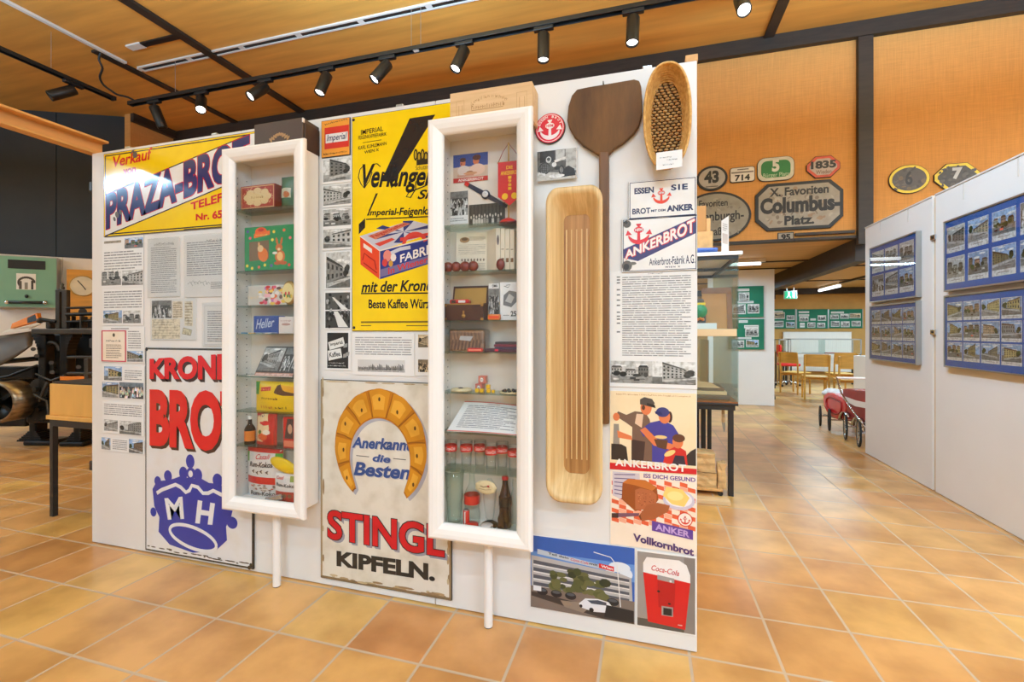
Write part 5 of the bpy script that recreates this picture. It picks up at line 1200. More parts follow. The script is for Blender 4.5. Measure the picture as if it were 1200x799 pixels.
for k in range(46):
    a = rd.gauss(.62, .16); b_ = rd.uniform(.08, .92); a = min(.95, max(.3, a))
    cc = rd.choice([(206, 50, 50), (236, 120, 60), (240, 180, 190), (240, 200, 80), (190, 120, 190), (236, 226, 220), (220, 90, 120), (110, 70, 60)]); p.ell(a*W, b_*H, rd.uniform(.03, .07)*W, rd.uniform(.06, .11)*H, cc, 1+k % 3, 9)
p.squiggle(.04*W, .34*H, .3*W, .5*H, (226, 200, 150), 2, 6); finish(o, p)
cx, cy = XX(337, YA+.006), YA+.02; rr_ = .055
o = MB().lathe([(1e-5, -.012), (.8*rr_, -.012), (rr_, -.004), (rr_, .004), (.8*rr_, .012), (1e-5, .012)], (0, 0, 0), 32, 'Y', M=Matrix.Diagonal(Vector((.8, 1, 1.15)))); 
o.v = [v+Vector((cx, cy, z+rr_*1.15+.0005)) for v in o.v]; o = o.build('egg_tin', 'gold', None, (cx, cy, z)); tag(o, 'oval golden egg tin beside the flower box, third shelf of the left showcase', 'tin')
p = Print((cx, cy-.0125, z+rr_*1.15)); p.ell(0, 0, .8*rr_*.8, 1.15*rr_*.8, (232, 214, 150), 0, 24)
for k in range(7): p.ell(-.02+.007*k, -.012+.01*math.sin(k*2), .006, .01, rd.choice([(60, 120, 60), (206, 60, 60), (230, 190, 60)]), 1, 8)
finish(o, p)
z = S1[3]
o, p = item_box('chocolate_box', 'blue chocolate box with silver script, fourth shelf of the left showcase', 'box', 297, 326, 370, YA+.012, z, 'blue_card', .05)
p.text('Heller', uv(p, (.1, .8), (.85, .9), (.85, .4), (.1, .25)), (186, 200, 224), 1, .012, .35); p.rect(0.003, .003, p.W-.003, .06*p.H, (206, 210, 216), 1); finish(o, p)
o, p = item_box('chocolate_box', 'white sweets box with a brown emblem next to the blue chocolate box', 'box', 326.5, 344, 371, YA+.012, z, 'pale_card', .05)
p.squiggle(.15*p.W, .72*p.H, .85*p.W, .84*p.H, (170, 110, 100), 1, 8); p.ell(p.W*.5, p.H*.55, p.W*.3, p.H*.07, (190, 150, 140), 1, 14); finish(o, p)
for k, (a, cc) in enumerate(((286, (70, 130, 160)), (295, (220, 180, 110)), (304, (150, 170, 176)), (314, (220, 214, 206)))):
    x = XX(a, YA); o = MB().box((x-.018, YA-.004, z), (x+.018, YA+.008, z+.006), .002).build('wrapped_sweet', mat('sweet_%d' % k, cc, .3), None, (x, YA, z))
    tag(o, ('blue wrapped sweet at the left on the front edge of the fourth shelf', 'golden wrapped sweet on the front edge of the fourth shelf', 'grey wrapped sweet on the front edge of the fourth shelf', 'white wrapped sweet at the right on the front edge of the fourth shelf')[k], 'sweet', 'wrapped sweets on the shelf edge')
z = S1[4]
y = YA+.02; x0, x1 = XX(301, y), XX(346, y); h = ZZ(318, 407, y)-z
o = MB().prism([(x0, y-.02, z), (x1, y-.02, z), (x1+.01, y+.05, z+h), (x0+.012, y+.05, z+h)], (0, .012, .002), .001).build('picture_book', 'dark_print', None, (x0, y, z)); tag(o, 'leaning picture card with an old dark shop photo, fifth shelf of the left showcase', 'picture')
Bv = Vector((.011, .07, h)); p = Print((x0, y-.02, z), ((x1-x0), 0, 0), Bv); p.N = Vector((0, -h, .07)).normalized(); p.d = .0003
p.rect(.01, .14, .99, .98, (70, 60, 56), 0); p.photo(.02, .18, .56, .97, 51, 'bw', 1, 'house'); p.photo(.6, .18, .98, .97, 52, 'bw', 1, 'crowd'); p.rect(.01, .02, .99, .12, (206, 150, 130), 1); p.rect(.03, .05, .9, .09, (230, 200, 190), 2); finish(o, p)
o = MB().box((x0-.04, YA-.002, z), (x1, YA+.012, z+.004), .001).build('price_strip', 'pale_card', None, (x0, YA, z)); tag(o, 'narrow pale card strip lying before the dark shop picture', 'card')
z = S1[5]
o, p = bag('sweets_bag', 'yellow banana chocolate bag on the sixth shelf of the left showcase', 'bag', 296, 346, 447.5, YA+.012, z, 'yellow_bag', .05)
p.poly([(.5, .62), (.56, .9), (.62, .92), (.7, .7), (.98, .62), (.98, .55), (.7, .55)], (96, 62, 40), 1); p.poly([(.62, .9), (.72, .66), (.98, .58), (.98, .85)], (236, 170, 40), 0)
p.squiggle(.2, .4, .6, .5, (110, 60, 40), 2, 7); p.squiggle(.16, .1, .5, .2, (206, 90, 50), 2, 5); p.squiggle(.52, .1, .82, .19, (120, 90, 30), 2, 4); p.poly([(.16, .66), (.42, .7), (.42, .84), (.16, .8)], (206, 50, 40), 1); p.squiggle(.18, .7, .4, .78, (240, 170, 110), 2, 6); p.grid(.0, .55, .11, .98, (70, 150, 60), 0, 3, 5); finish(o, p)
z = S1[6]
def bottle(name, label, px, ytop, y, z, prof, m, cat='bottle', n=28, group=None):
    x = XX(px, y); h = ZZ(px, ytop, y)-z
    o = MB().lathe([(r_*h, q*h) for r_, q in prof], (x, y, z), n).build(name, m, None, (x, y, z)); tag(o, label, cat, group)
    return o, x, h
o, x, h = bottle('liqueur_bottle', 'tiny clear bottle with an orange label on the seventh shelf of the left showcase', 293, 487, YA+.03, z, [(1e-5, 0), (.17, 0), (.18, .02), (.18, .52), (.15, .6), (.07, .72), (.065, .9)], 'dark_glass')
MB().lathe([(.182*h, .12*h), (.182*h, .48*h)], (x, YA+.03, z), 28).build('label', 'amber', o); MB().lathe([(.075*h, .88*h), (.078*h, 1.0*h), (1e-5, 1.0*h)], (x, YA+.03, z), 20).build('cap', 'white_bag', o)
o, p = bag('sweets_bag', 'orange and white sweets packet beside the tiny bottle on the seventh shelf', 'bag', 297, 320.5, 483.5, YA+.02, z, 'red_bag', .045, tilt=.02)
p.poly([(.05, .9), (.6, .98), (.75, .5), (.4, .1), (.05, .1)], (236, 206, 160), 0); p.ell(.55, .68, .3, .07, (206, 40, 40), 2, 14); p.squiggle(.1, .86, .5, .95, (90, 70, 110), 2, 5); p.ell(.4, .25, .25, .12, (210, 90, 40), 1, 12); p.ell(.62, .4, .16, .09, (240, 226, 206), 2, 12); p.ell(.3, .4, .1, .07, (80, 110, 50), 2, 10); p.poly([(.82, .02), (.99, .02), (.99, .98), (.86, .98)], (206, 44, 36), 1); finish(o, p)
o, x, h = bottle('liqueur_bottle', 'small clear glass bottle standing in the middle of the seventh shelf', 326.5, 487, YA+.04, z, [(1e-5, 0), (.14, 0), (.15, .02), (.15, .45), (.1, .6), (.1, .8), (.13, 1.0)], 'cup_glass')
o, p = item_box('picture_book', 'small red booklet with a portrait at the right end of the seventh shelf', 'booklet', 332, 345, 489, YA+.012, z, 'red_bag', .02, .001)
p.poly(uv(p, (.1, .3), (.9, .3), (.9, .95), (.35, .95)), (80, 60, 60), 0); p.ell(.6*p.W, .62*p.H, .2*p.W, .16*p.H, (206, 160, 130), 1, 14); p.rect(.05*p.W, .04*p.H, .95*p.W, .24*p.H, (226, 130, 100), 0); finish(o, p)
z = FZ1
o, p = bag('sweets_bag', 'big red and white sweets bag on the floor of the left showcase', 'bag', 287, 327, 525, YA+.04, z, 'white_bag', .05, topw=1.04)
p.grid(.0, .9, 1, .99, (206, 40, 40), 0); p.grid(.0, .28, 1, .42, (206, 36, 36), 0); p.grid(0, .7, .07, .9, (90, 160, 60), 0, 2, 4); p.grid(.82, .72, 1, .9, (90, 170, 70), 0, 3, 4)
p.text('Casali', [(.3, .86), (.7, .88), (.7, .78), (.3, .76)], (214, 50, 60), 2, .01, .35); p.text('Rum-Kokos', [(.1, .7), (.78, .73), (.78, .62), (.1, .6)], (60, 44, 40), 2, .03, .2)
for a, b_ in ((.25, .52), (.38, .5), (.5, .53), (.66, .52)): p.ell(a, b_, .07, .035, (96, 66, 46), 2, 12); p.ell(a+.03, b_, .035, .02, (236, 226, 210), 3, 10)
p.text('Rum-Kokos', [(.1, .12), (.9, .14), (.9, .05), (.1, .03)], (60, 44, 40), 2, .02, .2)
rd = random.Random(14)
for k in range(26): p.ell(rd.uniform(.08, .92), rd.uniform(.15, .26), .05, .018, rd.choice([(140, 110, 90), (206, 100, 80), (170, 150, 130), (226, 210, 196)]), 2, 8)
finish(o, p)
y = YA+.0; xa, xb = XX(313, y), XX(346, y); za, zb = ZZ(328, 558, y), ZZ(328, 538, y)
o, p = bag('sweets_bag', 'small white and red sweets bag at the right on the floor of the left showcase', 'bag', 320, 347, 556, YA+.004, z, 'white_bag', .03)
p.grid(.05, .08, .95, .42, (176, 60, 50), 0, 6, 4); p.text('Casali', [(.1, .92), (.45, .93), (.45, .82), (.1, .81)], (206, 60, 60), 2, .01, .3); p.text('Rum-Kokos', [(.1, .7), (.95, .68), (.95, .56), (.1, .58)], (60, 44, 40), 2, .02); p.grid(.7, .75, 1, .95, (150, 170, 90), 0, 3, 3)
for a in (.3, .5, .7): p.ell(a, .28, .09, .07, (120, 90, 70), 2, 10)
finish(o, p)
b = MB(); c_ = Vector(((xa+xb)/2, YA+.018, (za+zb)/2+.008))
b.ball((0, 0, 0), 1, (.5*(xb-xa), .016, .4*(zb-za)), 20); Mr = Matrix.Rotation(.28, 4, 'Y'); b.v = [Mr @ v+c_ for v in b.v]
o = b.build('sweets_bag', 'yellow_bag', None, tuple(c_)); tag(o, 'yellow banana shaped bag lying on the small bag at the bottom of the left showcase', 'bag')
o.data.materials[0] = MATS['yellow_bag']
y = YA+.002; x = XX(323, y)
b = MB(); b.box((-.055, 0, 0), (.055, .012, .03), .006); Mr = Matrix.Rotation(-.28, 4, 'Y'); b.v = [Mr @ v+Vector((x, YA-.012, z+.018)) for v in b.v]
zm = min(v.z for v in b.v); b.v = [v-Vector((0, 0, zm-z-.0005)) for v in b.v]
o = b.build('foil_packet', 'silver_foil', None, (x, YA-.01, z)); tag(o, 'grey foil packet lying at the front of the floor of the left showcase', 'packet')

# === right showcase
mat('pennant_red', (206, 30, 34), .6); mat('watch_strap', (36, 44, 66), .4); mat('bread_ball', (124, 44, 30), .4, 0, .12, 30, bump=.2); mat('casket_wood', (74, 36, 22), .35, 0, .15, 6, (2, 2, 12)); mat('wicker', (150, 110, 80), .5, 0, .25, 40, bump=.4)
mat('cracker', (226, 206, 160), .7, 0, .1, 20); mat('yellow_sweet', (236, 186, 20), .3); mat('pink_card', (216, 130, 110), .45); mat('brass', (186, 140, 70), .3, .8); mat('cream_paper', (226, 214, 192), .6); mat('dark_book', (70, 40, 56), .5)
YBK = YP-.0206
def on_back(name, label, cat, px, m='sheet_white', th=.002, group=None):
    a, b_ = on_y(px[0], px[1], YBK), on_y(px[2], px[3], YBK)
    return board(name, label, cat, a.x, b_.z, b_.x, a.z, YBK, th, m, group, .0005)
o, bb, c = on_back('postcard', 'postcard of a couple under a blue sky, top left inside the right showcase', 'postcard', (531.5, 182.5, 572, 211)); x0, z0, x1, z1 = bb; W, H = x1-x0, z1-z0
c.rect(x0, z0, x1, z1, (206, 180, 160), 0); c.rect(x0, z0+.55*H, x1, z1, (60, 80, 150), 1)
for a, b_, ra, rb_, cc in ((.28, .68, .08, .12, (206, 120, 80)), (.28, .8, .09, .08, (90, 56, 44)), (.66, .72, .09, .13, (206, 120, 80)), (.68, .84, .12, .1, (96, 50, 36)), (.3, .42, .18, .18, (214, 196, 186)), (.7, .42, .22, .2, (226, 190, 170)), (.48, .34, .1, .05, (150, 90, 50)), (.24, .66, .02, .03, (120, 70, 50)), (.5, .3, .2, .05, (206, 150, 110))): c.ell(x0+a*W, z0+b_*H, ra*W, rb_*H, cc, 2, 14)
c.rect(x0, z0, x1, z0+.16*H, (190, 50, 44), 3); c.text('ANKERBROT', (x0+.14*W, z0+.03*H, x0+.88*W, z0+.13*H), (240, 226, 216), 4, .02); c.text('Sonnenbrot', (x0+.12*W, z0+.2*H, x0+.6*W, z0+.28*H), (190, 70, 50), 4, 0, .2); c.build('print', o)
o, bb, c = on_back('photograph', 'photo of a crowd on the back wall, upper left inside the right showcase', 'photograph', (521, 226, 548.5, 261.5)); x0, z0, x1, z1 = bb
c.photo(x0, z0+.04, x1, z1, 61, 'bw', 0, 'crowd'); c.lines(x0+.006, z0+.01, x1-.006, z0+.03, 2, seed=3); c.build('print', o)
o, bb, c = on_back('photograph', 'darker group photo beside the crowd photo inside the right showcase', 'photograph', (549.5, 240.5, 592, 264), 'dark_print'); x0, z0, x1, z1 = bb; W, H = x1-x0, z1-z0
c.rect(x0, z0, x1, z1, (74, 72, 66), 0)
for k in range(9): c.line([(x0+(.06+.1*k)*W, z0+.55*H), (x0+(.06+.1*k)*W, z1)], .004, (50, 48, 44), 1)
for k in range(12):
    a = .07+.075*k; b_ = .34+.06*(k % 2); c.poly([(x0+(a-.035)*W, z0+.1*H), (x0+(a+.035)*W, z0+.1*H), (x0+(a+.03)*W, z0+b_*H), (x0+(a-.03)*W, z0+b_*H)], random.Random(k).choice([(200, 198, 190), (60, 58, 54), (150, 148, 140)]), 2); c.ell(x0+a*W, z0+(b_+.1)*H, .02*W, .07*H, (206, 200, 190), 2, 10)
c.build('print', o)
# wrist watch, strap laid slanting on the back wall
a, b_ = on_y(545, 214.5, YBK-.004), on_y(594, 242, YBK-.004); d = (b_-a); m_ = (a+b_)/2; n_ = Vector((-d.z, 0, d.x)).normalized()
r = empty('wrist_watch', tuple(m_), 'dark blue wrist watch with a red buckle end, hung slanting in the right showcase', 'watch')
hw = .011
MB().prism([a+n_*hw*.8, m_+n_*hw*1.1, b_+n_*hw*.7, b_-n_*hw*.7, m_-n_*hw*1.1, a-n_*hw*.8], (0, .004, 0), .001).build('strap', 'watch_strap', r)
MB().lathe([(1e-5, -.008), (.019, -.008), (.021, -.004), (.021, 0), (1e-5, 0)], m_+Vector((0, 0, 0)), 28, 'Y').build('case', 'watch_strap', r)
MB().lathe([(1e-5, -.0092), (.015, -.0092), (.015, -.0085)], m_, 24, 'Y').build('dial', 'sheet_white', r)
MB().bar(m_+Vector((0, -.0096, 0)), m_+Vector((.007, -.0096, .007)), .0015, .0006).bar(m_+Vector((0, -.0096, 0)), m_+Vector((-.003, -.0096, .009)), .0015, .0006).build('hands', 'black_plastic', r)
dn_ = d.normalized(); MB().prism([a+n_*hw*.9, a+dn_*.022+n_*hw*.9, a+dn_*.022-n_*hw*.9, a-n_*hw*.9], (0, -.003, 0)).build('buckle_end', 'red_plastic', r)
# pennant on a brass stand
z = S2[0]; y = YA+.058; x = XX(596, y)
r = empty('table_pennant', (x, y, z), 'red table pennant with yellow lettering on a brass stand, top of the right showcase', 'pennant')
b = MB(); b.lathe([(1e-5, 0), (.044, 0), (.044, .008), (.036, .018), (.012, .03), (1e-5, .03)], (x, y, z), 32); b.build('base', 'red_plastic', r)
zt = ZZ(597, 167, y); MB().cyl((x, y, z+.028), (x, y, zt), .0035, 10).build('rod', 'brass', r)
yc_ = YA+.042; xl, xr_ = XX(583.5, yc_), min(XX(611, yc_), B2[1]-.008); zb0, zb1 = ZZ(590, 238, yc_), ZZ(590, 190, yc_)
MB().cyl((xl-.004, yc_+.003, zb1), (xr_+.004, yc_+.003, zb1), .003, 8).build('crossbar', 'brass', r)
MB().tube([(xl, yc_+.003, zb1), ((xl+x)/2-.002, yc_+.01, zb1+(zt-zb1)*.55), (x, y, zt-.003), ((xr_+x)/2, yc_+.01, zb1+(zt-zb1)*.5), (xr_, yc_+.003, zb1)], .0018, 6).build('cord', 'red_tin', r)
f = MB().prism([(xl, yc_, zb1), (xl, yc_, zb0+.03), ((xl+xr_)/2, yc_, zb0-.012), (xr_, yc_, zb0+.03), (xr_, yc_, zb1)], (0, .0015, 0)).build('flag', 'pennant_red', r)
p = Print((xl, yc_, zb0)); W, H = xr_-xl, zb1-zb0; YL = (240, 190, 40)
p.text('DIE', (W*.36, H*.82, W*.64, H*.9), YL, 1, .02); p.text('ANKERBROT', (W*.12, H*.68, W*.88, H*.78), YL, 1, .02)
for k, ch in enumerate('1981'): p.text(ch, (W*.44, H*(.58-.09*k), W*.58, H*(.65-.09*k)), YL, 1, .03)
for s_ in (-1, 1): p.ell(W*(.5+.2*s_), H*.16, W*.13, H*.08, YL, 1, 14, rot=.7*s_)
p.build('lettering', f, 'ink_matte')
z = S2[1]
# opened brochure, balls, standing leaflets
y = YA+.044; xl, xm_, xr_ = XX(534, y+.03), XX(570, y+.045), XX(581, y); h = ZZ(550, 272, y+.03)-z
b = MB(); b.prism([(xl, y+.03, z), (xm_, y+.05, z), (xm_, y+.05, z+h), (xl+.004, y+.03, z+h)], (0, .002, 0)); b.prism([(xm_, y+.05, z), (xr_, y, z), (xr_, y, z+h*1.03), (xm_, y+.05, z+h)], (0, .002, 0))
o = b.build('open_brochure', 'cream_paper', None, (xm_, y+.04, z)); tag(o, 'opened cream brochure with line drawings behind the dark red bread rolls', 'brochure')
p = Print((xl, y+.03, z), Vector((xm_-xl, .02, 0)), Vector((.002, 0, h))); p.N = Vector((.02, -(xm_-xl), 0)).normalized()
p.ell(.28, .82, .16, .07, (170, 130, 90), 1, 14); p.ell(.28, .84, .1, .04, (110, 84, 60), 2, 10); p.lines(.42, .8, .95, .9, 4, (176, 166, 150), 1, 4); p.lines(.08, .46, .95, .72, 6, (196, 186, 168), 1, 5)
for k in range(8): p.ell(.2+.1*k, .33, .025, .035, (120, 100, 84), 1, 8)
p.lines(.3, .04, .95, .26, 5, (186, 176, 160), 1, 6); finish(o, p, 'print', 'ink_matte')
for i, (a, lab) in enumerate(((583.5, 'leftmost of the upright leaflets at the right end of the second shelf'), (589, 'second of the upright leaflets at the right end of the second shelf'), (594.5, 'third of the upright leaflets at the right end of the second shelf'), (600, 'rightmost of the upright leaflets at the right end of the second shelf'))):
    yy = YA+.035; x0, x1 = XX(a-3.3, yy), XX(a+2.6, yy); zt = ZZ(a, 267+i*.5, yy)
    o = MB().box((x0+.003, yy, z), (x1, yy+.06, zt), .002).build('leaflet', 'cream_paper', None, (x0, yy, z)); tag(o, lab, 'leaflet', 'upright leaflets on the second shelf')
    p = Print((x0+.003, yy, z)); p.W = x1-x0-.003; p.H = zt-z
    if i == 0: p.ell(p.W/2, p.H*.72, p.W*.3, p.H*.12, (130, 120, 120), 1, 14); p.ell(p.W/2, p.H*.72, p.W*.15, p.H*.07, (90, 84, 90), 2, 12)
    else: p.rect(p.W*.2, p.H*.5, p.W*.8, p.H*.52, (150, 130, 100), 1); p.rect(p.W*.2, p.H*.2, p.W*.8, p.H*.3, (120, 84, 50), 1)
    finish(o, p, 'print', 'ink_matte')
for i, (a, rx, lab) in enumerate(((525, .026, 'dark red bread roll at the left end of the second shelf, right showcase'), (534.5, .024, 'second dark red bread roll from the left on the second shelf'), (545, .026, 'third dark red bread roll from the left on the second shelf'), (554.5, .025, 'dark red bread roll at the right end of the row of four'), (586.5, .02, 'single dark red roll before the upright leaflets'))):
    yy = YA+.0+rx*.75; x = XX(a, yy); rz = .024 if i < 4 else .026
    b = MB(); b.ball((x, yy, z+rz), 1, (rx, rx*.75, rz), 18); o = b.build('bread_roll', 'bread_ball', None, (x, yy, z)); tag(o, lab, 'bread roll', 'dark red rolls on the second shelf')
z = S2[2]
# wooden casket with raised lid
y = YA+.01; x0, x1 = XX(521, y), XX(566, y); zb1 = ZZ(540, 356, y); dp = .07
r = empty('wooden_casket', ((x0+x1)/2, y, z), 'open dark wooden casket with brass corners, third shelf of the right showcase', 'casket')
b = MB(); b.box((x0, y, z), (x1, y+.006, zb1), .001).box((x0, y+dp-.006, z), (x1, y+dp, zb1), .001).box((x0, y+.006, z), (x0+.006, y+dp-.006, zb1)).box((x1-.006, y+.006, z), (x1, y+dp-.006, zb1)).box((x0+.006, y+.006, z), (x1-.006, y+dp-.006, z+.006)); b.build('body', 'casket_wood', r)
zl = ZZ(545, 335, y+dp); b = MB(); b.prism([(x0+.006, y+dp+.001, zb1), (x1, y+dp+.001, zb1), (x1, y+dp+.012, zl), (x0+.01, y+dp+.012, zl)], (0, .006, 0), .001); li = b.build('lid', 'casket_wood', r)
MB().prism([(x0+.016, y+dp-.0005, zb1+.006), (x1-.01, y+dp-.0005, zb1+.006), (x1-.01, y+dp+.0085, zl-.01), (x0+.02, y+dp+.0085, zl-.01)], (0, .001, 0)).build('lining', 'gold', li)
for xa_ in (x0-.001, x1-.011): MB().box((xa_, y-.0015, zb1-.012), (xa_+.012, y+.004, zb1+.0015)).build('corner_fitting', 'brass', r)
for xa_ in (x0-.001, x1-.011): MB().box((xa_, y-.0015, z), (xa_+.012, y+.004, z+.012)).build('corner_fitting', 'brass', r)
MB().lathe([(1e-5, -.003), (.009, -.003), (.009, 0)], ((x0+x1)/2, y, z+.02), 18, 'Y').box(((x0+x1)/2-.004, y-.002, z+.028), ((x0+x1)/2+.004, y, z+.044)).build('lock', 'brass', r)
MB().box((x0-.002, y-.0012, zb1-.004), (x1+.002, y+.008, zb1+.0012)).build('rim', 'gold', r)
xa_ = XX(537, y); o = MB().box((xa_-.05, y+.012, zb1+.0015), (xa_+.045, y+.05, zb1+.022), .006).build('red_packet', 'red_plastic', None, (xa_, y+.02, zb1)); tag(o, 'red and white packet lying on the open wooden casket', 'packet')
p = Print((xa_, y+.012, zb1)); p.rect(-.005, .006, .03, .017, (240, 226, 220), 0); p.rect(-.04, .005, -.018, .018, (60, 50, 50), 0); finish(o, p)
for a in (562, 569):
    pass
o, p = item_box('advert_card', 'narrow black and white photo card right of the casket', 'card', 572.5, 585, 332, YA+.05, z, 'sheet_white', .003, .0005)
p.photo(0.001, .16*p.H, p.W-.001, .86*p.H, 71, 'bw', 1, 'crowd'); p.text('OMA', (p.W*.35, p.H*.89, p.W*.85, p.H*.97), (60, 60, 60), 1, .03); finish(o, p)
o, p = item_box('advert_card', 'white card with a pencil drawing of a cake and the number 25', 'card', 586, 610, 330.5, YA+.035, z, 'sheet_white', .003, .0005)
W, H = p.W, p.H; p.poly(uv(p, (.15, .4), (.55, .34), (.85, .5), (.8, .74), (.45, .78), (.18, .66)), (120, 120, 122), 1); p.poly(uv(p, (.25, .5), (.55, .44), (.7, .6), (.45, .7)), (190, 190, 190), 2); p.line(uv(p, (.2, .9), (.4, .86), (.5, .93), (.3, .92)), .003, (90, 90, 92), 1); p.text('25', (W*.52, H*.1, W*.8, H*.24), (50, 50, 54), 1, .03); p.rect(W*.15, H*.12, W*.45, H*.14, (150, 150, 150), 1); finish(o, p)
o, p = item_box('sweets_packet', 'small orange packet before the cards on the third shelf', 'packet', 571, 586, 368, YA+.0, z, 'amber', .02, .006); p.rect(.1*p.W, .3*p.H, .9*p.W, .7*p.H, (226, 80, 40), 0); finish(o, p)
z = S2[3]
x0, x1 = XX(526, YA+.01), XX(567, YA+.01); zt = ZZ(546, 387, YA+.01)
b = MB(); b.box((x0, YA+.01, z), (x1, YA+.09, zt), .012)
o = b.build('gift_basket', 'wicker', None, (x0, YA+.01, z)); tag(o, 'film wrapped brown striped gift box on the fourth shelf of the right showcase', 'gift box')
p = Print((x0, YA+.01, z)); p.W = x1-x0; p.H = zt-z
for k in range(9): p.poly([(p.W*(.04+.1*k), p.H*.08), (p.W*(.09+.1*k), p.H*.08), (p.W*(.14+.1*k), p.H*.55), (p.W*(.09+.1*k), p.H*.55)], (96, 60, 48), 1)
for k in range(9): p.poly([(p.W*(.06+.1*k), p.H*.55), (p.W*(.1+.1*k), p.H*.55), (p.W*(.07+.1*k), p.H*.9), (p.W*(.03+.1*k), p.H*.9)], (120, 84, 62), 1)
p.poly(uv(p, (.3, .55), (.62, .5), (.7, .72), (.34, .74)), (206, 210, 216), 2); finish(o, p)
MB().box((x0-.004, YA+.006, z), (x1+.004, YA+.094, zt+.006), .012).build('wrapping', 'film', o)
for i, (a, b_, m, lab) in enumerate(((548, 566, 'red_plastic', 'red candy bar before the striped gift box'), (568, 586, 'dark_book', 'dark chocolate bar with a red end on the fourth shelf'))):
    xa_, xb_ = XX(a, YA), XX(b_, YA); o = MB().box((xa_, YA-.008, z), (xb_, YA+.004, z+.018), .005).build('candy_bar', m, None, (xa_, YA, z)); tag(o, lab, 'candy bar')
    p = Print((xa_, YA-.008, z)); W = xb_-xa_; p.rect(W*(.1 if i == 0 else .7), .005, W*.92, .013, (236, 130, 110) if i == 0 else (214, 30, 70), 0); finish(o, p)
for i in range(4):
    x0, x1 = XX(578+i % 2, YA+.03), min(XX(611, YA+.03), B2[1]-.003); o = MB().box((x0, YA+.03+.004*i, z+.0115*i), (x1, YA+.095, z+.0115*i+.011), .002).build('booklet', mat('booklet_%d' % i, ((96, 40, 60), (66, 50, 80), (130, 40, 60), (60, 40, 50))[i], .5), None, (x0, YA+.03, z+.0115*i))
    tag(o, ('bottom booklet of the dark pile on the fourth shelf', 'second booklet from the bottom of the dark pile', 'third booklet from the bottom of the dark pile', 'top booklet of the dark pile on the fourth shelf')[i], 'booklet', 'pile of dark booklets')
z = S2[4]
x, y = XX(541, YA+.05), YA+.05
o = MB().lathe([(1e-5, 0), (.048, 0), (.05, .005), (.046, .010), (1e-5, .013)], (x, y, z), 32).build('flat_cake', 'cracker', None, (x, y, z)); tag(o, 'round flat pale cake lying on the fifth shelf of the right showcase', 'cake')
MB().ball((x, y-.01, z+.0135), .01, (1.3, .8, .35), 10).build('stamp_mark', 'casket_wood', o)
for (a, pb, yy, zz, s_, lab) in ((561, 443.5, YA+.045, 0, .034, 'lower pink boxed cube with a white oval badge'), (564.5, 430, YA+.05, .036, .034, 'upper pink boxed cube with a white oval badge')):
    x = XX(a, yy); o = MB().box((x-s_/2, yy, z+zz), (x+s_/2, yy+s_, z+zz+.035), .001).build('soap_box', 'pink_card', None, (x, yy, z+zz)); tag(o, lab, 'box', 'pink boxed cubes')
    p = Print((x-s_/2, yy, z+zz)); p.frame(.001, .001, s_-.001, .034, .002, (200, 80, 70), 0); p.ell(s_/2, .0175, .009, .012, (50, 40, 50), 1, 16); p.ell(s_/2, .0175, .008, .0105, (236, 230, 226), 2, 16); p.rect(s_/2-.005, .016, s_/2+.005, .019, (90, 90, 120), 3); finish(o, p)
for i, (a, zz, lab) in enumerate(((558.5, 0, 'yellow cube sweet at the left of the yellow group'), (564, 0, 'yellow cube sweet second from the left, on the shelf'), (572, 0, 'yellow cube sweet at the right of the yellow group'), (571.5, .019, 'yellow cube sweet stacked on top of the yellow group'), (577.5, .0, 'smallest yellow cube sweet beside the yellow group'))):
    x = XX(a, YA+.01); s_ = .0175 if i < 4 else .014; o = MB().box((x-s_/2, YA+.01, z+zz), (x+s_/2, YA+.01+s_, z+zz+s_), .003).build('sweet_cube', 'yellow_sweet', None, (x, YA+.01, z+zz)); tag(o, lab, 'sweet', 'yellow cube sweets')
x, y = XX(598, YA+.035), YA+.035
o = MB().lathe([(1e-5, 0), (.045, 0), (.052, .008), (.046, .008), (.04, .004), (1e-5, .004)], (x, y, z), 32).build('pastry_plate', 'cracker', None, (x, y, z)); tag(o, 'pale dish of dark sweets at the right end of the fifth shelf', 'dish')
rd = random.Random(21)
for k in range(9):
    a = 2*PI*k/9; q = (x+.03*math.cos(a), y+.028*math.sin(a), z+.0105)
    s_ = MB().ball(q, .0085, (1, 1, .75), 10).build('dark_sweet', mat('dark_sweet', (46, 34, 26), .3), None, q); tag(s_, 'small dark sweet lying in the pale dish on the fifth shelf', 'sweet', 'dark sweets in the dish')
z = S2[5]
# text sheet lying on a slanting rest
y0_, y1_ = YA-.005, YBK-.012; xl, xr_ = XX(523.5, y0_), XX(607, y0_)
zc = ZZ(560, 471, y1_)
b = MB(); n = 12; f0 = []; f1 = []
for k in range(n+1):
    u = k/n; wz = .012*math.sin(PI*u); f0.append(Vector((xl+(xr_-xl)*u, y0_, z+.001+wz*.25))); f1.append(Vector((xl+.05+(B2[1]-xl-.06)*u, y1_, zc+wz*.5-.012*u)))
t_ = Vector((0, 0, .0012)); b.loft([f0, f1], False, False); b.loft([[v+t_ for v in f1], [v+t_ for v in f0]], False, False); b.f = [f for f in b.f]
b = MB()
for k in range(n):
    b.add([f0[k], f0[k+1], f1[k+1], f1[k], f0[k]+t_, f0[k+1]+t_, f1[k+1]+t_, f1[k]+t_], [[3, 2, 1, 0], [4, 5, 6, 7], [0, 1, 5, 4], [2, 3, 7, 6]])
o = b.build('text_sheet', 'sheet_white', None, (xl, y0_, z)); tag(o, 'curled white text sheet lying slanted across the sixth shelf of the right showcase', 'document')
class Slope(Print):
    def P(s, a, b_, layer=0):
        u = min(.999, max(0, a)); k = int(u*n); fu = u*n-k; p0 = f0[k].lerp(f0[k+1], fu); p1 = f1[k].lerp(f1[k+1], fu); return p0.lerp(p1, b_)+t_+Vector((0, -.3, 1))*EPS*(layer+1.5)
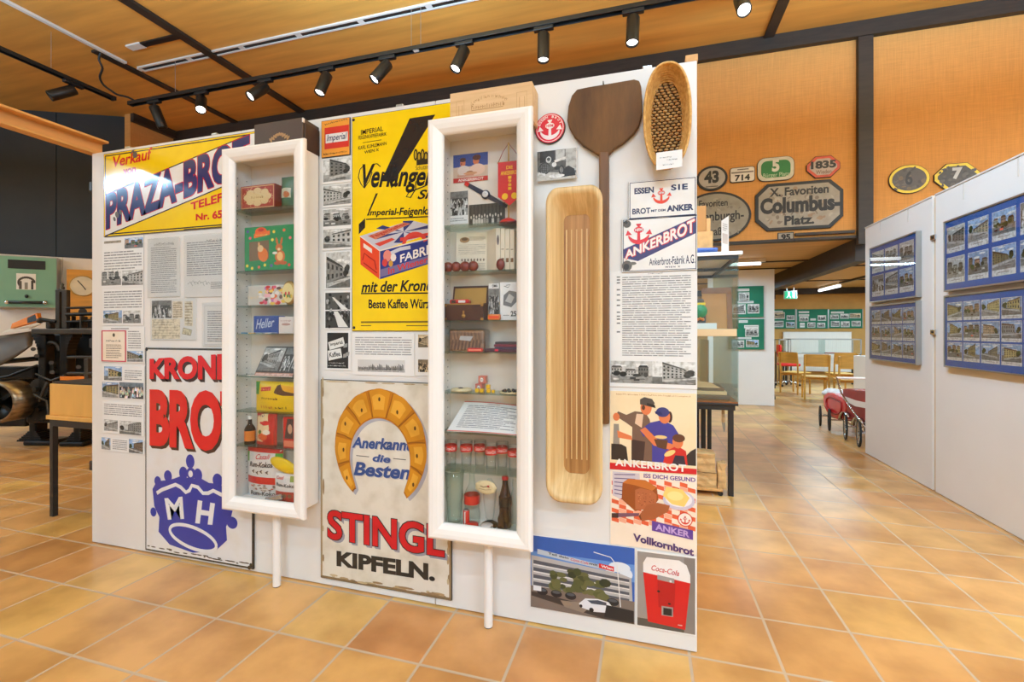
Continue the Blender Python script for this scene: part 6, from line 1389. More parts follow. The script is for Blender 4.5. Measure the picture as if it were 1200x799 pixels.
p = Slope(); 
for k in range(12): p.rect(k/12, .0, (k+1)/12, .03, (206, 100, 84), 0); p.rect(k/12, .97, (k+1)/12, 1, (206, 100, 84), 0)
p.text('COCA-COLA', [(.4, .95), (.6, .95), (.6, .9), (.4, .9)], (170, 140, 140), 1, .01); p.lines(.1, .12, .92, .88, 14, (150, 150, 155), 1, 77, .45); finish(o, p, 'print', 'ink_matte')
MB().prism([(xl+.08, y1_-.001, z), (xl+.12, y1_-.001, z), (xl+.12, y1_-.001, zc-.004), (xl+.08, y1_-.001, zc-.004)], (0, .003, 0)).build('rest', 'case_inside', o)
z = S2[6]
# drinking glasses with red bands
def tumbler(x, y, z, h, label):
    R_ = .0288; prof = [(1e-5, 0), (R_*.72, 0), (R_*.78, .004), (R_*.86, h*.45), (R_*.84, h*.5), (R_, h*.8), (R_*1.02, h), (R_*.98, h), (R_*.95, h*.8), (R_*.8, h*.5), (R_*.76, .012), (1e-5, .012)]
    r = MB().lathe(prof, (x, y, z), 28).build('drinking_glass', 'cup_glass', None, (x, y, z)); tag(r, label, 'glass', 'tumblers with red bands')
    MB().lathe([(R_*.985, h*.62), (R_*1.012, h*.75), (R_*1.022, h*.84)], (x, y, z), 28).build('red_band', 'red_plastic', r)
    p = Print((x, y, z)); 
    class Cy(Print):
        def P(s, a, b, layer=0): th_ = a/(R_*1.02); rr = R_*(.985+.17*((b/h)-.62))+.0006+EPS*layer; return Vector((x+rr*math.sin(th_+.3), y-rr*math.cos(th_+.3), z+b))
    p = Cy(); p.text('Coca-Cola', [(-.024, h*.8), (.024, h*.8), (.024, h*.68), (-.024, h*.68)], (240, 226, 222), 1, .01, .3); p.build('lettering', r, 'ink_matte')
h = .125
for (a, yy, lab) in ((528.5, YA+.035, 'tumbler with a red band at the left end of the row'), (546.5, YA+.05, 'second tumbler from the left in the row'), (562.5, YA+.085, 'third tumbler from the left, set furthest back'), (575.5, YA+.03, 'fourth tumbler from the left in the row'), (588.5, YA+.075, 'fifth tumbler from the left in the row'), (602.5, YA+.03, 'rightmost tumbler of the row, close to the glass door')):
    yy = min(yy, YP-.056); x = XX(a, yy); tumbler(x, yy, z, h, lab+', right showcase')
z = FZ2
o, x, h = bottle('soda_glass', 'tall green tinted fluted soda glass at the left on the showcase floor', 532.5, 551, YA+.036, z, [(1e-5, 0), (.15, 0), (.16, .02), (.145, .2), (.15, .42), (.17, .52), (.165, .66), (.175, .85), (.19, 1.0), (.175, 1.0), (.155, .66), (.155, .5), (.13, .2), (.12, .04), (1e-5, .04)], 'green_glass', 'glass')
o, x, h = bottle('glass_bottle', 'empty clear bottle with a red label on the showcase floor', 553, 553.5, YA+.064, z, [(1e-5, 0), (.15, 0), (.165, .03), (.165, .2), (.14, .32), (.155, .42), (.155, .56), (.12, .66), (.06, .78), (.05, .95), (.056, .96), (.056, 1.0)], 'green_glass')
MB().lathe([(.157*h, .4*h), (.157*h, .57*h)], (x, YA+.064, z), 28).build('label', 'red_plastic', o)
# sundae glass with a painted disc on top, on dark foot
yy = YA+.058; x = XX(574, yy); h = ZZ(573, 560, yy)-z
r = empty('sundae_glass', (x, yy, z), 'fluted glass stem on a dark round foot carrying a shell shaped cream disc', 'glass stand')
r.name = 'sundae_glass'
MB().lathe([(1e-5, 0), (.038, 0), (.038, .008), (.026, .016), (.012, .022), (1e-5, .022)], (x, yy, z), 32).build('foot', 'black_plastic', r)
MB().lathe([(.01, .02), (.02, .04), (.03, h*.55), (.034, h*.8), (.02, h*.9), (.006, h)], (x, yy, z), 12, smooth=False).build('fluted_stem', 'cup_glass', r)
n = 28; dk = MB(); lo = []
for (q, s_) in ((0, 1), (.006, 1.0), (.01, .6)): lo.append([Vector((x+.05*s_*math.cos(2*PI*k/n)*(1+.05*math.cos(2*PI*k/n*9)), yy-.052+q*-.7+.0, z+h*.88+.03*s_*math.sin(2*PI*k/n)+q*.6)) for k in range(n)])
dk = MB().loft(lo, True, True, True).build('shell_disc', 'cracker', r); p = Print((x, yy-.062, z+h*.89)); p.line([(-.024, .006), (-.008, .002), (.006, .006), (.02, .002)], .003, (110, 84, 70), 1); p.ell(.014, .008, .006, .004, (190, 50, 60), 1, 8); p.line([(-.03, -.006), (0, -.01), (.028, -.006)], .002, (150, 126, 100), 1); p.build('print', dk)
o, x, h = bottle('glass_bottle', 'full dark drink bottle with a red cap on the showcase floor', 592, 557.5, YA+.066, z, [(1e-5, 0), (0.117, 0), (0.125, .03), (0.125, .2), (0.109, .34), (0.121, .44), (0.121, .58), (0.094, .68), (.06, .82), (.052, .95)], mat('dark_drink', (52, 26, 18), .12, 0, .05, spec=.6))
MB().lathe([(.126*h, .43*h), (.126*h, .6*h)], (x, YA+.066, z), 28).build('label', 'black_plastic', o); MB().lathe([(.066*h, .93*h), (.066*h, .985*h), (.05*h, 1.0*h), (1e-5, 1.0*h)], (x, YA+.066, z), 20).build('cap', 'red_plastic', o)
o, x, h = bottle('miniature_bottle', 'tiny dark bottle at the front of the showcase floor', 586.5, 594.5, YA+.012, z, [(1e-5, 0), (.12, 0), (.13, .03), (.13, .3), (.11, .42), (.12, .55), (.05, .75), (.045, .94), (.055, .95), (.055, 1.0), (1e-5, 1.0)], 'dark_drink')
o, x, h = bottle('glass_bottle', 'pale clear bottle at the right edge of the showcase floor', 604, 561, YA+.02, z, [(1e-5, 0), (.11, 0), (.12, .03), (.12, .55), (.09, .68), (.06, .8), (.055, 1.0)], 'green_glass')
yy = YA+.022; x = XX(546.5, yy); zt = ZZ(546.5, 597, yy)
o = MB().lathe([(1e-5, 0), (.013, 0), (.0145, .003), (.0145, zt-z-.003), (.012, zt-z), (1e-5, zt-z-.001)], (x, yy, z), 24).build('drinks_can', 'red_plastic', None, (x, yy, z)); tag(o, 'miniature red drinks can at the front left of the showcase floor', 'can')
MB().lathe([(.0135, zt-z-.0025), (.0125, zt-z+.0005), (.0, zt-z)], (x, yy, z), 24).build('lid', 'aluminium', o); MB().box((x-.004, yy-.0152, z+.006), (x+.001, yy-.0135, zt-.006)).build('stripe', 'white_bag', o)
x = XX(552.5, YA+.012); o = MB().lathe([(1e-5, 0), (.03, 0), (.032, .003), (.032, .017), (.029, .02), (1e-5, .021)], (x, YA+.012, z), 28).build('round_tin', 'red_plastic', None, (x, YA+.012, z)); tag(o, 'small round red tin at the front of the showcase floor', 'tin')
x = XX(570.5, YA-.0005+.012); o = MB().lathe([(1e-5, 0), (.026, 0), (.028, .003), (.028, .02), (.025, .023), (1e-5, .023)], (x, YA+.0115, z), 28).build('round_tin', 'pale_card', None, (x, YA+.0115, z)); tag(o, 'small round white tin beside the round red tin', 'tin')
MB().lathe([(.0283, .016), (.0283, .022)], (x, YA+.0115, z), 28).build('lid_rim', 'aluminium', o)

# === on top of the showcases
ztop = 2.2804
mat('dark_box', (74, 58, 50), .45, 0, .06, 3); mat('dark_box_side', (60, 38, 26), .5, 0, .1, 3)
y = YF+.045; x0, x1 = XX(298, y), XX(354.5, y); zt = ZZ(354, 137.5, y)
r = empty('storage_box', ((x0+x1)/2, y, ztop), 'dark brown box with a small gold ornament standing on the left showcase', 'box')
MB().box((x0, y, ztop), (x1, YP-.002, zt), .002).build('body', 'dark_box', r)
MB().box((x1+.0005, y+.012, ztop), (x1+.006, YP-.004, zt-.02), .004).build('side_flap', 'dark_box_side', r)
p = Print((x0+.53*(x1-x0), y, ZZ(325, 158.5, y)-.012)); G = (170, 130, 84)
for k in range(9):
    s_ = (k-4)/4; p.ell(s_*.055, .016*math.cos(s_*2.2), .014, .006, G, 1, 10, rot=s_*.9); p.ell(s_*.05, .006+.012*math.cos(s_*3), .005, .009, G, 1, 8)
p.build('gold_ornament', r, 'ink_satin')
for k, (a, b_) in enumerate(((.0, .0),)):
    MB().box((x1-.003, y-.001, zt-.024), (x1+.004, y+.012, zt-.002), .001).build('corner_label', 'pale_card', r)
wood_mat('crate_wood', (206, 166, 116), (226, 190, 144), 3, (.8, 12, 12), .55, .1)
y = YF+.05; x0, x1 = XX(527.5, y), XX(623.5, y); zt = ZZ(575, 102.5, y); dp = YP-.004-y
r = empty('wooden_crate', ((x0+x1)/2, y, ztop), 'pale wooden crate with faint branded lettering standing on the right showcase', 'crate')
MB().box((x0, y, ztop), (x1, y+.01, zt), .001).build('front_board', 'crate_wood', r); MB().box((x0, y+dp-.01, ztop), (x1, y+dp, zt), .001).build('back_board', 'crate_wood', r)
for xa_ in (x0, x1-.01): MB().box((xa_, y+.01, ztop), (xa_+.01, y+dp-.01, zt), .001).build('side_board', 'crate_wood', r)
MB().box((x0+.01, y+.01, zt-.012), (x1-.01, y+dp-.01, zt-.002), .001).build('lid', 'crate_wood', r)
W, H = x1-x0, zt-ztop; p = Print((x0, y, ztop)); BR = (176, 132, 86)
zb_ = ZZ(575, 116, y)-ztop
for k in range(11):
    a = 2.5-k*.186; cx, cz = W*.49+.1*math.cos(a), zb_-.045+.06*math.sin(a); p.squiggle(cx-.007, cz-.007, cx+.007, cz+.009, BR, 1, 2, k)
p.squiggle(W*.27, zb_-.036, W*.68, zb_-.016, BR, 1, 15); p.rect(W*.27, zb_-.042, W*.66, zb_-.039, BR, 1); 
for q0, q1 in ((.08, .18), (.82, .94)):
    p.frame(W*q0, ztop*0+zb_-.06, W*q1, zb_+.012, .0015, (190, 148, 102), 1); p.rect(W*(q0+.03), zb_-.06, W*(q0+.036), zb_-.01, (190, 148, 102), 1); p.rect(W*(q1-.03), zb_-.06, W*(q1-.024), zb_-.01, (190, 148, 102), 1)
p.build('branded_lettering', r, 'ink_matte')
# ------------------------------------------------------------------ right hand display panels with the blue photo boards
XR = 2.33
mat('blue_felt', (28, 88, 170), .6, 0, .03); mat('green_felt', (16, 112, 84), .7, 0, .03); mat('warm_strip', (214, 190, 158), .5)
def rp(px, py, X=XR):
    p = on_x(px, py, X); return (-p.y, p.z)
yA1 = on_x(1014, 300, XR).y; yS = on_x(1094.5, 300, XR).y
for (y0, y1, lab) in ((yS+.022, yA1, 'grey white display panel at the right, further from the viewer, two blue boards'), (yS-1.3, yS-.022, 'grey white display panel at the right edge, nearer to the viewer')):
    o = MB().box((XR, y0, .004), (XR+.04, y1, 2.485), .002).build('exhibition_board', 'white_board', None, (XR, (y0+y1)/2, 0)); tag(o, lab, 'display panel')
    MB().box((XR-.006, y0, 2.486), (XR+.046, y1, 2.50), .002).build('top_rail', 'white_metal', o)
    for f in (.3, .72): MB().box((XR-.004, y0+(y1-y0)*f-.006, 2.36), (XR-.0005, y0+(y1-y0)*f+.006, 2.48), .001).build('hanger', 'white_metal', o)
    if y1 == yA1:
        for py in (323, 442): 
            z = on_x(1014, py, XR).z; MB().box((XR+.005, y1+.001, z-.02), (XR+.035, y1+.014, z+.02), .003).build('clip', 'black_metal', o)
r = empty('joint_profile', (XR+.02, yS, 0), 'narrow warm coloured strip joining the two right hand panels, with metal clips', 'joint')
MB().box((XR+.012, yS-.0205, .004), (XR+.03, yS+.0205, 2.48), .002).build('strip', 'warm_strip', r)
for py in (278, 389):
    z = on_x(1095, py, XR).z
    MB().box((XR-.012, yS-.035, z-.022), (XR-.0006, yS+.035, z+.022), .004).build('clip', 'chrome', r); MB().cyl((XR-.016, yS, z), (XR-.011, yS, z), .01, 12).build('screw', 'black_metal', r)
XB = XR-.042
def photo_board(label, a0, a1, z0, z1, rows, cols, seed, kind='col', cap=.24, mx=.05, mz=.06, gap=.025):
    r = empty('photo_board', (XB, -(a0+a1)/2, z0), label, 'photo board', 'blue boards of mounted photographs')
    b = MB(); t = .012
    for (p0, p1, q0, q1) in ((a0, a1, z0, z0+t), (a0, a1, z1-t, z1), (a0, a0+t, z0+t, z1-t), (a1-t, a1, z0+t, z1-t)):
        b.box((XB, -p1, q0), (XR-.001, -p0, q1), .001)
    b.build('frame', 'aluminium', r)
    MB().box((XB+.008, -a1+t, z0+t), (XR-.002, -a0-t, z1-t)).build('backing', 'blue_felt', r)
    MB().box((XB+.0035, -a1+t, z0+t), (XB+.006, -a0-t, z1-t)).build('glass_cover', 'pane_glass', r)
    W, H = a1-a0-2*mx, z1-z0-2*mz; cw, rh = (W-gap*(cols-1))/cols, (H-gap*(rows-1))/rows; rd = random.Random(seed)
    for i in range(rows):
        for j in range(cols):
            p = Print((XB+.0078, 0, 0), (0, -1, 0), (0, 0, 1))
            x0 = a0+mx+j*(cw+gap); zt = z1-mz-i*(rh+gap); zb = zt-rh
            p.rect(x0, zb, x0+cw, zt, (226, 224, 224), 0)
            k = 'bw' if kind == 'bw' or (kind == 'mix' and rd.random() < .6) else 'col'
            p.photo(x0+.004, zb+rh*cap, x0+cw-.004, zt-.004, seed*40+i*10+j, k, 1, rd.choice(['street', 'square', 'house', 'crowd' if rd.random() < .25 else 'square']))
            p.rect(x0+cw*.25, zb+rh*cap*.5, x0+cw*.75, zb+rh*cap*.62, (150, 140, 140), 1)
            p.build('photograph', r, 'ink_satin')
def q(px, py): return rp(px, py, XB)
a0, zt = q(1018.5, 291); zb = q(1018.5, 355)[1]; a1 = q(1073.5, 300)[0]
photo_board('upper blue photo board on the far right hand panel, two rows of photos', a0, a1, zb, zt, 2, 3, 1, 'mix')
zt = q(1019, 358.5)[1]; zb = q(1020, 421)[1]
photo_board('lower blue photo board on the far right hand panel, three rows of photos', a0, a1, zb, zt, 3, 4, 2, 'col', .18, .04, .05, .012)
a0, zt = q(1105.5, 260); zb = q(1105.5, 342)[1]; a1 = a0+1.02
photo_board('upper blue photo board on the near right hand panel, cut by the photo edge', a0, a1, zb, zt, 2, 4, 3, 'mix', .2, .03, .06, .035)
zt = q(1106, 346.5)[1]; zb = q(1107, 430)[1]
photo_board('lower blue photo board on the near right hand panel, cut by the photo edge', a0, a1, zb, zt, 3, 5, 4, 'col', .17, .035, .06, .014)

# ------------------------------------------------------------------ number and street plates on the orange wall
YPL = YW-.0005
def wp(px, py, d=.0): 
    p = on_y(px, py, YPL-d); return (p.x, p.z)
mat('plate_grey', (150, 142, 130), .5, 0, .2, 12); mat('plate_edge', (40, 36, 34), .5); mat('plate_yellow', (232, 204, 50), .5)
def plate(label, px, shape, rim, face, rimw=.03, th=.02, cut=.06):
    (x0, z1), (x1, z0) = wp(px[0], px[1]), wp(px[2], px[3]); W, H = x1-x0, z1-z0; cx, cz = (x0+x1)/2, (z0+z1)/2
    def loop(i, y):
        if shape == 'oval': return [(cx+(W/2-i)*math.cos(2*PI*k/40), y, cz+(H/2-i)*math.sin(2*PI*k/40)) for k in range(40)]
        a, b, c_, d_ = x0+i, z0+i, x1-i, z1-i; k = max(.004, cut-i*.4)
        if shape == 'cut': return [(a+k, y, b), (c_-k, y, b), (c_, y, b+k), (c_, y, d_-k), (c_-k, y, d_), (a+k, y, d_), (a, y, d_-k), (a, y, b+k)]
        out = []
        for (ox, oz, s0) in ((c_-k, d_-k, 0), (a+k, d_-k, PI/2), (a+k, b+k, PI), (c_-k, b+k, 1.5*PI)):
            out += [(ox+k*math.cos(s0+PI/2*q_/5), y, oz+k*math.sin(s0+PI/2*q_/5)) for q_ in range(6)]
        return out
    m = MB().loft([loop(0, YPL), loop(0, YPL-th+.004), loop(.004, YPL-th)], True, True)
    o = m.build('street_plate', 'plate_edge', None, (cx, YPL, cz)); tag(o, label, 'plate')
    p = Print((0, YPL-th, 0))
    p.poly([(v[0], v[2]) for v in loop(.006, 0)], rim, 0); p.poly([(v[0], v[2]) for v in loop(rimw, 0)], face, 1)
    p.W, p.H, p.x0, p.z0 = W, H, x0, z0
    def T(s_, a, b, c_, d_, col, bold=.03, **k): p.text(s_, (x0+a*W, z0+b*H, x0+c_*W, z0+d_*H), col, 3, bold, **k)
    return o, p, T
BK = (34, 31, 30)
def grime(p, n, cols, seed=1):
    rd = random.Random(seed)
    for k in range(n):
        a, b = rd.uniform(.12, .88), rd.uniform(.14, .86); p.ell(p.x0+a*p.W, p.z0+b*p.H, rd.uniform(.008, .035), rd.uniform(.008, .03), rd.choice(cols), 2, 7, rot=rd.random())
o, p, T = plate('oval house number plate 43 on the orange wall', (816, 196.5, 852.5, 222.5), 'oval', BK, (168, 160, 152), .03); T('43', .25, .3, .72, .8, BK, .05); p.rect(p.x0+.3*p.W, p.z0+.15*p.H, p.x0+.7*p.W, p.z0+.19*p.H, (90, 84, 80), 3); p.build('face', o, 'ink_worn')
o, p, T = plate('small white house number plate 714', (855, 197.5, 884.5, 212.5), 'rect', (150, 140, 130), (222, 214, 202), .01, cut=.03); T('714', .2, .08, .8, .5, BK, .04); p.rect(p.x0+.06*p.W, p.z0+.6*p.H, p.x0+.94*p.W, p.z0+.7*p.H, (120, 110, 104), 3); p.rect(p.x0+.3*p.W, p.z0+.8*p.H, p.x0+.75*p.W, p.z0+.88*p.H, (120, 110, 104), 3); p.build('face', o, 'ink_worn')
o, p, T = plate('green house number plate 5 with a white rim', (887, 186.5, 930.5, 210.5), 'rect', (206, 202, 186), (40, 116, 62), .045, cut=.09); T('5', .4, .38, .6, .9, (216, 214, 200), .05); T('Bürger Platz', .16, .12, .86, .34, (170, 190, 160), .01); p.build('face', o, 'ink_worn')
o, p, T = plate('red rimmed house number plate 1835', (944.5, 185, 984, 207), 'cut', (196, 82, 58), (176, 160, 150), .035, cut=.1); T('1835', .13, .42, .88, .78, BK, .05); T('Wieden', .28, .18, .74, .36, (110, 80, 70), .01); p.build('face', o, 'ink_worn')
o, p, T = plate('large stained street plate reading Columbus Platz', (884.5, 217.5, 987.5, 266.5), 'cut', BK, (152, 144, 132), .04, .025, .14); grime(p, 90, [(134, 122, 108), (166, 156, 142), (118, 104, 92), (146, 122, 100)], 5); T('X. Favoriten', .17, .72, .84, .9, BK, .03); T('Columbus-', .06, .36, .97, .7, BK, .05); T('Platz.', .34, .1, .68, .3, BK, .04); p.build('face', o, 'ink_worn')
o, p, T = plate('large oval street plate half hidden behind the exhibition wall', (796, 228.5, 880, 281), 'oval', BK, (140, 134, 122), .03, .025); grime(p, 40, [(130, 124, 112), (150, 144, 132), (120, 114, 104)], 6); T('Favoriten', .28, .7, .68, .84, BK, .02); T('Laxenburgh-', .14, .36, .9, .6, BK, .02); T('Straße', .34, .12, .66, .28, BK, .02); p.build('face', o, 'ink_worn')
o, p, T = plate('oval plate 6 with a yellow rim', (1040.5, 195.5, 1089, 225.5), 'oval', (232, 204, 50), (84, 76, 70), .035); grime(p, 30, [(96, 88, 80), (72, 64, 60), (110, 92, 72)], 7); T('6', .4, .3, .58, .78, (52, 46, 44), .03); p.build('face', o, 'ink_worn')
o, p, T = plate('eight sided plate 7 with a yellow rim, partly behind the right hand panel', (1093.5, 194, 1147.5, 221), 'cut', (232, 204, 50), (74, 68, 62), .035, .02, .12); grime(p, 30, [(84, 76, 70), (64, 58, 54), (92, 84, 76)], 8); T('7', .4, .4, .62, .84, (184, 184, 186), .06); p.build('face', o, 'ink_worn')
# small 95 bracket and the two rods below the big plate
a, b_ = wp(911, 273), wp(930, 283); r = empty('number_bracket', ((a[0]+b_[0])/2, YPL, b_[1]), 'black bracket with the number 95 and two dark rods under the big stained plate', 'bracket')
MB().box((a[0], YPL-.012, b_[1]), (b_[0], YPL, a[1]), .002).build('plate', 'plate_edge', r); p = Print((0, YPL-.012, 0)); p.rect(a[0]+.01, b_[1]+.01, b_[0]-.01, a[1]-.01, (150, 142, 130), 0); p.text('95', (a[0]+.04, b_[1]+.02, b_[0]-.04, a[1]-.02), BK, 1, .05); p.build('number', r)
for (p0, p1) in (((931, 275), (1001, 269.5)), ((931, 281), (1001, 277))):
    u, v = wp(*p0), wp(*p1); MB().box((u[0], YPL-.04, u[1]-.02), (v[0], YPL-.005, u[1]+.015), .003).build('rod', 'dark_timber', r)

# ------------------------------------------------------------------ glass showcase on a black table, right of the exhibition wall
VX0, VX1, VY0, VY1 = .06, .715, 4.07, 5.5
mat('black_steel', (30, 28, 28), .45, 0, .1); mat('pale_wood', (214, 182, 138), .55, 0, .06, 3, (1, 8, 1)); mat('brown_board', (186, 126, 62), .55, 0, .08, 2); mat('brown_frame', (136, 80, 34), .45, 0, .1, 4); mat('rough_log', (204, 164, 110), .8, 0, .16, 8, (1, 1, 3), .4); mat('old_book', (110, 88, 70), .7, 0, .1); mat('blue_cloth', (70, 100, 170), .8, 0, .1)
zt = on_y(840, 472, VY0).z; zg = zt+.02
r = empty('table', ((VX0+VX1)/2, (VY0+VY1)/2, 0), 'black steel table under the glass showcase beside the exhibition wall', 'table')
MB().box((VX0, VY0, zt-.02), (VX1, VY1, zt), .004).build('tabletop', 'black_steel', r)
MB().box((VX0+.02, VY0+.02, zt-.06), (VX1-.02, VY0+.05, zt-.02)).box((VX0+.02, VY1-.05, zt-.06), (VX1-.02, VY1-.02, zt-.02)).box((VX1-.05, VY0+.05, zt-.06), (VX1-.02, VY1-.05, zt-.02)).box((VX0+.02, VY0+.05, zt-.06), (VX0+.05, VY1-.05, zt-.02)).build('apron', 'black_steel', r)
for x, y in ((VX0+.03, VY0+.03), (VX1-.07, VY0+.03), (VX0+.03, VY1-.07), (VX1-.07, VY1-.07), (.5, 4.68), (.47, 4.95), (.5, 5.3)):
    MB().box((x, y, 0), (x+.04, y+.04, zt-.02), .002).build('leg', 'black_steel', r)
zt += .0005
z1_ = on_y(840, 394, VY0).z; z2_ = on_y(840, 385.5, VY0).z; z3_ = on_y(840, 304, VY0).z; z4_ = on_y(840, 297, VY0).z
r = empty('glass_showcase', ((VX0+VX1)/2, (VY0+VY1)/2, zt), 'tall glass showcase with a wooden middle shelf on the black table', 'showcase')
MB().box((VX0+.002, VY0+.002, zt), (VX1-.002, VY1-.002, zt+.012), .002).build('base_board', 'brown_frame', r)
for (a, b) in (((VX0, VY0), (VX1, VY0+.006)), ((VX0, VY1-.006), (VX1, VY1)), ((VX1-.006, VY0+.006), (VX1, VY1-.006)), ((VX0, VY0+.006), (VX0+.006, VY1-.006))):
    MB().box((a[0], a[1], zt+.012), (b[0], b[1], z1_)).build('pane', 'vitrine_glass', r); MB().box((a[0], a[1], z2_), (b[0], b[1], z3_)).build('pane', 'vitrine_glass', r)
MB().box((.55, VY0+.5, zt+.012), (.556, VY1-.2, z1_-.04)).build('divider', 'vitrine_glass', r)
MB().box((VX0, VY0+.0, z1_), (VX1-.012, VY1, z2_), .003).build('shelf', 'pale_wood', r)
b = MB(); t = .022
b.box((VX0, VY0, z3_), (VX1, VY0+t, z3_+.03)).box((VX0, VY1-t, z3_), (VX1, VY1, z3_+.03)).box((VX1-t, VY0+t, z3_), (VX1, VY1-t, z3_+.03)).box((VX0, VY0+t, z3_), (VX0+t, VY1-t, z3_+.03)).box((VX0+t, 4.85, z3_), (VX1-t, 4.88, z3_+.03)); b.build('top_frame', 'black_steel', r)
MB().box((VX0-.01, VY0-.01, z3_+.0305), (VX1+.03, VY1+.01, z4_+.012), .003).build('top_board', 'white_lacquer', r)
ztp = z4_+.0125
# inside the upper part
a, b_ = on_y(823, 386, 4.2), on_y(858.5, 336, 4.2)
r = empty('framed_board', ((a.x+b_.x)/2, 4.21, z2_), 'brown framed board leaning inside the upper part of the glass showcase', 'picture frame')
H = b_.z-z2_; x0, x1 = a.x, b_.x; lean = .05
def lb(xa, za, xb, zb, dy0, dy1): return MB().prism([(xa, 4.2+lean*za/H+dy0, z2_+.0006+za), (xb, 4.2+lean*za/H+dy0, z2_+.0006+za), (xb, 4.2+lean*zb/H+dy0, z2_+.0006+zb), (xa, 4.2+lean*zb/H+dy0, z2_+.0006+zb)], (0, dy1-dy0, 0), .001)
lb(x0+.002, .002, x1-.04, H-.05, .004, .012).build('panel', 'brown_board', r)
lb(x0, H-.05, x1, H, 0, .02).build('rail', 'brown_frame', r); lb(x1-.04, 0, x1, H-.05, 0, .02).build('stile', 'brown_frame', r)
a, b_ = on_y(817, 386, 4.09), on_y(840, 378.5, 4.09)
o = MB().box((a.x-.05, 4.09, z2_+.0006), (b_.x, 4.19, b_.z), .002).build('paper_pad', 'sheet_white', None, (a.x, 4.2, z2_)); tag(o, 'white paper pad lying before the brown board in the glass showcase', 'paper pad')
a = on_y(822, 360, 4.12); r = empty('painted_ornament', (a.x-.03, 4.3, b_.z), 'dark painted ornament with yellow, green and red patches in the glass showcase', 'ornament')
zb = b_.z+.0006; MB().box((a.x-.09, 4.11, zb), (a.x+.035, 4.15, zb+.12), .01).build('body', 'dark_print', r)
MB().lathe([(1e-5, -.008), (.05, -.006), (.055, 0)], (a.x-.01, 4.109, zb+.1), 24, 'Y').build('green_disc', 'green_card', r); MB().box((a.x-.08, 4.106, zb+.15), (a.x+.03, 4.13, zb+.17), .003).build('yellow_bar', 'yellow_bag', r)
MB().box((a.x-.07, 4.113, zb+.12), (a.x+.02, 4.14, zb+.2), .01).build('top_piece', 'dark_print', r)
for k in range(3): MB().ball((a.x-.03+.02*k, 4.105, zb+.03+.008*(k % 2)), .013, n=12).build('red_knob', 'amber', r)
# inside the lower part
zz = zt+.0125
for i, (p0, p1, h, m, lab) in enumerate(((812, 856, .035, 'old_book', 'bottom grey brown book in the lower part of the glass showcase'), (812, 852, .03, 'pale_wood', 'pale wooden board lying on the grey brown book in the glass showcase'), (812, 849, .025, 'old_book', 'upper worn book of the pile in the glass showcase'))):
    a, b_ = on_y(p0, 460, 4.16+.03*i), on_y(p1, 460, 4.16+.03*i); o = MB().box((a.x, 4.16+.03*i, zz), (b_.x, 4.5, zz+h), .004).build('book' if i != 1 else 'wooden_board', m, None, (a.x, 4.2, zz)); tag(o, lab, 'book' if i != 1 else 'board'); zz += h+.0006
a = on_y(826, 450, 4.25); o = MB().prism([(a.x-.12, 4.22, zz), (a.x+.12, 4.22, zz), (a.x+.06, 4.32, zz+.03), (a.x-.12, 4.32, zz+.05)], (0, .04, 0), .003).build('wooden_wedge', 'pale_wood', None, (a.x, 4.25, zz)); tag(o, 'pale wooden wedge on top of the pile in the glass showcase', 'wedge')
# on top
a, b_ = on_y(817, 241.5, 4.2), on_y(827.5, 270, 4.2); c_, d_ = on_y(833, 255, 4.2), on_y(835.5, 270.5, 4.2)
r = empty('wooden_model', (b_.x, 4.25, ztp), 'stepped block of reddish wood standing on the glass showcase', 'wooden block')
MB().box((a.x-.06, 4.2, ztp), (d_.x, 4.34, d_.z), .003).build('base_block', 'light_timber', r); MB().box((a.x-.06, 4.2, d_.z+.0005), (b_.x, 4.32, a.z), .003).build('tall_block', 'brown_board', r); MB().box((b_.x+.0005, 4.21, d_.z+.0005), (c_.x, 4.3, c_.z), .003).build('low_block', 'light_timber', r)
a, b_ = on_y(817, 287, 4.1), on_y(841, 282, 4.1)
b = MB(); lo = []
for k in range(9):
    u = k/8; x = a.x-.05+(b_.x-a.x+.05)*u; h = .05*(1-u*.35); wd = .05*(1-.3*abs(u-.5)); lo.append([(x, 4.13+wd*math.cos(2*PI*j/10), ztp+h*.5+.002+h*.5*math.sin(2*PI*j/10)+.012*u) for j in range(10)])
mn = min(v[2] for l in lo for v in l); lo = [[(v[0], v[1], v[2]-mn+ztp+.0006) for v in l] for l in lo]
o = b.loft(lo, True, True, True).build('cloth_cap', 'blue_cloth', None, (a.x, 4.12, ztp)); tag(o, 'blue cloth cap lying on the edge of the glass showcase', 'cap')
a, b_ = on_y(845, 297, 4.12), on_y(856, 250, 4.12)
o = MB().prism([(a.x, 4.1, ztp), (b_.x-.0, 4.2, ztp), (b_.x-.0, 4.2, b_.z), (a.x, 4.1, b_.z-.06)], (0, .004, 0)).build('standing_card', 'sheet_white', None, (a.x, 4.12, ztp)); tag(o, 'white folded card standing upright on the glass showcase', 'card')
p = Print((a.x, 4.1, ztp), (b_.x-a.x, .1, 0), (0, 0, b_.z-.06-ztp)); p.N = Vector((.1, -(b_.x-a.x), 0)).normalized(); p.rect(.12, .3, .85, .62, (206, 196, 190), 0); p.lines(.15, .7, .8, .95, 4, (170, 166, 164), 1, 5); p.build('print', o)
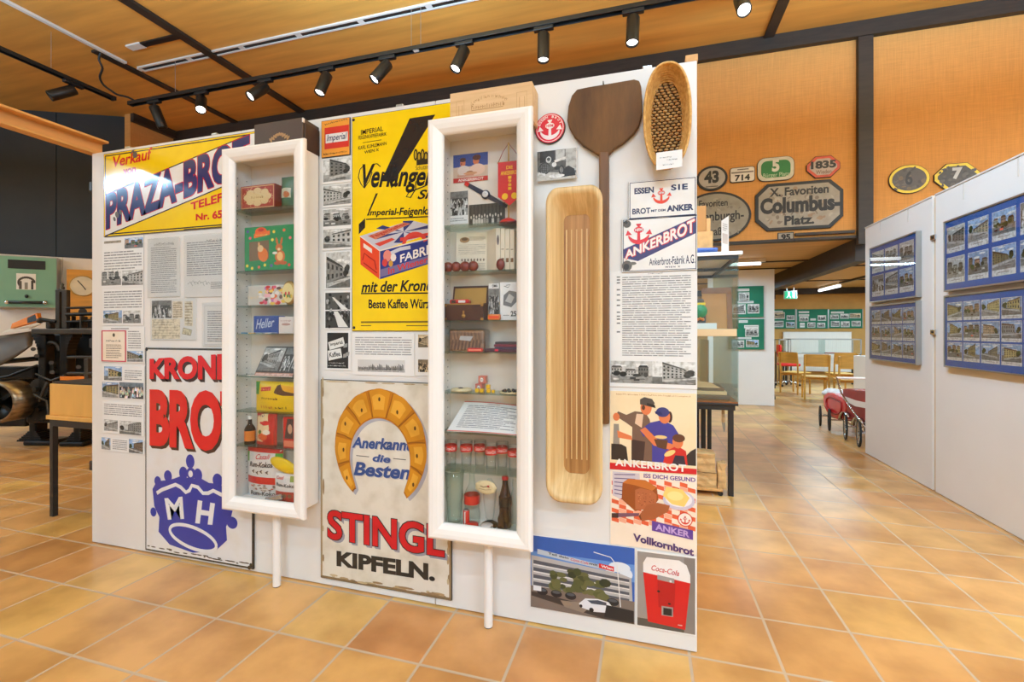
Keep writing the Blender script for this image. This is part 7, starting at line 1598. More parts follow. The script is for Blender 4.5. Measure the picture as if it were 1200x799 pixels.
# under the table: board on castors with logs and blocks, hanging knife
pz = on_y(840, 585, 4.0).z
r = empty('wheeled_board', (.3, 4.2, 0), 'pale wooden board on castors pushed under the black table', 'trolley')
zc_ = .05; MB().box((-.1, 3.99, zc_), (.66, 4.045, zc_+.05), .004).build('plank', 'pale_wood', r) if False else None
MB().box((.135, 4.08, .036), (.6, 4.5, .055), .003).build('deck', 'light_timber', r)
for x in (.18, .585):
    for y in (4.1, 4.47): MB().cyl((x, y-.012, .019), (x, y+.012, .019), .019, 18).box((x-.01, y-.014, .02), (x+.01, y+.014, .036), .002).build('castor', 'black_plastic', r)
o = MB().box((-.0, 3.86, 0.001), (.625, 3.95, .035), .004).build('timber_batten', 'pale_wood', None, (.3, 4, 0)); tag(o, 'pale timber batten lying on the floor before the black table', 'batten')
def stone(px0, px1, py0, py1, y, z, name, m, label, cat, group, dy=.16, seed=0):
    a, b_ = on_y(px0, py0, y), on_y(px1, py1, y); bm = bmesh.new(); bmesh.ops.create_cube(bm, size=1); bmesh.ops.subdivide_edges(bm, edges=bm.edges, cuts=3, use_grid_fill=True); rd = random.Random(seed)
    h = a.z-z
    for v in bm.verts: v.co = Vector(((a.x+b_.x)/2+v.co.x*(b_.x-a.x)*.96, y+dy/2+v.co.y*dy, z+h/2+v.co.z*h))+Vector((rd.uniform(-.006, .006), rd.uniform(-.006, .006), rd.uniform(-.005, .005) if v.co.z > -.45 else 0))
    o = MB().bm(bm).build(name, m, None, ((a.x+b_.x)/2, y, z)); tag(o, label, cat, group); return o
z = .0556
o1 = stone(812, 840, 553, 570, 4.1, z, 'wood_block', 'rough_log', 'wide rough wood block lying on the wheeled board', 'wood block', 'rough blocks under the table', .2, 1)
zz = max((o1.matrix_world @ v.co).z for v in o1.data.vertices)+world_loc(o1).z*0+.001
zz = max(v.co.z for v in o1.data.vertices)+o1.location.z+.001
stone(816, 839, 531, 552, 4.11, zz, 'wood_block', 'rough_log', 'upper rough wood block standing on the wide block', 'wood block', 'rough blocks under the table', .18, 2)
stone(841, 851, 543, 572, 4.09, z, 'wood_block', 'rough_log', 'upright rough wood block at the right end of the wheeled board', 'wood block', 'rough blocks under the table', .1, 3)
a = on_y(847.5, 475, 4.2); b_ = on_y(848.5, 505, 4.2)
r = empty('hanging_knife', (a.x, 4.2, zt-.06), 'knife with a pale wooden handle hanging under the tabletop', 'knife')
MB().tube([(a.x, 4.2, zt-.0215), (a.x, 4.2, zt-.05)], .002, 6).build('cord', 'black_plastic', r)
MB().box((a.x-.012, 4.19, on_y(848, 495, 4.2).z), (a.x+.012, 4.21, zt-.05), .006).build('handle', 'pale_wood', r)
zq = on_y(848, 495, 4.2).z; MB().prism([(a.x-.012, 4.198, zq), (a.x+.016, 4.198, zq), (a.x+.016, 4.198, b_.z+.01), (a.x+.004, 4.198, b_.z-.01)], (0, .004, 0)).build('blade', 'aluminium', r)

# ------------------------------------------------------------------ the low room behind
YM = 9.26
a, b_ = on_y(907.5, 317, YM), on_y(850, 317, YM)
o = MB().box((b_.x-.3, YM, .004), (a.x, YM+.04, 2.47), .002).build('exhibition_board', 'white_board', None, (a.x-.5, YM, 0)); tag(o, 'white display panel with two green boards at the entrance of the low room', 'display panel')
for py in (346, 348.5, 453, 466): 
    z = on_y(907, py, YM).z; MB().box((a.x+.001, YM+.002, z-.03), (a.x+.02, YM+.03, z+.03), .003).build('clip', 'black_metal', o)
def green_board(label, px, Y, seed, layout):
    (a, b_) = on_y(px[0], px[1], Y), on_y(px[2], px[3], Y)
    x0, x1, z0, z1 = a.x, b_.x, b_.z, a.z
    r = empty('photo_board', ((x0+x1)/2, Y, z0), label, 'photo board')
    MB().box((x0, Y-.03, z0), (x1, Y-.0006, z1), .002).build('backing', 'green_felt', r)
    MB().box((x1-.001, Y-.035, z0), (x1+.012, Y-.0006, z1), .001).box((x0-.012, Y-.035, z0), (x0+.001, Y-.0006, z1), .001).build('edge_strip', 'aluminium', r)
    for i, (u0, v0, u1, v1, k) in enumerate(layout):
        p = Print((0, Y-.03, 0)); q_ = (x0+u0*(x1-x0), z0+v0*(z1-z0), x0+u1*(x1-x0), z0+v1*(z1-z0))
        p.rect(*q_, (222, 222, 220), 0)
        W, H = q_[2]-q_[0], q_[3]-q_[1]
        if k == 't': p.rect(q_[0]+.05*W, q_[1]+.35*H, q_[2]-.05*W, q_[1]+.65*H, (180, 182, 180), 1)
        else: p.photo(q_[0]+.01, q_[1]+.1*H, q_[2]-.01, q_[3]-.01, seed*10+i, {'p': 'bw', 'c': 'col', 's': 'sepia'}[k], 1)
        p.build('photograph' if k != 't' else 'caption', r)
green_board('upper green board on the white panel at the entrance of the low room', (853, 336, 894.5, 371.5), YM, 5, ((.25, .84, .6, .92, 't'), (.3, .5, .6, .8, 'p'), (.25, .45, .72, .52, 't'), (.12, .1, .5, .42, 'p'), (.55, .12, .88, .42, 'p')))
green_board('lower green board on the white panel at the entrance of the low room', (853, 374, 895, 409.5), YM, 6, ((.3, .88, .55, .96, 't'), (.45, .7, .85, .8, 't'), (.48, .42, .85, .7, 'p'), (.2, .34, .65, .4, 't'), (.12, .06, .45, .3, 'p'), (.5, .08, .85, .32, 'c')))
L_ = ((.06, .8, .4, .9, 't'), (.06, .64, .4, .74, 't'), (.08, .38, .38, .62, 'p'), (.44, .42, .62, .52, 't'), (.68, .4, .95, .68, 'p'), (.1, .06, .26, .3, 't'), (.34, .06, .6, .32, 'p'), (.66, .06, .92, .3, 'p'))
green_board('left of the three green boards on the back wall of the low room', (896, 362.5, 931.5, 385), YB, 7, ((.3, .82, .6, .92, 't'), (.3, .5, .66, .84, 's'), (.72, .44, .98, .68, 'p'), (.3, .08, .62, .4, 'p'), (.7, .06, .98, .34, 'c')))
green_board('middle of the three green boards on the back wall of the low room', (933.5, 362.5, 969.5, 385), YB, 8, L_)
green_board('right of the three green boards on the back wall of the low room', (971, 362.5, 1010, 384.5), YB, 9, ((.06, .78, .45, .88, 't'), (.04, .48, .3, .72, 'p'), (.34, .5, .6, .76, 'p'), (.62, .52, .95, .78, 's'), (.06, .08, .32, .38, 'p'), (.36, .06, .62, .36, 'p'), (.68, .1, .95, .38, 'p')))
# exit sign
mat('exit_green', (30, 150, 104), .4, 0, 0, emit=1.6); mat('exit_white', (236, 250, 244), .4, 0, 0, emit=2.2)
YE = 11.9; a, b_ = on_y(919, 341, YE), on_y(934, 350, YE)
r = empty('exit_sign', ((a.x+b_.x)/2, YE, b_.z), 'small lit green escape sign hanging under the low ceiling', 'sign')
MB().box((a.x, YE, b_.z), (b_.x, YE+.05, a.z), .004).build('housing', 'white_metal', r); MB().box((a.x+.008, YE-.004, b_.z+.008), (b_.x-.008, YE-.0005, a.z-.008)).build('face', 'exit_green', r)
W, H = b_.x-a.x, a.z-b_.z; b = MB(); y = YE-.0055
def sq(u0, v0, u1, v1): b.box((a.x+u0*W, y, b_.z+v0*H), (a.x+u1*W, YE-.0042, b_.z+v1*H))
sq(.66, .15, .84, .85); b.ball((a.x+.36*W, y, b_.z+.76*H), .022, (1, .1, 1), 10); b.prism([(a.x+.3*W, y, b_.z+.4*H), (a.x+.42*W, y, b_.z+.38*H), (a.x+.42*W, y, b_.z+.66*H), (a.x+.32*W, y, b_.z+.66*H)], (0, .001, 0)); b.prism([(a.x+.18*W, y, b_.z+.15*H), (a.x+.24*W, y, b_.z+.14*H), (a.x+.38*W, y, b_.z+.42*H), (a.x+.3*W, y, b_.z+.42*H)], (0, .001, 0)); b.prism([(a.x+.36*W, y, b_.z+.42*H), (a.x+.42*W, y, b_.z+.42*H), (a.x+.54*W, y, b_.z+.14*H), (a.x+.48*W, y, b_.z+.14*H)], (0, .001, 0))
b.build('pictogram', 'exit_white', r)
for x in (a.x+.06, b_.x-.06): MB().cyl((x, YE+.025, a.z), (x, YE+.025, ZL), .006, 8).build('hanger_rod', 'aluminium', r)
# radiator
a, b_ = on_y(918, 389, YB-.1), on_y(998, 389, YB-.1)
r = empty('radiator', ((a.x+b_.x)/2, YB-.06, .25), 'white panel radiator under the green boards', 'radiator')
b = MB(); b.box((a.x, YB-.1, .25), (b_.x, YB-.03, 1.32), .006); x = a.x+.03
while x < b_.x-.04: b.box((x, YB-.108, .3), (x+.022, YB-.099, 1.27), .004); x += .05
b.build('panel', 'white_lacquer', r); MB().box((a.x-.005, YB-.11, 1.3205), (b_.x+.005, YB-.02, 1.335), .002).build('top_grille', 'white_metal', r)
for x in (a.x+.2, b_.x-.2): MB().box((x-.02, YB-.028, .5), (x+.02, YB-.0006, .56)).build('bracket', 'white_metal', r)
# table vitrines before the radiator
def table_case(label, x0, x1, y0, y1, z0, z1, items):
    r = empty('table_vitrine', ((x0+x1)/2, (y0+y1)/2, 0), label, 'showcase')
    t = .025; b = MB()
    for x in (x0, x1-t):
        for y in (y0, y1-t): b.box((x, y, z0), (x+t, y+t, z1))
    for z in (z0, z1-t): b.box((x0, y0, z), (x1, y0+t, z+t)); b.box((x0, y1-t, z), (x1, y1, z+t)); b.box((x0, y0, z), (x0+t, y1, z+t)); b.box((x1-t, y0, z), (x1, y1, z+t))
    b.build('frame', 'aluminium', r); MB().box((x0+t, y0+t, z0+.004), (x1-t, y1-t, z0+.014)).build('floor_board', 'white_lacquer', r)
    MB().box((x0+t, y0+.008, z0+t), (x1-t, y0+.012, z1-t)).build('pane', 'vitrine_glass', r); MB().box((x0+t, y0+t, z1-.012), (x1-t, y1-t, z1-.008)).build('pane', 'vitrine_glass', r); MB().box(((x0+x1)/2, y0+.02, z0+t), ((x0+x1)/2+.006, y1-.02, z1-t)).build('divider', 'vitrine_glass', r)
    for x in (x0+.01, x1-.04):
        for y in (y0+.01, y1-.04): MB().box((x, y, 0), (x+.03, y+.03, z0)).build('leg', 'black_steel', r)
    for (f, w_, m, lab) in items:
        x = x0+f*(x1-x0); o = MB().box((x, y0+.1, z0+.0146), (x+w_, y0+.3, z0+.04), .006).build('exhibit', m, None, (x, y0+.2, z0)); tag(o, lab, 'exhibit')
y_ = 13.1; a, b_ = on_y(926, 397, y_), on_y(1010, 397, y_)
table_case('long table vitrine with an aluminium frame before the radiator', a.x, b_.x, y_, y_+.5, on_y(960, 415, y_).z, on_y(960, 397, y_).z, ((.55, .35, 'red_tin', 'reddish exhibit in the middle of the long table vitrine'), (.78, .25, 'amber', 'orange exhibit at the right end of the long table vitrine'), (.06, .2, 'pale_card', 'pale exhibit at the left end of the long table vitrine')))
a, b_ = on_y(912.5, 397, y_+.1), on_y(924.5, 397, y_+.1)
table_case('small table vitrine left of the long one', a.x, b_.x, y_+.1, y_+.5, on_y(918, 413, y_+.1).z, on_y(918, 397.5, y_+.1).z, ((.6, .05, 'red_tin', 'red exhibit in the small table vitrine'),))
# wooden chairs
mat('beech', (216, 166, 80), .4, 0, .07, 3, (1, 1, 8))
def chair_proto(name, label):
    r = empty(name, (0, 0, 0), label, 'chair', 'wooden chairs of the low room')
    MB().box((-.21, -.2, .44), (.21, .22, .465), .012).build('seat', 'beech', r)
    b = MB(); lo = []
    for k in range(9):
        u = -1+k/4; y = -.2-.03*(1-u*u); lo.append([(u*.2, y-.006, .66), (u*.2, y+.006, .66), (u*.2, y+.006-.02, .9), (u*.2, y-.006-.02, .9)])
    b.loft(lo, True, True).build('backrest', 'beech', r)
    for s_ in (-1, 1):
        MB().tube([(s_*.2, -.2, 0), (s_*.2, -.19, .45), (s_*.205, -.21, .7), (s_*.205, -.235, .89)], .018, 8).build('leg', 'beech', r)
        MB().tube([(s_*.19, .2, 0), (s_*.19, .19, .44)], .018, 8).build('leg', 'beech', r)
        MB().bar((s_*.195, -.19, .4), (s_*.19, .19, .4), .02, .045).build('side_rail', 'beech', r)
    MB().bar((-.19, .19, .4), (.19, .19, .4), .02, .045, (0, 0, 1)).build('front_rail', 'beech', r)
    return r
proto = chair_proto('wooden_chair', 'x')
CH = ((3.12, 11.35, -.9, 'leftmost beech chair, seen almost from the side, in the low room'), (3.22, 10.45, -.15, 'second beech chair from the left, its back turned to the viewer'), (3.62, 9.95, -.1, 'third beech chair from the left, the nearest one'), (3.95, 11.3, .1, 'beech chair further back, before the long table vitrine'), (4.15, 10.2, .05, 'rightmost beech chair, partly behind the right hand panel'))
for i, (x, y, rz, lab) in enumerate(CH):
    c = proto if i == 0 else copy_tree(proto)
    c.location = (x, y, 0); c.rotation_euler = (0, 0, rz); c['label'] = lab
# red swivel chair
x, y = 3.34, 12.7
r = empty('swivel_chair', (x, y, 0), 'red swivel chair on a chrome base beside the white panel in the low room', 'chair')
MB().box((x-.22, y-.21, .5), (x+.22, y+.21, .57), .03).build('seat', 'red_plastic', r)
MB().box((x-.23, y-.14, .72), (x-.17, y+.14, 1.02), .025).build('backrest', 'red_plastic', r); MB().tube([(x-.05, y, .5), (x-.24, y, .52), (x-.25, y, .8)], .012, 8).build('back_bar', 'chrome', r); MB().cyl((x, y, .1), (x, y, .5), .022, 14).build('column', 'chrome', r)
for k in range(5):
    a = 2*PI*k/5+.2; MB().tube([(x, y, .12), (x+.27*math.cos(a), y+.27*math.sin(a), .07)], [.022, .014], 8).build('foot', 'chrome', r); MB().ball((x+.27*math.cos(a), y+.27*math.sin(a), .03), .03, n=12).build('castor', 'black_plastic', r)
# white cupboard behind the right hand panel
a, b_ = on_y(1006, 418, 8.3), on_y(1006, 456, 8.3)
a.x += .12; r = empty('cupboard', (a.x+.3, 8.5, 0), 'white low cupboard just behind the edge of the right hand panel', 'cupboard')
MB().box((a.x, 8.3, 0), (a.x+.6, 8.8, a.z), .004).build('body', 'white_lacquer', r); MB().box((a.x+.004, 8.284, .06), (a.x+.596, 8.299, a.z-.01), .002).build('door', 'white_lacquer', r); MB().box((a.x+.03, 8.27, a.z*.55), (a.x+.045, 8.284, a.z*.7), .003).build('handle', 'black_plastic', r)
# red pram
mat('pram_red', (200, 32, 36), .35, 0, .06, 3, coat=.3); mat('pram_dark_red', (150, 28, 30), .4); mat('linen', (216, 218, 222), .8, 0, .03, 20, bump=.3); mat('rubber', (24, 24, 24), .7)
XS = 2.40
def ps(px, py, dx=0.0): return on_x(px, py, XS+dx)
r = empty('doll_pram', (XS+.2, 6.9, 0), 'red pram with white bedding and a white stripe, half behind the right hand panel', 'pram')
pan = [ps(*q_) for q_ in ((964.3, 468), (965.5, 462.5), (969, 459.8), (974, 460.5), (981, 464), (988, 468), (991, 471), (991.5, 478), (990.5, 486), (987, 490.5), (981, 491.5), (974, 488.5), (968.5, 483), (965.3, 476))]
MB().prism(pan, (.38, 0, 0), .02).build('hood', 'pram_red', r)
cy = sum(v.y for v in pan)/len(pan); cz = sum(v.z for v in pan)/len(pan)
inn = [Vector((XS-.004, cy+(v.y-cy)*.66, cz+(v.z-cz)*.62)) for v in pan]
MB().tube(inn, .012, 8, closed=True).build('piping', 'pram_dark_red', r)
bd = [ps(*q_) for q_ in ((987, 470), (986, 455.5), (992, 455), (1003, 457), (1018, 458), (1030, 462), (1032, 486), (1022, 494), (1004, 492), (991, 488))]
MB().prism([v+Vector((.01, 0, 0)) for v in bd], (.36, 0, 0), .015).build('body', 'pram_dark_red', r)
st = [ps(*q_, -.003) for q_ in ((990, 464.5), (1002, 469), (1030, 475), (1030, 481), (1002, 476), (991, 470))]
MB().prism(st, (.008, 0, 0), .001).build('white_stripe', 'white_lacquer', r)
b = MB(); rd = random.Random(12)
for k in range(9):
    q_ = ps(971+k*2.1, 460.5+.3*k-(k % 2)*1.2, .12+.05*(k % 3)); b.ball(q_, .07, (1.3, 1, .6+.3*(k % 2)), 12)
b.build('bedding', 'linen', r)
h0, h1, h2 = ps(1014, 501, -.03), ps(997, 478, -.03), ps(986, 461, -.03); h3 = ps(980.5, 442.5, -.02)
for dx in (0, .44): MB().tube([v+Vector((dx, 0, 0)) for v in (h0, h1, h2, h3)], .011, 8).build('handle_tube', 'chrome', r)
MB().cyl(h3, h3+Vector((.44, 0, 0)), .014, 10).build('handle_grip', 'white_lacquer', r)
W_ = ((965.3, 499.2, .145, 'black'), (976, 505, .15, 'black'), (989.5, 515, .165, 'chrome'), (1003.5, 523.5, .165, 'chrome'))
for (px, py, R_, k) in W_:
    g = on_z(px, py, 0)
    for dx in (0, .42):
        c = Vector((XS-.02+dx, g.y, R_)); Mx = Matrix.Rotation(-.25, 3, 'Z')
        wl = empty('wheel', c); wl.parent = r; wl.location = c-world_loc(r)
        b = MB(); b.tube([c+Mx @ Vector((0, (R_-.012)*math.cos(2*PI*j/32), (R_-.012)*math.sin(2*PI*j/32))) for j in range(32)], .012, 8, closed=True); b.build('tyre', 'rubber', wl)
        b = MB(); b.tube([c+Mx @ Vector((0, (R_-.026)*math.cos(2*PI*j/32), (R_-.026)*math.sin(2*PI*j/32))) for j in range(32)], .007, 6, closed=True)
        for j in range(10 if k == 'chrome' else 4): a = 2*PI*j/(10 if k == 'chrome' else 4); b.tube([c, c+Mx @ Vector((0, (R_-.026)*math.cos(a), (R_-.026)*math.sin(a)))], .003 if k == 'chrome' else .007, 6)
        b.cyl(c-Mx @ Vector((.015, 0, 0)), c+Mx @ Vector((.015, 0, 0)), .018, 12); b.build('rim', 'chrome' if k == 'chrome' else 'black_metal', wl)
    if k == 'chrome':
        c = Vector((XS-.02, g.y, R_)); b = MB(); lo = []
        for j in range(9):
            a = PI*.1+PI*.62*j/8; lo.append([c+Vector((dx, -(R_+.012)*math.cos(a)*-1, (R_+.012)*math.sin(a))) for dx in (-.022, .022)]+[c+Vector((dx, (R_+.016)*math.cos(a), (R_+.016)*math.sin(a))) for dx in (.022, -.022)])
        b.loft(lo, True, True, True).build('mudguard', 'chrome', r)
g0, g1 = on_z(965.3, 499.2, 0).y, on_z(1003.5, 523.5, 0).y
for dx in (0.03, .37): MB().tube([(XS+dx, g0, .16), (XS+dx, (g0+g1)/2, .21), (XS+dx, g1, .17)], .012, 8).build('chassis_tube', 'chrome', r)
for (px, py, R_, k) in W_: y = on_z(px, py, 0).y; MB().cyl((XS-.02, y, R_), (XS+.4, y, R_), .009, 8).build('axle', 'chrome', r)
MB().tube([(XS+.03, 7.2, .2), (XS+.03, 7.2, .36)], .01, 8).tube([(XS+.37, 7.2, .2), (XS+.37, 7.2, .36)], .01, 8).tube([(XS+.03, 6.5, .2), (XS+.03, 6.5, .36)], .01, 8).tube([(XS+.37, 6.5, .2), (XS+.37, 6.5, .36)], .01, 8).build('spring', 'chrome', r)
# ------------------------------------------------------------------ left background: printing press, wooden box on its table, panels, clock
Rv = Vector((CS, SN, 0)); Fv = Vector((-SN, CS, 0)); Zv = Vector((0, 0, 1))
def LP(px, py, t):
    d = ray(px, py); return Vector((d.x*t, d.y*t, EYE+d.z*t))
def lbox(b, px0, px1, py0, py1, t, dt, bev=.004):
    """box seen between the pixel bounds with its front at depth t, dt deep"""
    p, q = LP(px0, py1, t), LP(px1, py0, t); d = q-p; wd = d.dot(Rv); h = d.z
    return b.obox(p+Rv*wd/2+Zv*h/2+Fv*dt/2, Rv, Fv, Zv, wd, dt, h, bev)
# white panels standing askew
w0, w1 = Vector((-10.6, 2.95, 0)), Vector((-7.6, 5.78, 0)); wd = (w1-w0).normalized(); wn = Vector((wd.y, -wd.x, 0))
for i in range(3):
    p, q = w0+wd*(i*1.37+.002), w0+wd*((i+1)*1.37-.002)
    o = MB().prism([p+Zv*.004, q+Zv*.004, q-wn*.04+Zv*.004, p-wn*.04+Zv*.004], (0, 0, 2.48), .002).build('exhibition_board', 'white_board', None, tuple((p+q)/2)); tag(o, ('leftmost white panel standing askew behind the printing press', 'middle white panel behind the printing press, carrying the green cabinet', 'white panel with the wooden clock behind the printing press')[i], 'display panel', 'white panels behind the press')
def on_w(px, py, d=.0):
    r_ = ray(px, py); t = ((w0+wn*d)-Vector((0, 0, EYE))).dot(wn)/r_.dot(wn); return Vector((r_.x*t, r_.y*t, EYE+r_.z*t))
mat('mint_steel', (120, 168, 148), .4, 0, .03, 3, coat=.2); mat('clock_wood', (214, 152, 60), .4, 0, .06, 3, (1, 1, 8)); mat('clock_dial', (226, 214, 190), .4); mat('ochre_board', (222, 168, 84), .45, 0, .05, 3, (3, 3, .6))
def wbox(px0, px1, py0, py1, d0, d1, bev=.003):
    a, b_ = on_w(px0, py1, d1), on_w(px1, py0, d1); s0, s1 = (a-w0).dot(wd), (b_-w0).dot(wd); z0 = a.z; z1 = b_.z
    return MB().obox(w0+wd*(s0+s1)/2+wn*(d0+d1)/2+Zv*(z0+z1)/2, wd, wn, Zv, s1-s0, d1-d0, z1-z0, bev)
c = on_w(33, 361, .15)
r = empty('wall_cabinet', c, 'mint green steel cabinet front with black handles and a white picture card', 'cabinet')
wbox(-10, 67, 302, 360, .004, .15).build('body', 'aluminium', r); wbox(-10, 66, 303, 359, .1505, .17).build('door', 'mint_steel', r)
wbox(9, 53, 306, 314, .1705, .18).build('slot_plate', 'black_metal', r); wbox(19, 42, 321, 339, .1705, .174).build('picture_card', 'sheet_white', r)
Cc = on_w(31, 331, .1745); p = Print(Cc, wd, Zv); p.N = wn
for k in range(16):
    a = PI*1.15-k*PI*1.1/15; p.rect(.085*math.cos(a)-.012, .075*math.sin(a)-.015, .085*math.cos(a)+.012, .075*math.sin(a)+.015, (70, 66, 64), 0)
p.rect(-.08, -.1, -.05, .02, (90, 84, 80), 0); p.rect(.05, -.1, .075, .03, (60, 56, 54), 0); p.rect(-.02, -.1, .015, .0, (140, 134, 130), 0); p.build('picture', r)
MB().ball(on_w(31, 347, .175), .03, (1, .6, .9), 14).build('lock_knob', 'black_metal', r)
a, b_ = on_w(8, 354, .2), on_w(53, 354.5, .2); MB().tube([a-wn*.03, a, b_, b_-wn*.03], .02, 10).build('handle', 'black_metal', r)
for q_ in (a, b_): MB().ball(q_, .03, n=12).build('handle_end', 'chrome', r)
c = on_w(94, 378, .1)
r = empty('wall_clock', c, 'tall ochre wooden clock case with a round pale dial, behind the press', 'clock')
wbox(78, 118, 317, 378, .004, .1).build('case', 'clock_wood', r)
dc = on_w(97, 335, .102); Mw = wn.to_track_quat('Z', 'Y').to_matrix(); rad = .15
MB().lathe([(rad, 0), (rad*1.08, .006), (rad*1.04, .016), (rad*.97, .01)], dc, 36, M=Mw).build('bezel', 'gold', r); MB().lathe([(1e-5, .004), (rad*.98, .004)], dc, 36, M=Mw).build('dial', 'clock_dial', r)
b = MB()
for ang, l in ((2.2, .1), (-1.0, .07)): b.bar(dc+wn*.008, dc+wn*.008+(wd*math.cos(ang)+Zv*math.sin(ang))*l, .012, .002, tuple(wn))
b.build('hands', 'black_plastic', r)
MB().lathe([(.03, 0), (.05, .006), (.05, .0)], on_w(97, 365, .101), 24, M=Mw).lathe([(1e-5, .003), (.04, .003)], on_w(97, 365, .101), 24, M=Mw).build('winding_knob', 'dark_timber', r)
# printing press
mat('press_iron', (30, 28, 27), .38, .55, .15, 6, bump=.05); mat('press_grey', (66, 62, 58), .4, .6, .12, 6); mat('worn_steel', (140, 124, 104), .28, .85, .2, 9, (1, 1, 4)); mat('sheet_steel', (82, 70, 58), .4, .6, .15, 2, (1, 5, 1)); mat('orange_print', (226, 130, 28), .5)
T0 = 5.25
r = empty('printing_press', LP(55, 523, T0+.4), 'large black iron printing press with a bright steel drum, left of the exhibition wall', 'printing press')
r.location.z = 0
def zf(px, t): return HORIZON+EYE*FPX/t     # pixel row of the floor at depth t
for px0, px1, c0, c1, t in ((26, 62, 33, 41, T0+.15), (68, 97, 85, 94, T0+.1)):
    b = MB(); lbox(b, px0, px1, zf(0, t)-6, zf(0, t), t, .25, .02); lbox(b, c0, c1, 488, zf(0, t)-5, t+.04, .16, .02)
    for k in range(6): lbox(b, c0-(1.6*(k+1)**1.2 if c0 < 50 else 1.6*(k+1)), c1+(1.5*(k+1) if c0 < 50 else .5), zf(0, t)-17+k*2, zf(0, t)-15+k*2.0, t+.04, .16, .004)
    b.build('foot', 'press_iron', r)
b = MB(); lbox(b, 30, 110, 487, 496, T0+.15, .5, .02); lbox(b, 30, 110, 470, 488, T0+.35, .3, .02); b.build('base_beam', 'press_iron', r)
b = MB(); lbox(b, 36, 120, 385, 391.5, T0, .8, .01); b.build('bed_plate', 'press_grey', r)
for (a0, a1) in ((44, 53), (69, 78)):
    b = MB(); lbox(b, a0, a1, 391.5, 470, T0+.06, .12, .015); pts = [LP(a0-(6 if a0 < 50 else -a1+a0-6)-0, 392, T0+.12)]
    sgn = -1 if a0 < 50 else 1
    for k in range(7):
        f = k/6; xx = (a0 if sgn < 0 else a1)+sgn*7*(1-f)**2; lbox(b, min(xx, (a0+a1)/2), max(xx, (a0+a1)/2), 391.5+f*22, 391.5+(f+.17)*22, T0+.06, .12, .002)
    b.build('upright', 'press_iron', r)
b = MB()
for k in range(11):
    a = PI*k/10; p0 = LP(61, 410, T0+.1); q_ = p0+Rv*.085*math.cos(a)+Zv*.09*math.sin(a)
    b.ball(q_, .02, n=8)
b.tube([LP(61, 410, T0+.1)+Rv*.085*math.cos(PI*k/14)+Zv*.09*math.sin(PI*k/14) for k in range(15)], .022, 8); b.build('arch', 'press_grey', r)
b = MB(); lbox(b, 48, 110, 440, 487, T0+.4, .25, .02); lbox(b, 53, 72, 391, 440, T0+.5, .2, .02); lbox(b, 78, 110, 391, 440, T0+.6, .2, .02); b.build('side_frame', 'press_iron', r)
# drum
c0 = LP(-6, 472, T0-.15); ax = Fv.copy(); Md = ax.to_track_quat('Z', 'Y').to_matrix(); RD = .23
MB().lathe([(RD*.86, 0), (RD, 0), (RD, .24), (RD*.9, .26), (RD*.3, .26)], c0, 48, M=Md).build('steel_drum', 'worn_steel', r)
b = MB(); b.lathe([(RD*.86, .002), (RD*.84, .12), (1e-5, .12)], c0, 40, M=Md)
for k in range(5):
    a = 2*PI*k/5; dv = Md @ Vector((math.cos(a), math.sin(a), 0)); b.bar(c0+ax*.05+dv*.03, c0+ax*.05+dv*RD*.86, .04, .03, tuple(ax))
b.cyl(c0-ax*.02, c0+ax*.12, .05, 20); b.build('drum_spider', 'press_iron', r)
# gears and cranks
for i, (px, py, rg_, t) in enumerate(((49, 455, .12, T0+.1), (52, 478, .15, T0+.12), (58, 430, .09, T0+.15), (88, 462, .13, T0+.3))):
    c = LP(px, py, t); b = MB(); Mg = (-Fv).to_track_quat('Z', 'Y').to_matrix(); prof = []
    n = 28; lo0 = []; lo1 = []
    for k in range(n*2): rr_ = rg_*(1 if k % 2 else .9); v = Mg @ Vector((rr_*math.cos(PI*k/n), rr_*math.sin(PI*k/n), 0)); lo0.append(c+v); lo1.append(c+v-Fv*.04)
    b.loft([lo0, lo1], True, True); b.cyl(c-Fv*.09, c, rg_*.22, 14); b.build('gear', 'press_iron' if i % 2 else 'press_grey', r)
b = MB(); b.tube([LP(42, 438, T0), LP(60, 446, T0), LP(76, 440, T0)], .012, 8).tube([LP(46, 470, T0), LP(52, 455, T0-.02), LP(56, 448, T0)], .014, 8).tube([LP(40, 462, T0), LP(55, 470, T0-.02), LP(57, 490, T0)], .012, 8); b.build('crank_rod', 'press_grey', r)
# delivery sheet and boards to the left
lo = []
for k in range(9):
    f = k/8; lo.append([LP(-34+71*f, 398-10*f, T0+.4), LP(-34+72*f, 403-12*f, T0+.25), LP(-34+72*f, 412-16*f+6*math.sin(PI*f), T0+.12), LP(-34+71*f, 424-22*f+8*math.sin(PI*f), T0+.05), LP(-34+70*f, 437-33*f+6*math.sin(PI*f), T0+.02)])
top = lo; bot = [[v+Fv*.012-Zv*.012 for v in l] for l in lo]
b = MB(); b.loft([l+m[::-1] for l, m in zip(top, bot)], True, True, False); b.sm = [True]*len(b.sm); b.build('delivery_sheet', 'sheet_steel', r)
b = MB(); b.tube([LP(-20, 446, T0), LP(10, 441, T0), LP(44, 428, T0+.1)], .016, 8).tube([LP(-20, 426, T0+.3), LP(44, 420, T0+.3)], .03, 10); b.build('feed_roller', 'press_iron', r)
b = MB(); lbox(b, -20, 40, 430, 444, T0+.35, .2, .02); lbox(b, -20, 30, 444, 500, T0+.5, .2, .02); b.build('rear_frame', 'press_iron', r)
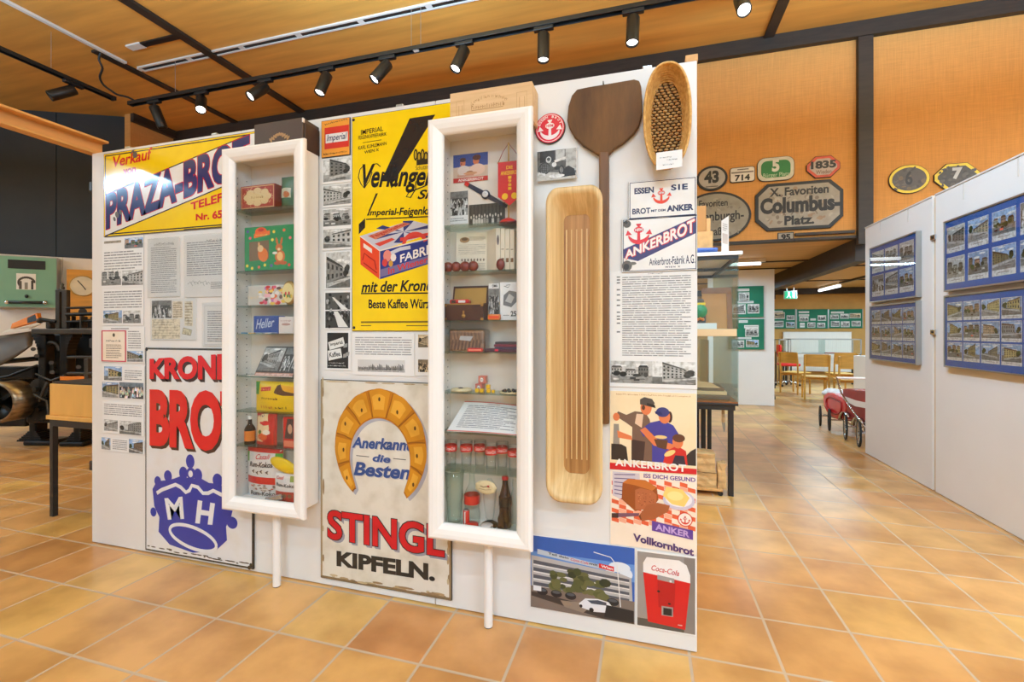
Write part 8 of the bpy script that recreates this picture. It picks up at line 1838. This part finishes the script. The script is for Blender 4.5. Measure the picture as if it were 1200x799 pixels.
# top works
b = MB(); lbox(b, 64.5, 69.5, 341, 385, T0+.2, .05, .006); lbox(b, 72, 78, 341, 385, T0+.2, .05, .006); lbox(b, 64.5, 78, 339.5, 342, T0+.2, .05, .004); b.build('head_post', 'press_grey', r)
b = MB(); b.lathe([(.022, 0), (.022, .03), (.012, .035), (.018, .06), (.006, .075)], LP(73, 339, T0+.22), 14); b.build('finial', 'press_grey', r)
for (p_, q_, w_) in (((78, 361), (112, 360), .014), ((78, 368.5), (112, 367.5), .022), ((78, 377), (112, 376), .014), ((48, 374), (66, 377), .02)):
    MB().tube([LP(*p_, T0+.2), LP(*q_, T0+.2)], w_, 8).build('guide_rod', 'press_iron', r)
rd = random.Random(31)
for k in range(9):
    px = 80+k*3.2; b = MB(); lbox(b, px, px+rd.uniform(1.5, 3), 376-rd.uniform(0, 6), 384.8, T0+.15+rd.uniform(0, .2), .05, .006); b.build('fitting', rd.choice(['press_grey', 'worn_steel', 'press_iron']), r)
b = MB(); lbox(b, 46, 64, 374, 377.5, T0+.2, .05, .01); lbox(b, 53, 58, 377, 385, T0+.2, .08, .01); b.ball(LP(47, 375.5, T0+.22), .035, n=12); b.build('hand_lever', 'press_grey', r)
b = MB(); lbox(b, 70, 101, 441, 445.5, T0-.02, .03, .003); b.build('orange_bar', 'orange_print', r)
b = MB(); lbox(b, 98, 103, 420, 448, T0-.02, .05, .006); lbox(b, 78, 108, 436, 439, T0-.02, .06, .006); lbox(b, 78, 108, 417, 420, T0+.05, .06, .006); b.build('side_arm', 'press_grey', r)
for (px, py) in ((39, 409), (43, 417), (60, 425), (61, 436), (92, 430)): MB().cyl(LP(px, py, T0-.04), LP(px, py, T0+.06), .022, 14).build('bolt', 'press_grey', r)
# papers on the press
zz = LP(36, 385, T0).z+.0006
a = LP(18, 387, T0+.4)
o = MB().prism([LP(3, 390, T0+.34), LP(34, 386, T0+.34), LP(48, 380, T0+.7), LP(16, 384, T0+.7)], Zv*.012, .001).build('paper_stack', 'sheet_white', None, tuple(a)); tag(o, 'white paper stack on the delivery end of the printing press', 'paper')
p0, p1, p2, p3 = LP(12, 386, T0+.4), LP(45, 377, T0+.4), LP(43, 368.5, T0+.42), LP(14, 381, T0+.42)
o = MB().prism([p0+Zv*.01, p1+Zv*.01, p2+Zv*.02, p3+Zv*.02], Fv*.05, .002).build('brochure', 'orange_print', None, tuple(p0)); tag(o, 'orange brochure with a dark label leaning on the paper stack', 'brochure')
MB().prism([p0.lerp(p1, .62)+Zv*.02-Fv*.004, p0.lerp(p1, .95)+Zv*.02-Fv*.004, p3.lerp(p2, .95)+Zv*.008-Fv*.004, p3.lerp(p2, .62)+Zv*.008-Fv*.004], Fv*.003).build('label', 'black_plastic', o)
# wooden box on its black table
TX0, TY0 = -4.20, 2.27
f0 = on_z(58, 605, 0); TX0, TY0 = f0.x, f0.y
zl, zt_ = on_y(58, 491, TY0).z, on_y(58, 449.5, TY0).z
r = empty('side_table', (TX0+.5, TY0+.25, 0), 'black steel table carrying the ochre wooden box, left of the exhibition wall', 'table')
for x in (TX0, TX0+.96):
    for y in (TY0, TY0+.46): MB().box((x, y, 0), (x+.034, y+.034, zl-.05), .002).build('leg', 'black_steel', r)
MB().box((TX0, TY0, zl-.05), (TX0+1.01, TY0+.51, zl), .002).build('top_frame', 'black_steel', r)
zl += .0005
r = empty('wooden_box', (TX0+.5, TY0+.25, zl), 'ochre wooden box with a dark lid standing on the black steel table', 'box')
MB().box((TX0-.015, TY0-.015, zl), (TX0+1.02, TY0+.52, zl+.03), .004).build('base_moulding', 'ochre_board', r); MB().box((TX0, TY0, zl+.0305), (TX0+1.0, TY0+.5, zt_), .004).build('body', 'ochre_board', r); MB().box((TX0+.01, TY0+.01, zt_+.0005), (TX0+.99, TY0+.49, zt_+.015), .002).build('lid', 'dark_timber', r)
